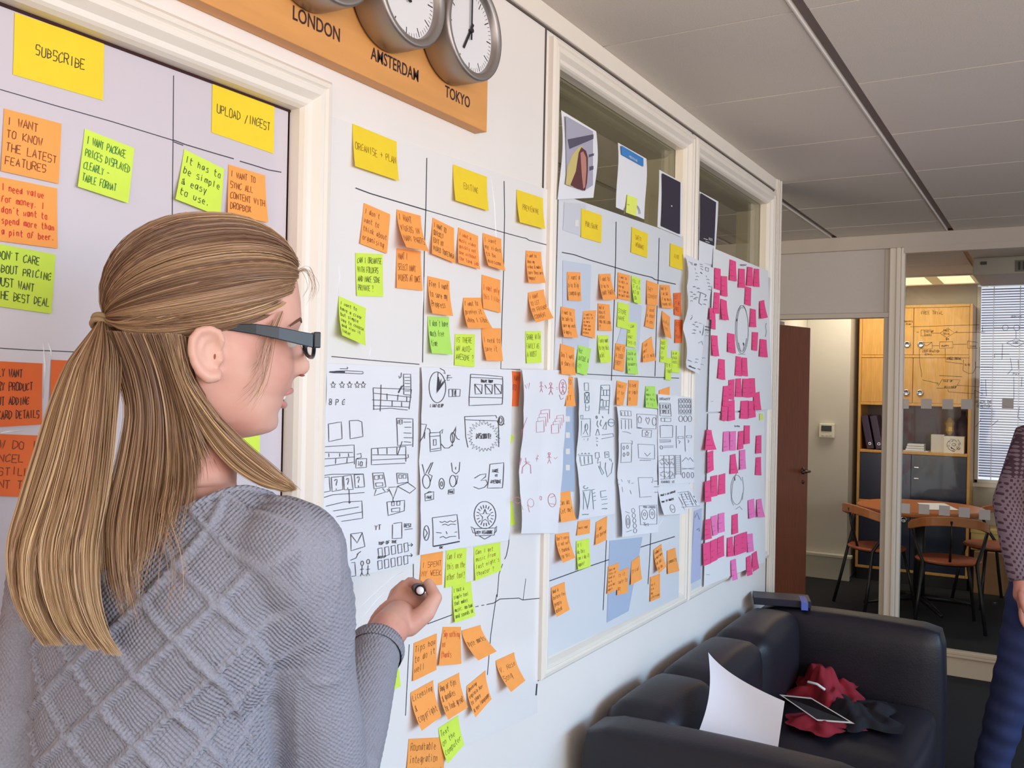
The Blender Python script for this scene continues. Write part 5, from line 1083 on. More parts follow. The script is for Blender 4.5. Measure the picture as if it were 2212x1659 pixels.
for i, row in enumerate((
 ('P','1577,560 1590,565 1592,608 1576,605',4,'topmost of all '+U_),
 ('P','1596,580 1609,581 1610,622 1595,621',2,'just right of the topmost note '+U_),
 ('P','1615,576 1626,578 1627,618 1613,617',2,'second from the far end of the top row '+U_),
 ('P','1629,580 1640,581 1641,620 1628,619',2,'at the far end of the top row '+U_),
 ('P','1544,578 1557,581 1557,627 1544,623',2,'highest at the edge by the handwriting sheet '+U_),
 ('P','1558,596 1571,597 1572,641 1558,638',2,'stepping down right of the highest edge note '+U_),
 ('P','1610,618 1623,622 1622,661 1609,657',2,'hanging below the pair near the top '+U_),
 ('P','1533,664 1545,667 1546,693 1533,690',1,'half hidden by the handwriting sheet '+U_),
 ('P','1537,690 1546,692 1546,712 1536,710',1,'small triangle sticking out from the handwriting sheet '+U_),
 ('P','1543,631 1555,633 1554,678 1541,676',3,'second step of the staircase at the near edge '+U_),
 ('P','1557,645 1570,650 1575,692 1560,690',10,'with a curled edge, near the oval drawing\'s top '+U_),
 ('P','1641,651 1651,648 1659,686 1644,689',8,'tilted against the window edge '+U_),
 ('P','1621,666 1633,669 1634,707 1620,706',3,'right of the oval pencil drawing top '+U_),
 ('P','1572,719 1587,722 1590,764 1573,760',5,'left beside the foot of the oval drawing '+U_),
 ('P','1537,724 1550,725 1554,770 1540,768',7,'below the handwriting sheet edge, alone '+U_),
 ('P','1625,717 1638,718 1636,758 1625,756',3,'inner of a pair right of the oval '+U_),
 ('P','1642,732 1656,734 1659,772 1641,770',4,'outer of a pair right of the oval '+U_),
 ('P','1553,775 1566,777 1567,821 1551,817',4,'alone above the near side of the cluster '+U_),
 ('P','1590,769 1601,771 1603,813 1588,811',2,'left of the close pair above the cluster '+U_),
 ('P','1603,772 1614,773 1616,813 1603,811',2,'right of the close pair above the cluster '+U_),
 ('P','1563,834 1575,833 1574,879 1561,876',4,'at the near corner of the big cluster '+U_),
 ('P','1574,821 1587,819 1586,864 1574,862',2,'top near corner of the big cluster '+U_),
 ('P','1590,818 1601,817 1603,858 1589,857',2,'second along the top of the big cluster '+U_),
 ('P','1605,818 1618,818 1618,859 1604,857',2,'third along the top of the big cluster '+U_),
 ('P','1618,817 1631,817 1633,857 1618,859',2,'last along the top of the big cluster '+U_),
 ('P','1628,850 1641,846 1645,886 1630,886',6,'sticking out at the far side of the cluster '+U_),
 ('P','1560,870 1574,866 1571,910 1559,907',7,'bottom near corner of the big cluster, overlapping the sheet join'),
 ('P','1574,866 1587,864 1588,907 1573,910',3,'second along the bottom of the big cluster'),
 ('P','1601,866 1616,865 1616,905 1599,904',3,'third along the bottom of the big cluster'),
 ('P','1617,866 1631,866 1633,901 1617,904',3,'last along the bottom of the big cluster'),
 ('P','1527,928 1537,929 1548,971 1523,973',8,'widening like a tent at the near edge '+D_),
 ('L','1563,933 1575,931 1576,973 1562,976',2,'left of the pale pair in the first row '+D_),
 ('L','1577,932 1590,931 1590,973 1577,973',2,'right of the pale pair in the first row '+D_),
 ('P','1595,932 1606,930 1606,969 1594,972',3,'between the pale pair and the highest note '+D_),
 ('P','1608,919 1620,919 1620,958 1608,960',3,'highest of all '+D_),
 ('P','1634,941 1645,940 1645,979 1633,980',2,'upper one of two stacked at the window edge '+D_),
 ('P','1528,977 1541,973 1542,1015 1528,1023',3,'below the tent-shaped one at the near edge '+D_),
 ('P','1578,983 1589,980 1595,1022 1578,1024',4,'just left of a single pale pink note '+D_),
 ('L','1598,973 1610,971 1612,1013 1599,1015',4,'single, above the penguin-like pencil shape '+D_),
 ('P','1633,988 1644,987 1645,1027 1632,1026',2,'lower one of two stacked at the window edge '+D_),
 ('P','1523,1041 1535,1037 1537,1083 1523,1085',8,'near end of the middle row of three '+D_),
 ('P','1536,1029 1550,1026 1550,1071 1536,1074',2,'centre of the row of three in the middle '+D_),
 ('P','1553,1026 1567,1022 1567,1066 1552,1069',2,'far end of the middle row of three '+D_),
 ('L','1616,1081 1629,1077 1633,1116 1619,1121',4,'left of the pale pair below the pencil shape '+D_),
 ('L','1635,1079 1645,1077 1653,1117 1637,1117',9,'peeling, nearest the post, below the pencil shape '+D_),
 ('P','1523,1123 1535,1120 1538,1163 1522,1167',6,'beside a pale pair at the near edge '+D_),
 ('L','1536,1116 1549,1112 1551,1154 1541,1158',3,'first of the pale pair above three hot pinks '+D_),
 ('L','1552,1110 1565,1107 1566,1148 1552,1152',3,'second of the pale pair above three hot pinks '+D_),
 ('P','1581,1113 1594,1109 1595,1151 1582,1155',3,'standing over the lower wide group '+D_),
 ('P','1519,1174 1534,1170 1536,1217 1520,1223',3,'near edge end of the lowest row of three '+D_),
 ('P','1535,1169 1549,1163 1550,1209 1536,1216',3,'centre of the lowest row of three '+D_),
 ('P','1550,1162 1564,1156 1565,1201 1550,1207',3,'far end of the lowest row of three '+D_),
 ('P','1571,1162 1583,1159 1586,1201 1572,1203',4,'first in the lower wide group '+D_),
 ('P','1587,1158 1601,1152 1601,1196 1587,1201',2,'second in the lower wide group '+D_),
 ('P','1601,1152 1614,1148 1614,1191 1601,1196',2,'third in the lower wide group '+D_),
 ('L','1614,1154 1626,1152 1629,1190 1616,1194',4,'at the far end of the lower wide group '+D_),
 ('L','1579,1211 1590,1207 1594,1251 1582,1255',4,'lowest pale note, overlapping the bottom edge '+D_),
 ('P','1612,1204 1622,1199 1626,1241 1614,1245',3,'left of the lowest pair at the bottom edge '+D_),
 ('P','1625,1196 1635,1190 1640,1227 1626,1236',3,'right of the lowest pair at the bottom edge '+D_),
)): note(row[0], row[1], row[2], UX+.0008*(i % 3), 'p' if row[0] == 'P' else 'v', ('~~/~~/~~~', '/~~/~~~', '~/~~~/~~')[i % 3], NC[row[0]][0]+' note '+row[3], GP, .0008)
# ================================================================== people
def remesh(mb_, voxel, smooth_it=4, fac=.5):
    """fuse overlapping closed shapes into one continuous skin"""
    me = bpy.data.meshes.new('tmp'); me.from_pydata(mb_.v, [], mb_.f); me.update()
    o = bpy.data.objects.new('tmp', me); COL.objects.link(o)
    m1 = o.modifiers.new('r', 'REMESH'); m1.mode = 'VOXEL'; m1.voxel_size = voxel
    m2 = o.modifiers.new('s', 'SMOOTH'); m2.factor = fac; m2.iterations = smooth_it
    dg = bpy.context.evaluated_depsgraph_get(); dg.update()
    out = bpy.data.meshes.new_from_object(o.evaluated_get(dg)); bpy.data.objects.remove(o); bpy.data.meshes.remove(me)
    V = np.empty(len(out.vertices)*3); out.vertices.foreach_get('co', V); V = V.reshape(-1, 3)
    N = np.empty(len(out.vertices)*3); out.vertices.foreach_get('normal', N); N = N.reshape(-1, 3)
    return out, V, N
def finish(me, V, name, m, parent, base=None):
    base = np.array([(V[:, 0].min()+V[:, 0].max())/2, (V[:, 1].min()+V[:, 1].max())/2, V[:, 2].min()]) if base is None else base
    me.vertices.foreach_set('co', (V-base).ravel()); me.materials.clear(); me.materials.append(m)
    me.polygons.foreach_set('use_smooth', [True]*len(me.polygons)); me.update(); me.name = name
    o = bpy.data.objects.new(name, me); COL.objects.link(o); place(o, base, parent); return o
def limb(b, pts, rads, n=20):
    """tapering limb with round ends"""
    pts = [np.array(p, float) for p in pts]; d0 = pts[0]-pts[1]; d0 /= np.linalg.norm(d0); d1 = pts[-1]-pts[-2]; d1 /= np.linalg.norm(d1)
    P_ = [pts[0]+d0*rads[0]*k for k in (.95, .7, .35)]+pts+[pts[-1]+d1*rads[-1]*k for k in (.35, .7, .95)]
    R_ = [rads[0]*k for k in (.3, .7, .94)]+list(rads)+[rads[-1]*k for k in (.94, .7, .3)]
    # resample smoothly
    b.tube(P_, R_, n)
def ellipsoid(b, c, ax, ay, az, n=20, k=12):
    c, ax, ay, az = map(np.array, (c, ax, ay, az)); rr = []
    for i in range(1, k):
        t_ = math.pi*i/k; rr.append([c+az*math.cos(t_)+math.sin(t_)*(ax*math.cos(q)+ay*math.sin(q)) for q in np.linspace(0, 2*math.pi, n, endpoint=False)])
    b.rings(rr)
def loft(b, secs, n=36, e=2.3):
    """secs: (centre, half width vector, half depth vector)"""
    rr = []
    for c, w, d in secs:
        c, w, d = map(np.array, (c, w, d)); rr.append([c+w*np.sign(math.cos(q))*abs(math.cos(q))**(2/e)+d*np.sign(math.sin(q))*abs(math.sin(q))**(2/e) for q in np.linspace(0, 2*math.pi, n, endpoint=False)])
    b.rings(rr)

class Head:
    """head in local units of half a millimetre: a forward, b up, l towards the figure's right; origin between the ear canals"""
    def __init__(s, org, heading, scale=.0005):
        s.o = np.array(org, float); s.f = np.array([math.cos(heading), math.sin(heading), 0]); s.r = np.array([math.sin(heading), -math.cos(heading), 0]); s.k = scale
    def p(s, a, b_, l): return s.o+s.k*(a*s.f+l*s.r+b_*np.array([0, 0, 1.0]))
    PROF = [  # up, front, nose/lip bump, bump width, back, half width
     (290, 5, 0, 20, -70, 40), (284, 45, 0, 20, -108, 78), (262, 108, 0, 20, -150, 110), (222, 156, 0, 20, -180, 134), (176, 178, 0, 20, -192, 146), (130, 186, 0, 20, -196, 150), (104, 187, 2, 30, -196, 151), (86, 187, 3, 40, -192, 150),
     (68, 180, 4, 16, -188, 149), (54, 177, 9, 15, -184, 148), (32, 174, 22, 15, -178, 147), (14, 172, 34, 16, -170, 146), (0, 171, 43, 18, -165, 145), (-13, 170, 46, 21, -160, 143), (-26, 169, 36, 25, -154, 141), (-34, 167, 10, 22, -153, 140), (-48, 165, 8, 34, -145, 137),
     (-60, 162, 10, 34, -138, 134), (-67, 159, 7, 34, -132, 132), (-74, 153, 0, 30, -125, 130), (-84, 151, 3, 30, -115, 127), (-93, 149, 7, 30, -105, 124), (-102, 146, 3, 30, -98, 120), (-112, 142, 0, 34, -90, 115), (-128, 139, 7, 40, -75, 104), (-144, 135, 8, 40, -60, 88), (-156, 118, 6, 40, -40, 70), (-164, 80, 0, 40, -15, 46)]
    def solid(s, b, n=64):
        rows = s.PROF; B = [r[0] for r in rows][::-1]; bs = np.linspace(-164, 290, 90)
        rr = []
        for bb in bs:
            fr, bu, bw, bk, hw = [np.interp(bb, B, [r[i] for r in rows][::-1]) for i in (1, 2, 3, 4, 5)]
            xc = 10 if bb > -60 else 10+(-60-bb)*.45; ring = []
            for q in np.linspace(0, 2*math.pi, n, endpoint=False):
                cx, sx = math.cos(q), math.sin(q); e = 2.25
                l = hw*np.sign(sx)*abs(sx)**(2/e); A = (fr-xc) if cx > 0 else (xc-bk)
                a = xc+A*np.sign(cx)*abs(cx)**(2/e)
                if cx > 0: 
                    a += bu*math.exp(-(l/bw)**2)
                    # eye sockets
                    if 20 < bb < 80: a -= 10*math.exp(-((abs(l)-62)/30)**2)*math.sin((bb-20)/60*math.pi)
                    # smiling cheeks
                    if -70 < bb < 25: a += 7*math.exp(-((abs(l)-78)/34)**2)*math.sin((bb+70)/95*math.pi)
                ring.append(s.p(a, bb, l))
            rr.append(ring)
        b.rings(rr)
    def ear(s, b, side=1):
        L = lambda a, bb, l: s.p(a, bb*.76+2, side*l)
        ellipsoid(b, L(-17, 14, 149), s.f*s.k*30, np.array([0, 0, 1])*s.k*48, s.r*side*s.k*13, 16, 8)
        helix = [(8, 20, 158), (10, 44, 162), (4, 62, 166), (-14, 72, 170), (-34, 66, 174), (-46, 44, 178), (-48, 16, 178), (-42, -14, 174), (-30, -38, 168), (-14, -54, 162), (2, -50, 158), (6, -34, 155)]
        b.tube([L(*h) for h in helix], [s.k*r for r in (5, 8, 8.5, 8.5, 9, 9.5, 9, 9, 11, 14, 13, 8)], 10)
        b.tube([L(-6, 50, 162), L(-24, 44, 168), L(-31, 20, 168), L(-27, -8, 164), L(-12, -24, 160)], [s.k*r for r in (4, 5.5, 6.5, 6, 5)], 8)
        b.tube([L(10, 4, 154), L(7, -8, 158), L(4, -18, 156)], [s.k*r for r in (7, 8, 6)], 8)

def hairlines(name, guides_fn, n, seg, width, cols, parent, seed, m, taper=True, sides=3):
    """n strands as thin flat fibres; guides_fn(rng) -> (seg+1, 3) points; one colour per strand kept in a mesh attribute"""
    r = np.random.default_rng(seed); VV = []; FF = []; CC = []; k = 0
    for i in range(n):
        g = guides_fn(r)
        if g is None: continue
        pts, shade = g; pts = np.asarray(pts); ns = len(pts)
        d = np.gradient(pts, axis=0); d /= np.linalg.norm(d, axis=1)[:, None]+1e-9
        up = np.cross(d, np.array([.3, .5, .81])); up /= np.linalg.norm(up, axis=1)[:, None]+1e-9; w = np.cross(d, up)
        rad = width*r.uniform(.6, 1.3)*np.interp(np.linspace(0, 1, ns), [0, .08, .75, 1], [.6, 1, .9, .15 if taper else .8])
        ph = r.uniform(0, 6)
        for j in range(2):
            a = ph+j*math.pi; VV.append(pts+rad[:, None]*(math.cos(a)*up+math.sin(a)*w))
        idx = np.arange(ns-1)
        FF.append(np.c_[k+idx, k+ns+idx, k+ns+idx+1, k+idx+1])
        c0 = np.array(cols[0]); c1 = np.array(cols[1]); c2 = np.array(cols[2])
        t_ = np.linspace(0, 1, ns); sh = shade(t_) if callable(shade) else np.full(ns, shade)
        sh = np.clip(sh+r.normal(0, .16), 0, 1)[:, None]
        c = np.where(sh < .5, c0+(c1-c0)*sh*2, c1+(c2-c1)*(sh-.5)*2); CC.append(np.tile(c, (2, 1))); k += ns*2
    V = np.vstack(VV); F = np.vstack(FF); C_ = np.vstack(CC)
    me = bpy.data.meshes.new(name); me.vertices.add(len(V)); me.loops.add(F.size); me.polygons.add(len(F))
    base = np.array([V[:, 0].mean(), V[:, 1].mean(), V[:, 2].min()])
    me.vertices.foreach_set('co', (V-base).ravel()); me.loops.foreach_set('vertex_index', F.ravel().astype(np.int32))
    me.polygons.foreach_set('loop_start', np.arange(0, F.size, 4, dtype=np.int32)); me.polygons.foreach_set('loop_total', np.full(len(F), 4, dtype=np.int32))
    me.polygons.foreach_set('use_smooth', np.ones(len(F), dtype=bool)); me.update(calc_edges=True)
    at = me.color_attributes.new('strand', 'FLOAT_COLOR', 'POINT'); at.data.foreach_set('color', np.c_[C_, np.ones(len(C_))].ravel().astype(np.float32))
    me.materials.append(m); o = bpy.data.objects.new(name, me); COL.objects.link(o); place(o, base, parent); return o
def hair_mat(name):
    m = bpy.data.materials.new(name); m.use_nodes = True; nt = m.node_tree; b = nt.nodes['Principled BSDF']
    a = nt.nodes.new('ShaderNodeAttribute'); a.attribute_name = 'strand'; nt.links.new(a.outputs['Color'], b.inputs['Base Color'])
    b.inputs['Roughness'].default_value = .42; b.inputs['Specular IOR Level'].default_value = .35
    return m
def spline(pts, n):
    """Catmull-Rom through the points"""
    P_ = np.array(pts, float); P_ = np.vstack([2*P_[0]-P_[1], P_, 2*P_[-1]-P_[-2]]); m_ = len(P_)-3; out = []
    for u in np.linspace(0, m_, n):
        i = min(int(u), m_-1); t_ = u-i; a, b_, c, d = P_[i:i+4]
        out.append(.5*((2*b_)+(c-a)*t_+(2*a-5*b_+4*c-d)*t_*t_+(3*b_-a-3*c+d)*t_**3))
    return np.array(out)

def hand(b, wrist, palm_dir, palm_up, fingers, thumb, s=1.0):
    """palm slab plus five finger chains; points given in room space"""
    for ch in fingers+[thumb]:
        limb(b, ch, [.0098*s, .0088*s, .0078*s, .0068*s][:len(ch)], 12)

# ------------------------------------------------------------------ the woman writing on the wall
M_skin = mat('skin', (216, 170, 152), .5, spec=.3, sub=.1, vary=.10, scale=18, rgb2=(208, 150, 134))
woman = empty('person', (.30, .66, 0))
BH = math.radians(101)                                   # heading of the chest
bf = np.array([math.cos(BH), math.sin(BH), 0]); br = np.array([math.sin(BH), -math.cos(BH), 0]); UP = np.array([0, 0, 1.0])
HD = Head(T(453, 777, 1.02), math.radians(53), .000515)
mid = np.array([.30, .665, 0])
def tz(z, w, d, fwd=0.0, side=0.0): return (mid+bf*fwd+br*side+UP*z, br*w, bf*d)
SH_R, SH_L = mid+br*.150+UP*1.405+bf*.0, mid-br*.150+UP*1.405+bf*.0
EL_R = T(706, 1735, 1.085); WR_R = T(816, 1392, 1.35)
EL_L = SH_L+np.array([-.012, -.01, -.30])-bf*.02; WR_L = EL_L+bf*.12+np.array([.02, 0, -.21])
EL_L = EL_L+np.array([.015, -.02, 0])
body = MB()
HD.solid(body); HD.ear(body, 1); HD.ear(body, -1)
nk = mid+UP*1.40-bf*.0
body.tube([HD.p(-45, -10, 0), HD.p(-40, -100, 0), (HD.p(-38, -170, 0)+nk)/2+UP*.01, nk], [.056, .053, .056, .075], 28)
loft(body, [tz(.80, .135, .09), tz(.88, .165, .105), tz(.98, .150, .095), tz(1.06, .114, .078, 0, -.008), tz(1.16, .108, .078, 0, -.012), tz(1.26, .120, .084, .01, -.008), tz(1.34, .138, .078, .005), tz(1.40, .126, .058), tz(1.435, .095, .048), tz(1.462, .058, .045)])
for S, E, W in ((SH_R, EL_R, WR_R), (SH_L, EL_L, WR_L)):
    limb(body, [S-UP*.012, S*.5+E*.5, E], [.040, .038, .035]); limb(body, [E, E*.6+W*.4, W], [.036, .034, .0245])
# right hand: fist closing round a marker, seen from the thumb side
q = lambda u, v, t: T(u, v, t)
pm = q(862, 1332, 1.42)
ellipsoid(body, pm, (q(903, 1283, 1.45)-q(820, 1382, 1.37))*.56, (q(905, 1355, 1.41)-q(825, 1300, 1.43))*.46, np.array([.010, .008, .004])*2.2, 18, 10)
limb(body, [WR_R, q(842, 1358, 1.38), pm], [.0255, .029, .025])
FG = [[q(848, 1312, 1.44), q(866, 1274, 1.465), q(885, 1257, 1.47), q(905, 1262, 1.455)],
      [q(842, 1318, 1.455), q(854, 1280, 1.487), q(872, 1262, 1.50), q(893, 1270, 1.492)],
      [q(846, 1330, 1.465), q(856, 1300, 1.505), q(872, 1288, 1.522), q(888, 1296, 1.512)],
      [q(856, 1342, 1.47), q(864, 1318, 1.512), q(876, 1308, 1.528), q(888, 1314, 1.518)]]
TH = [q(884, 1352, 1.40), q(921, 1322, 1.412), q(940, 1290, 1.428), q(926, 1262, 1.446)]
for ch in FG: limb(body, ch, [.0105, .0092, .0084, .0072], 12)
limb(body, TH, [.0165, .0145, .0118, .0092], 14)
# left hand hanging, softly curled
pd = WR_L+bf*.02-UP*.045; ellipsoid(body, pd, br*.013, bf*.036, UP*.05, 16, 10)
for i in range(4):
    k0 = pd+bf*(.028-.019*i)-UP*.040; limb(body, [k0, k0-UP*.030+br*.004, k0-UP*.050+br*.014, k0-UP*.060+br*.026], [.0088, .0082, .0075, .0065], 10)
limb(body, [pd+bf*.03+UP*.015, pd+bf*.05-UP*.012+br*.006, pd+bf*.052-UP*.038+br*.012], [.011, .0095, .008], 10)
me, V, N = remesh(body, .0028, 3, .45)
finish(me, V, 'body', M_skin, woman)

# knitted sweater
sw = MB()
g = .014
loft(sw, [tz(.86, .185, .125), tz(.92, .188, .128), tz(1.00, .160, .116), tz(1.08, .132, .106, 0, -.016), tz(1.16, .122, .104, 0, -.020), tz(1.24, .128, .108, .008, -.018), tz(1.31, .148, .103, .004, -.004), tz(1.375, .162, .088), tz(1.405, .158, .074), tz(1.425, .146, .066), tz(1.445, .120, .060), tz(1.463, .092, .055), tz(1.475, .075, .05)], 40, 2.4)
for sgn, S, E, W in ((1, SH_R, EL_R, WR_R), (-1, SH_L, EL_L, WR_L)):
    S2 = S+br*sgn*-.01
    ellipsoid(sw, S-br*sgn*.012-UP*.004, br*.060, bf*.058, UP*.052, 26, 16); limb(sw, [S-UP*.016-br*sgn*.006, S*.55+E*.45-br*sgn*.004, E], [.054, .051, .050], 26)
    c_ = E*.0+W*1.0; d = (W-E)/np.linalg.norm(W-E)
    sw.tube([E-d*.035, E, E*.5+W*.5, W-d*.035, W-d*.006, W-d*.003], [.030, .051, .045, .0375, .0370, .030], 26)
# loose folds of the cap at the back of the right arm and the side
limb(sw, [q(622, 1240, .935), q(606, 1330, .925), q(590, 1395, .928), q(580, 1425, .935)], [.040, .034, .022, .012], 18)
limb(sw, [q(680, 1270, .985), q(660, 1340, .965), q(606, 1412, .938)], [.036, .022, .012], 18)
limb(sw, [mid-br*.150-bf*.035+UP*1.30, mid-br*.158-bf*.03+UP*1.22, mid-br*.150-bf*.02+UP*1.13], [.038, .040, .026], 18)
me, V, N = remesh(sw, .0040, 3, .5)
# cut the neckline: a wide boat neck, lower towards the wearer's left at the back
def knit(V, N):
    """height of the knit: diamond cables on the body, plain rib on the sleeves"""
    rel = V-mid; lat = rel@br; dep = rel@bf; z = V[:, 2]
    th = np.arctan2(lat, -dep*1.45)                       # 0 at the middle of the back
    u = th*.155; v = z
    def seg(P0, A, B):
        d = B-A; t_ = np.clip(((P0-A)@d)/(d@d), 0, 1); return np.linalg.norm(P0-(A+t_[:, None]*d), axis=1), t_
    dR, tR = seg(V, SH_R, EL_R); dR2, tR2 = seg(V, EL_R, WR_R); dL, tL = seg(V, SH_L, EL_L); dL2, tL2 = seg(V, EL_L, WR_L)
    body_ = (np.abs(lat) < .158+.02*(z > 1.30)) & ~(((tR > .30) & (dR < .070)) | (dR2 < .06) | ((tL > .35) & (dL < .066)) | (dL2 < .06))
    pw, ph = .082, .068
    a = u/pw; b_ = v/ph
    # two families of slanted ropes make the lattice
    f1 = np.abs(((a+b_*1.0) % 1)-.5)*pw; f2 = np.abs(((a-b_*1.0) % 1)-.5)*pw
    rope = np.maximum(np.exp(-(f1/.0056)**2), np.exp(-(f2/.0056)**2))
    twist = .75+.45*np.sin((v+.6*np.abs(u))*2*math.pi/.0125)
    groove = np.exp(-((np.minimum(f1, f2)-.0108)/.0030)**2)
    moss = np.sin(u*2*math.pi/.0072)*np.sin(v*2*math.pi/.0080)
    h_body = .0056*rope*twist-.0024*groove
    # sleeves: cables running down
    ax = np.where((dR2 < dR)[:, None], V-EL_R, V-SH_R)
    side = np.arctan2(ax@br, ax@bf); sl = .0022*np.exp(-(((side/1.05) % 1)-.5)**2/.010)*(.8+.3*np.sin(v*2*math.pi/.014))+.0005*np.sin(side*.05*2*math.pi/.0060)*np.sin(v*2*math.pi/.007)
    fade = np.clip((.152-np.abs(lat))/.030, 0, 1)
    h = np.where(body_, h_body*fade+.3*sl*(1-fade), sl)
    h += .0020*np.sin(v*31+lat*22)*np.sin(lat*37+1)       # soft folds
    return h, np.where(body_, rope, .55)
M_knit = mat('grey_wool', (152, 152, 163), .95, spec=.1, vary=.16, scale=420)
def stitches(m, ax1, p1, p2, dist):
    """moss stitch relief worked in the shader's bump"""
    nt = m.node_tree; bs = nt.nodes['Principled BSDF']; tc_ = nt.nodes.new('ShaderNodeTexCoord'); o = tc_.outputs['Object']
    ns = nt.nodes.new('ShaderNodeTexNoise'); ns.inputs['Scale'].default_value = 26; nt.links.new(o, ns.inputs['Vector'])
    def dot(v):
        d_ = nt.nodes.new('ShaderNodeVectorMath'); d_.operation = 'DOT_PRODUCT'; nt.links.new(o, d_.inputs[0]); d_.inputs[1].default_value = tuple(v); return d_.outputs['Value']
    def m2(op, a, b_):
        n_ = nt.nodes.new('ShaderNodeMath'); n_.operation = op
        for i, x in enumerate((a, b_)):
            if isinstance(x, (int, float)): n_.inputs[i].default_value = x
            elif x is not None: nt.links.new(x, n_.inputs[i])
        return n_.outputs[0]
    w_ = m2('MULTIPLY', ns.outputs['Fac'], 9.0)
    s1 = m2('SINE', m2('ADD', m2('MULTIPLY', dot(ax1), 6.2832/p1), w_), 0); s2 = m2('SINE', m2('ADD', m2('MULTIPLY', dot((0, 0, 1)), 6.2832/p2), w_), 0)
    n3 = nt.nodes.new('ShaderNodeTexNoise'); n3.inputs['Scale'].default_value = 500; nt.links.new(o, n3.inputs['Vector'])
    at_ = nt.nodes.new('ShaderNodeAttribute'); at_.attribute_name = 'rope'; pl_ = m2('SUBTRACT', 1.0, at_.outputs['Fac'])
    h_ = m2('ADD', m2('MULTIPLY', m2('MULTIPLY', s1, s2), pl_), m2('MULTIPLY', n3.outputs['Fac'], .9))
    bp = nt.nodes.new('ShaderNodeBump'); bp.inputs['Strength'].default_value = .9; bp.inputs['Distance'].default_value = dist
    nt.links.new(h_, bp.inputs['Height']); nt.links.new(bp.outputs['Normal'], bs.inputs['Normal'])
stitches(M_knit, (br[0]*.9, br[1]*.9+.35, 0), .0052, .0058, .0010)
bmk = bmesh.new(); 
bmk.from_mesh(me)
NP0 = mid+UP*1.438-bf*.03-br*.0
def above_neck(c):
    r_ = c-mid; lat = r_@br; dep = r_@bf
    edge = 1.434+.042*min(1, abs(lat)/.105)**2.2 if dep < 0 else 1.385+.072*min(1, abs(lat)/.105)**2
    return c[2] > edge and abs(lat) < .105
kill = [f for f in bmk.faces if above_neck(np.array(f.calc_center_median()))]
bmesh.ops.delete(bmk, geom=kill, context='FACES')
# even out the cut edge and remember it for the neckband
be = [e_ for e_ in bmk.edges if e_.is_boundary]; nb = {}
for e_ in be:
    a_, b_2 = e_.verts; nb.setdefault(a_, []).append(b_2); nb.setdefault(b_2, []).append(a_)
loops_ = []; seen = set()
for v0 in nb:
    if v0 in seen: continue
    lp = [v0]; seen.add(v0); cur = v0
    while True:
        nx_ = [w_ for w_ in nb[cur] if w_ not in seen]
        if not nx_: break
        cur = nx_[0]; seen.add(cur); lp.append(cur)
    loops_.append(lp)
lp = max(loops_, key=len); LP = np.array([v_.co[:] for v_ in lp]); RAW = LP.copy()
for _ in range(60): LP = (np.roll(LP, 1, 0)+np.roll(LP, -1, 0)+LP*2)/4
for v_, c_ in zip(lp, LP): v_.co = c_
bmk.to_mesh(me); bmk.free()
V3 = np.empty(len(me.vertices)*3); me.vertices.foreach_get('co', V3); V3 = V3.reshape(-1, 3)
N3_ = np.empty(len(me.vertices)*3); me.vertices.foreach_get('normal', N3_); N3_ = N3_.reshape(-1, 3)
hk, rp = knit(V3, N3_); V3 = V3+N3_*hk[:, None]
ra = me.attributes.new('rope', 'FLOAT', 'POINT'); ra.data.foreach_set('value', rp.astype(np.float32))
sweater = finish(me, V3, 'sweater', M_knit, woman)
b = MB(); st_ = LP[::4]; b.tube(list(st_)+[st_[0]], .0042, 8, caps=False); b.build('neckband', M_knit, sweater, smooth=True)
# cuff edge of the right sleeve
d = (WR_R-EL_R)/np.linalg.norm(WR_R-EL_R); u1 = np.cross(d, UP); u1 /= np.linalg.norm(u1); u2 = np.cross(d, u1)
b = MB(); c0 = WR_R-d*.012
b.rings([[c0+d*x+(u1*math.cos(a)+u2*math.sin(a))*r for a in np.linspace(0, 6.283, 28, endpoint=False)] for x, r in ((-.012, .0395), (.002, .0415), (.009, .040), (.010, .0365), (.004, .034), (-.01, .033))], caps=False)
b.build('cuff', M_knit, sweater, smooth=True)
# trousers and shoes below the picture
M_denim = mat('dark_denim', (38, 44, 66), .8, vary=.25, scale=60, bump=.2)
tr = MB(); loft(tr, [tz(.80, .16, .11), tz(.86, .178, .120), tz(.93, .172, .115), tz(1.0, .150, .100)], 36)
for sgn in (1, -1):
    hp = mid+br*sgn*.088; limb(tr, [hp+UP*.86, hp+UP*.50+bf*.01, hp+UP*.10], [.092, .062, .046], 24)
me, V, N = remesh(tr, .006, 3); finish(me, V, 'trousers', M_denim, woman)
for sgn in (1, -1):
    hp = mid+br*sgn*.088; b = MB(); loft(b, [(hp+bf*.04+UP*.002, br*.042, bf*.13), (hp+bf*.04+UP*.03, br*.042, bf*.128), (hp+bf*.02+UP*.06, br*.036, bf*.09), (hp+UP*.10, br*.033, bf*.045)], 24)
    b.build('shoe', M_black, woman, smooth=True)
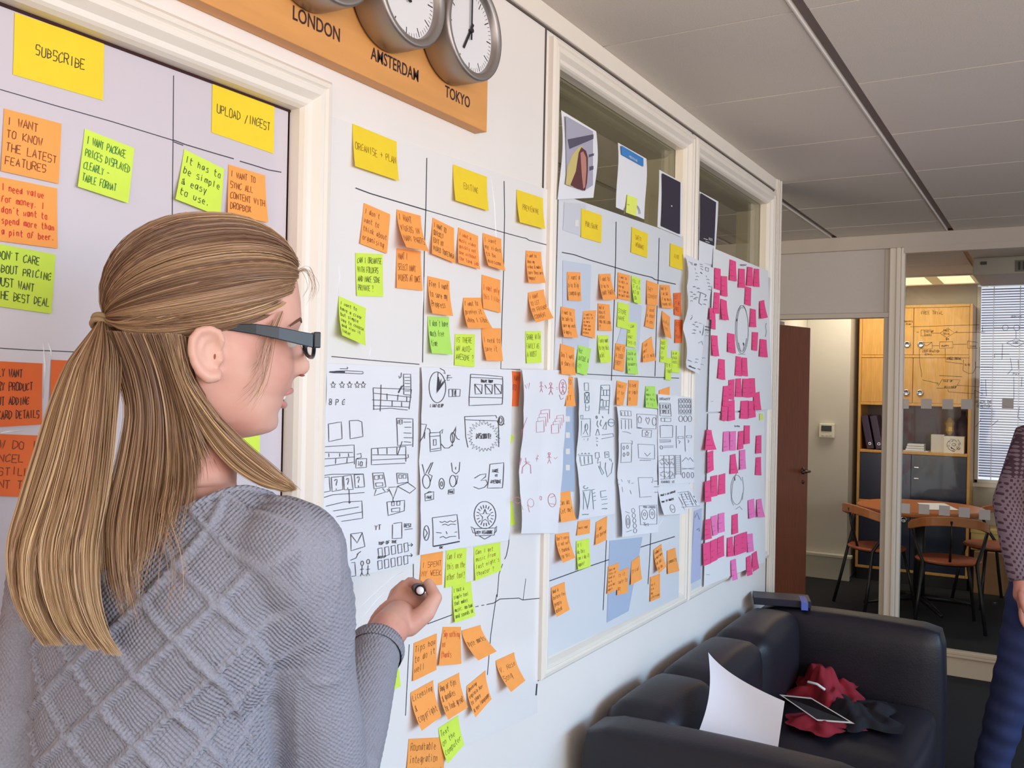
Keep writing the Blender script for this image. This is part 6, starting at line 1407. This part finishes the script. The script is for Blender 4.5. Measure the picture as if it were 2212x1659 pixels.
# face details
M_dark = mat('brow_hair', (104, 70, 52), .7)
for sd in (1, -1):
    b = MB(); b.tube([HD.p(150, 72, sd*104), HD.p(167, 84, sd*84), HD.p(178, 91, sd*60), HD.p(185, 86, sd*34)], [.0006, .0014, .0018, .0010], 8); b.build('eyebrow', M_dark, woman, smooth=True)
    b = MB(); ellipsoid(b, HD.p(156, 46, sd*64), HD.f*.0105, HD.r*.0115, UP*.0095, 18, 12); eb = b.build('eye', mat('eye_white', (236, 232, 228), .15), woman, smooth=True)
    b = MB(); ellipsoid(b, HD.p(172, 46, sd*64), HD.f*.0030, HD.r*.0050, UP*.0050, 14, 8); b.build('iris', mat('iris_blue', (70, 92, 110), .15), eb, smooth=True)
    b = MB(); b.tube([HD.p(166, 50, sd*90), HD.p(178, 58, sd*66), HD.p(176, 52, sd*44)], [.0008, .0013, .0008], 6); b.build('eyelash', M_black, eb, smooth=True)
M_lip = mat('lips', (204, 134, 128), .4, sub=.1)
b = MB(); b.tube([HD.p(140, -74, 44), HD.p(160, -66, 26), HD.p(170, -63, 0), HD.p(160, -66, -26), HD.p(140, -74, -44)], [.0015, .0032, .0038, .0032, .0015], 10); b.build('upper_lip', M_lip, woman, smooth=True)
b = MB(); b.tube([HD.p(138, -78, 44), HD.p(148, -92, 26), HD.p(156, -94, 0), HD.p(148, -92, -26), HD.p(138, -78, -44)], [.0015, .0036, .0044, .0036, .0015], 10); b.build('lower_lip', M_lip, woman, smooth=True)
b = MB(); b.tube([HD.p(138, -76, 38), HD.p(150, -77, 20), HD.p(154, -77, 0), HD.p(150, -77, -20), HD.p(138, -76, -38)], [.002, .0034, .0036, .0034, .002], 8); b.build('teeth', mat('teeth', (240, 236, 230), .25), woman, smooth=True)
M_cav = mat('ear_hollow', (150, 78, 66), .7)
b = MB(); ellipsoid(b, HD.p(-3, 2, 157), HD.f*.0020, UP*.0046, HD.r*.0026, 12, 8); b.build('ear_canal', M_cav, woman, smooth=True)
b = MB(); ellipsoid(b, HD.p(192, -29, 15), HD.f*.0034, UP*.0014, HD.r*.0030, 10, 6); b.build('nostril', M_cav, woman, smooth=True)
# glasses
gl = empty('spectacles', HD.p(150, 30, 0)); gl.name = 'spectacles'
M_frame = mat('spectacle_frame', (18, 32, 42), .3, spec=.35)
for sd in (1, -1):
    b = MB(); rr = []
    for a_, b_, l_, h_ in ((-30, 62, 146, 5), (30, 62, 152, 7), (75, 60, 157, 11), (120, 54, 156, 13), (165, 46, 148, 14), (192, 42, 140, 15)):
        c = HD.p(a_, b_, sd*l_); rr.append([c+HD.r*sd*x+UP*z for x, z in ((-.0016, -h_*.0005), (.0016, -h_*.0005), (.0016, h_*.0005), (-.0016, h_*.0005))])
    b.rings(rr); b.build('temple_arm', M_frame, gl, bevel=.0007)
    b = MB(); cen = HD.p(205, 34, sd*70); A = []
    ring_ = [(66*math.copysign(abs(math.cos(t_))**.75, math.cos(t_)), 25*math.copysign(abs(math.sin(t_))**.8, math.sin(t_))) for t_ in np.linspace(0, 2*math.pi, 28, endpoint=False)]
    pts = [cen+HD.r*x*.0005+UP*z*.0005-HD.f*abs(x*sd+20)*.00006 for x, z in ring_]; b.tube(pts+[pts[0]], .0022, 8); b.build('rim', M_frame, gl, smooth=True)
    b = MB(); b.add(pts, [tuple(range(28))]); b.build('lens', glass_mat('lens_glass', (.95, .97, .97), .6), gl)
    b = MB(); b.obox(HD.p(200, 44, sd*138), HD.f*.0035, HD.r*.0035, UP*.0085); b.build('hinge_block', M_frame, gl, bevel=.001)
b = MB(); b.tube([HD.p(202, 36, 10), HD.p(208, 42, 0), HD.p(202, 36, -10)], .0018, 8); b.build('bridge', M_frame, gl, smooth=True)
tag(gl, 'dark teal framed spectacles worn by the blonde woman', 'glasses')
# marker pen in the fist
mk0, mk1 = q(908, 1276, 1.425), q(908, 1276, 1.425)+(q(893, 1262, 1.50)-q(908, 1276, 1.425))/np.linalg.norm(q(893, 1262, 1.50)-q(908, 1276, 1.425))*.13
mk = empty('marker_pen', mk0); dk = (mk1-mk0)/np.linalg.norm(mk1-mk0)
MB().tube([mk0+dk*.004, mk0+dk*.006, mk0+dk*.10, mk0+dk*.115], [.0078, .0086, .0086, .005], 18).build('barrel', mat('marker_black', (26, 24, 30), .3), mk, smooth=True)
MB().tube([mk0-dk*.001, mk0+dk*.005], [.0055, .0062], 16).build('end_plug', mat('marker_white', (236, 234, 236), .3), mk, smooth=True)
MB().tube([mk0+dk*.113, mk0+dk*.128], [.0045, .0015], 10).build('nib', M_black, mk, smooth=True)
tag(mk, 'black marker pen with a white end held in the woman\'s fist', 'marker')

# hair
M_hair = hair_mat('blonde_hair')
CB, CM, CL = lin((112, 82, 64)), lin((160, 124, 94)), lin((214, 180, 134))
EC, ER = np.array([-14., 126., 0.]), np.array([192., 168., 158.])
def surf_dir(a, b_, l):
    d = (np.array([a, b_, l])-EC)/ER; return d/np.linalg.norm(d)
TIE = surf_dir(-206, 82, 22)
HLINE = [(170, 232, 0), (182, 220, 34), (192, 196, 64), (186, 160, 98), (168, 124, 122), (138, 94, 140), (84, 74, 152), (20, 80, 156), (-40, 84, 160), (-100, 84, 150)]
def scalp(r):
    s = r.uniform(0, 1); side = 1 if r.uniform() < .72 else -1
    h = spline_h(s); h = np.array([h[0]-r.uniform(0, 150)*r.uniform(0, 1)*(1 if s < .75 else .3), h[1]+0, h[2]*side])
    d0 = surf_dir(*h); d1 = TIE if side > 0 else surf_dir(-206, 82, 10)
    om = math.acos(np.clip(d0@d1, -1, 1)); t_ = np.linspace(0, 1, 16)
    D = (np.sin((1-t_)*om)[:, None]*d0+np.sin(t_*om)[:, None]*d1)/math.sin(om)
    # strands sag slightly as they sweep back
    D[:, 1] -= np.sin(t_*math.pi)*.10*(1-h[1]/300.)*(s > .3); D /= np.linalg.norm(D, axis=1)[:, None]
    th = 1.035+.030*np.sin(t_*math.pi)**.7+r.normal(0, .012)-.02*t_
    th = th+.11*np.clip(D[:, 0], 0, 1)*np.clip(D[:, 1], 0, 1)*2
    bump = .012*np.sin(9*s*6.28+3*t_)
    L = EC+D*ER*(th+bump)[:, None]; L[-1] = L[-1]*.4+np.array([-208, 80, 14])*.6
    W_ = np.array([HD.p(*x) for x in L]); st = .30+.22*math.sin(s*41)+.2*(s > .45)
    return W_, (lambda q_: st+.12*np.sin(q_*5+s*30))
_hl = np.array(HLINE, float)
def spline_h(s): 
    x = s*(len(_hl)-1); i = min(int(x), len(_hl)-2); return _hl[i]*(1-x+i)+_hl[i+1]*(x-i)
# solid hair mass under the strands
cap = MB(); rr = []
for i in range(1, 22):
    ph_ = math.pi*i/22
    rr.append([HD.p(*(EC+ER*(1.012+.16*max(0, math.cos(q_)*math.sin(ph_))*max(0, math.cos(ph_)))*np.array([math.cos(q_)*math.sin(ph_), math.cos(ph_), math.sin(q_)*math.sin(ph_)]))) for q_ in np.linspace(0, 2*math.pi, 48, endpoint=False)])
M_under = mat('hair_underlayer', (112, 78, 54), .7, vary=.3, scale=30, stretch=(8, 8, .8))
bmc = bmesh.new(); c_ = MB(); c_.rings(rr)
V = np.array(c_.v); L_ = (V-HD.o); a_ = L_@HD.f/HD.k; b_ = L_[:, 2]/HD.k; l_ = np.abs(L_@HD.r/HD.k)
# keep only the part of the shell behind the hairline
hx = np.array([[h[0], h[1]] for h in HLINE])
def keep(i): 
    lim = np.interp(b_[i], [20, 70, 84, 112, 150, 190, 226, 262, 400], [-60, 40, 104, 134, 158, 172, 180, 178, 400]); return a_[i] < lim-6 and b_[i] > (60 if a_[i] > -50 else -60)
fs = [f for f in c_.f if len(f) > 4 or all(keep(i) for i in f)]
c_.f = fs; c_.m = [0]*len(fs); cap_o = c_.build('hair_cap', M_under, woman, smooth=True)
hair = hairlines('hair', scalp, 11000, 16, .00045, (CB, CM, CL), woman, 11, M_hair); hair['kind'] = 'stuff'
# ponytail: guides in picture points with depth
tie_p = HD.p(-206, 78, 14)
def G3(s, ts): return [T(u, v, t_) for (u, v), t_ in zip(P(s), ts)]
PT = [G3('222,690 196,740 160,800 128,880 98,980 64,1090 38,1180 38,1270 60,1340 92,1392', (.955, .945, .93, .915, .90, .885, .875, .868, .866, .866)),
      G3('224,690 205,745 182,810 158,890 130,990 96,1090 66,1180 62,1270 86,1340 118,1393', (.95, .94, .922, .905, .89, .875, .866, .86, .858, .86)),
      G3('226,690 216,745 204,810 188,890 168,990 142,1090 120,1180 124,1270 146,1345 176,1390', (.95, .938, .92, .902, .887, .872, .864, .858, .857, .858)),
      G3('228,690 226,745 222,810 212,890 198,990 180,1090 158,1180 160,1270 184,1345 222,1408', (.95, .938, .92, .903, .888, .873, .864, .858, .857, .858)),
      G3('232,690 236,745 238,810 232,890 222,990 206,1090 192,1180 196,1280 222,1360 262,1416', (.953, .943, .925, .908, .892, .877, .866, .86, .858, .859))]
PT = [spline([tie_p]+g[1:], 26) for g in PT]
def pony(r):
    x = r.uniform(0, 4); t_ = np.linspace(0, 1, 26)
    lc = (math.floor(x*1.3)+.5)/1.3; kk = (.74+.16*math.sin(lc*5))*np.clip((t_-.48)/.42, 0, 1)**1.1; xs = np.clip(x*(1-kk)+(lc+.06*math.sin(lc*9))*kk, 0, 3.999)
    ii = xs.astype(int); ff = (xs-ii)[:, None]; ar = np.arange(26); PA = np.array(PT); p = PA[ii, ar]*(1-ff)+PA[ii+1, ar]*ff
    sp = np.interp(t_, [0, .15, .6, 1], [.002, .010, .012, .006])
    p = p+(r.normal(0, 1, 3)*np.array([1, .6, .2]))*sp[:, None]*.32+CF*(r.uniform(-1, 1)*np.interp(t_, [0, .2, .7, 1], [.006, .018, .012, .004]))[:, None]
    p = p+CR*(np.sin(t_*7+x*9)*.0022*t_)[:, None]
    cut = r.integers(22, 27); return p[:cut], (lambda q_, x=x: .42+.42*q_+.18*math.sin(x*7)-.10*(x > 3.1))
# locks below the band: nape, and one falling forward over the shoulder
LK = [G3('236,716 260,800 280,880 270,960 250,1050 232,1140 236,1240 252,1300 270,1360', (.962, .955, .94, .925, .90, .878, .868, .864, .862)),
      G3('262,718 292,800 306,880 300,960 285,1050 272,1130 270,1200 276,1260 290,1330', (.950, .946, .94, .93, .905, .88, .868, .864, .862)),
      G3('300,722 330,800 345,880 345,960 335,1040 322,1110 312,1180 296,1240 290,1290', (.938, .938, .940, .935, .92, .89, .872, .866, .862)),
      G3('340,724 366,800 384,870 396,940 402,1000 398,1060 386,1120 372,1200 368,1280', (.932, .934, .942, .948, .935, .905, .885, .872, .866)),
      G3('366,722 384,800 416,880 455,950 495,1000 535,1030 570,1048 600,1056 618,1060', (.930, .934, .944, .955, .965, .972, .98, .985, .99)),
      G3('382,722 396,800 432,870 480,940 525,985 565,1018 595,1038 616,1048 628,1058', (.932, .936, .946, .957, .968, .976, .985, .99, .99)),
      G3('396,728 406,820 442,880 490,935 532,975 570,1006 598,1030 615,1042 626,1052', (.936, .940, .948, .958, .970, .978, .985, .99, .99))]
LK = [spline(g, 26) for g in LK]
def lower(r):
    k_ = r.uniform(); x = r.uniform(0, 3.15) if k_ < .5 else (r.uniform(3.0, 4.1) if k_ < .68 else r.uniform(4, 6))
    i = min(int(x), 5); f_ = x-i; p = LK[i]*(1-f_)+LK[i+1]*f_
    t_ = np.linspace(0, 1, 26); back = x < 4.0
    p = p+(r.normal(0, 1, 3)*np.array([1, .6, .2]))*(.004+.008*t_[:, None]*(1 if back else .3))*.5-CF*(r.uniform(-.2, 1)*np.interp(t_, [0, .5, 1], [.022, .016, .003]))[:, None]*.5+CF*(r.uniform(0, 1)*.02*np.sin(t_*math.pi))[:, None]
    if back:
        cut = int(np.clip(r.normal(20-2.2*abs(x-.8), 3), 12, 26)) if x < 3.1 else int(np.clip(r.normal(14-8*(x-3.1), 1.5), 7, 20))
        # fewer, wispier ends away from the ponytail
        p = p[:cut]
    return p, (lambda q_, x=x: (.22+.30*q_+.16*math.sin(x*8)) if x < 3.3 else (.45+.25*q_+.2*math.sin(x*5)))
def wisps(r):
    k_ = r.integers(0, 4)
    if k_ == 0: p = spline([HD.p(130, 100, 132), HD.p(110, 50, 150), HD.p(96+r.normal(0, 4), 0, 153), HD.p(86, -50, 150), HD.p(60+r.normal(0, 8), -92, 142)], 12)
    elif k_ == 1: p = spline([HD.p(110, 80, 142), HD.p(92+r.normal(0, 5), 30, 155), HD.p(84, -8, 155), HD.p(70, -30, 154)], 12)
    elif k_ == 2: p = spline([HD.p(165, 190, 60), HD.p(196, 200, 30+r.normal(0, 10)), HD.p(214, 168, 10), HD.p(208+r.normal(0, 4), 140, 10)], 12)
    else: p = spline(G3('365,1060 352,1110 372,1180 380,1260 364,1330', (.895, .88, .87, .862, .86)), 14)+np.array([r.normal(0, .006), r.normal(0, .003), r.normal(0, .004)])
    return p+np.linspace(.2, 1, len(p))[:, None]*r.normal(0, .0045, 3), .40
hairlines('ponytail', pony, 9000, 26, .00045, (CB, CM, CL), woman, 12, M_hair)['kind'] = 'stuff'
hairlines('loose_hair', lower, 9500, 26, .00045, (CB, CM, CL), woman, 13, M_hair)['kind'] = 'stuff'
hairlines('stray_hair', wisps, 70, 12, .00022, (CB, CM, CL), woman, 14, M_hair)['kind'] = 'stuff'
def backing(name, gs, i1, dn):
    b = MB(); R_ = []
    gi = np.linspace(0, len(gs)-1, 4*(len(gs)-1)+1)
    for x in gi:
        i = min(int(x), len(gs)-2); R_.append((gs[i]*(1-x+i)+gs[i+1]*(x-i))[:i1]+CF*dn)
    n_ = len(R_); b.add([p for r_ in R_ for p in r_], [(a*i1+j, (a+1)*i1+j, (a+1)*i1+j+1, a*i1+j+1) for a in range(n_-1) for j in range(i1-1)])
    o = b.build(name, M_under, woman, smooth=True); md = o.modifiers.new('thickness', 'SOLIDIFY'); md.thickness = .006; return o
backing('hair_underlayer', PT, 17, .012); backing('hair_underlayer', LK[:4], 14, .016); backing('hair_underlayer', LK[4:], 22, .010)
# hair band
b = MB(); ta = (tie_p-HD.p(-180, 110, 10)); ta /= np.linalg.norm(ta); td = G3('226,690 200,770', (.952, .935)); ax_ = (td[1]-td[0])/np.linalg.norm(td[1]-td[0]); w1 = np.cross(ax_, UP); w1 /= np.linalg.norm(w1); w2 = np.cross(ax_, w1)
for k_ in (0, .0055): b.tube([tie_p+ax_*(.004+k_)+(w1*math.cos(a)*.0105+w2*math.sin(a)*.0095)+ax_*.003*math.sin(a) for a in np.linspace(0, 6.283, 22)], .0030, 8)
b.build('hair_band', mat('hair_elastic', (150, 124, 92), .8), woman, smooth=True)
tag(woman, 'blonde woman in glasses and a grey cable-knit jumper writing on the wall', 'person')

# ------------------------------------------------------------------ the man at the right edge
man = empty('person', (1.12, 4.10, 0))
mm = np.array([1.135, 4.12, 0]); MH = math.radians(250); mf = np.array([math.cos(MH), math.sin(MH), 0]); mr = np.array([math.sin(MH), -math.cos(MH), 0])
if mr[0] > 0: pass
def mz(z, w, d, fwd=0): return (mm+mf*fwd+UP*z, mr*w, mf*d)
H2 = Head(mm+UP*1.645+mf*.02+np.array([.06, 0, 0]), math.radians(235))
armx = np.array([-1.0, 0, 0])
sA = mm+mr*.185+UP*1.43; 
if sA[0] > mm[0]: mr = -mr; sA = mm+mr*.185+UP*1.43
sA = np.array([1.005, 4.10, 1.42]); eA = on(2177, 1085, 'y', 4.10)+np.array([.005, .02, 0]); wA = on(2207, 1262, 'y', 4.02)
sB = 2*mm-sA; sB[2] = 1.43; eB = sB+np.array([.03, .03, -.29]); wB = eB+np.array([0, -.06, -.25])
bd = MB(); H2.solid(bd, 48); H2.ear(bd, 1); H2.ear(bd, -1)
bd.tube([H2.p(-45, -10, 0), H2.p(-40, -110, 0), mm+UP*1.45], [.062, .060, .075], 24)
loft(bd, [mz(.85, .15, .10), mz(1.0, .145, .10), mz(1.15, .15, .105), mz(1.3, .165, .11), mz(1.40, .165, .09), mz(1.47, .09, .06)])
for S, E, W in ((sA, eA, wA), (sB, eB, wB)):
    limb(bd, [S, E], [.05, .042]); limb(bd, [E, W], [.042, .029])
    pc = W-UP*.05-np.array([0, .01, 0]); limb(bd, [W, pc+UP*.01], [.028, .03]); ellipsoid(bd, pc, np.array([.015, 0, 0]), np.array([0, .042, 0]), UP*.055, 16, 10)
    for i in range(4):
        k0 = pc+np.array([0, -.030+.020*i, -.045]); limb(bd, [k0, k0+np.array([.004, 0, -.032]), k0+np.array([.014, 0, -.052]), k0+np.array([.026, 0, -.062])], [.0100, .0094, .0086, .0074], 10)
    limb(bd, [pc+np.array([0, -.035, .02]), pc+np.array([.006, -.058, -.010]), pc+np.array([.014, -.060, -.038])], [.013, .011, .009], 10)
me, V, N = remesh(bd, .005, 3); finish(me, V, 'body', mat('man_skin', (206, 140, 120), .5, spec=.3), man)
jp = MB(); loft(jp, [mz(.92, .185, .135), mz(1.0, .182, .132), mz(1.15, .18, .13), mz(1.3, .19, .135), mz(1.40, .185, .108), mz(1.455, .12, .075)], 36)
for S, E, W in ((sA, eA, wA), (sB, eB, wB)):
    dW = (W-E)/np.linalg.norm(W-E); limb(jp, [S-(S-mm)*np.array([.2, .2, 0]), S, (S+E)/2, E], [.06, .068, .064, .060], 24); jp.tube([E-dW*.04, E, (E+W)/2, W-dW*.03, W-dW*.01], [.04, .061, .056, .046, .040], 24)
me, V, N = remesh(jp, .006, 3)
m = mat('patterned_jumper', (128, 108, 116), .95, bump=.5, bscale=500)
nt = m.node_tree; bs = nt.nodes['Principled BSDF']; tc_ = nt.nodes.new('ShaderNodeTexCoord'); sep = nt.nodes.new('ShaderNodeSeparateXYZ'); nt.links.new(tc_.outputs['Object'], sep.inputs[0])
def mth(op, a, b_=None):
    n_ = nt.nodes.new('ShaderNodeMath'); n_.operation = op
    for i, x in enumerate((a, b_)):
        if x is None: continue
        if isinstance(x, (int, float)): n_.inputs[i].default_value = x
        else: nt.links.new(x, n_.inputs[i])
    return n_.outputs[0]
xy = mth('ADD', sep.outputs['X'], sep.outputs['Y'])
ca = mth('SINE', mth('MULTIPLY', xy, 330)); cb = mth('SINE', mth('MULTIPLY', sep.outputs['Z'], 230)); dots = mth('GREATER_THAN', mth('MULTIPLY', ca, cb), .35)
da = mth('SINE', mth('MULTIPLY', mth('ADD', xy, mth('MULTIPLY', sep.outputs['Z'], 1.0)), 190)); db = mth('SINE', mth('MULTIPLY', mth('SUBTRACT', xy, mth('MULTIPLY', sep.outputs['Z'], 1.0)), 190)); dia = mth('GREATER_THAN', mth('MULTIPLY', da, db), -.15)
upper = mth('GREATER_THAN', sep.outputs['Z'], .40)
pat = mth('ADD', mth('MULTIPLY', dia, upper), mth('MULTIPLY', dots, mth('SUBTRACT', 1.0, upper)))
mx = nt.nodes.new('ShaderNodeMix'); mx.data_type = 'RGBA'; mx.inputs['A'].default_value = (*lin((140, 120, 130)), 1); mx.inputs['B'].default_value = (*lin((84, 62, 72)), 1); nt.links.new(pat, mx.inputs['Factor']); nt.links.new(mx.outputs['Result'], bs.inputs['Base Color'])
finish(me, V, 'jumper', m, man)
M_jean = mat('blue_denim', (50, 60, 104), .85, vary=.35, scale=9, bump=.3, bscale=400)
je = MB(); loft(je, [mz(.84, .17, .12), mz(.92, .18, .125), mz(1.0, .165, .115)], 32)
ex = (sA-sB)/np.linalg.norm(sA-sB)
f1_ = on(2150, 1500, 'y', 4.08)
for sgn in (1, -1):
    hp = mm+ex*sgn*.10; ft = hp+ex*sgn*.03+(np.array([-.13, .03, 0]) if sgn > 0 else np.array([.02, .16, 0]))
    limb(je, [hp+UP*.88, (hp+ft)/2+UP*.48, ft+UP*.10], [.105, .076, .062], 24)
me, V, N = remesh(je, .007, 3)
V = V+N*(.004*np.sin(V[:, 2]*60+V[:, 0]*25)*np.sin(V[:, 2]*23+2))[:, None]
finish(me, V, 'jeans', M_jean, man)
for sgn in (1, -1):
    hp = mm+ex*sgn*.13+(np.array([-.13, .03, 0]) if sgn > 0 else np.array([.02, .16, 0])); b = MB(); loft(b, [(hp+mf*.05+UP*.002, mr*.048, mf*.145), (hp+mf*.05+UP*.035, mr*.048, mf*.143), (hp+mf*.02+UP*.07, mr*.04, mf*.10), (hp+UP*.12, mr*.037, mf*.05)], 24); b.build('shoe', M_black, man, smooth=True)
c_ = MB(); rr = []
for i in range(1, 14):
    ph_ = math.pi*i/22; rr.append([H2.p(*(EC+ER*1.04*np.array([math.cos(q_)*math.sin(ph_)*(1 if math.cos(q_) < 0 else .9), math.cos(ph_), math.sin(q_)*math.sin(ph_)]))) for q_ in np.linspace(0, 2*math.pi, 32, endpoint=False)])
c_.rings(rr); c_.build('hair', mat('brown_hair', (64, 46, 36), .8, bump=.6, bscale=300), man, smooth=True)
for sd in (1, -1):
    b = MB(); ellipsoid(b, H2.p(160, 46, sd*64), H2.f*.0105, H2.r*.0115, UP*.0095, 14, 8); eb = b.build('eye', MATS['eye_white'], man, smooth=True)
    b = MB(); ellipsoid(b, H2.p(176, 46, sd*64), H2.f*.0030, H2.r*.0050, UP*.0050, 12, 6); b.build('iris', MATS['iris_blue'], eb, smooth=True)
b = MB(); b.tube([H2.p(146, -76, 40), H2.p(160, -76, 0), H2.p(146, -76, -40)], [.002, .004, .002], 8); b.build('lips', M_lip, man, smooth=True)
tag(man, 'person in a patterned mauve jumper and blue jeans standing at the picture edge', 'person')
bpy.context.view_layer.update()
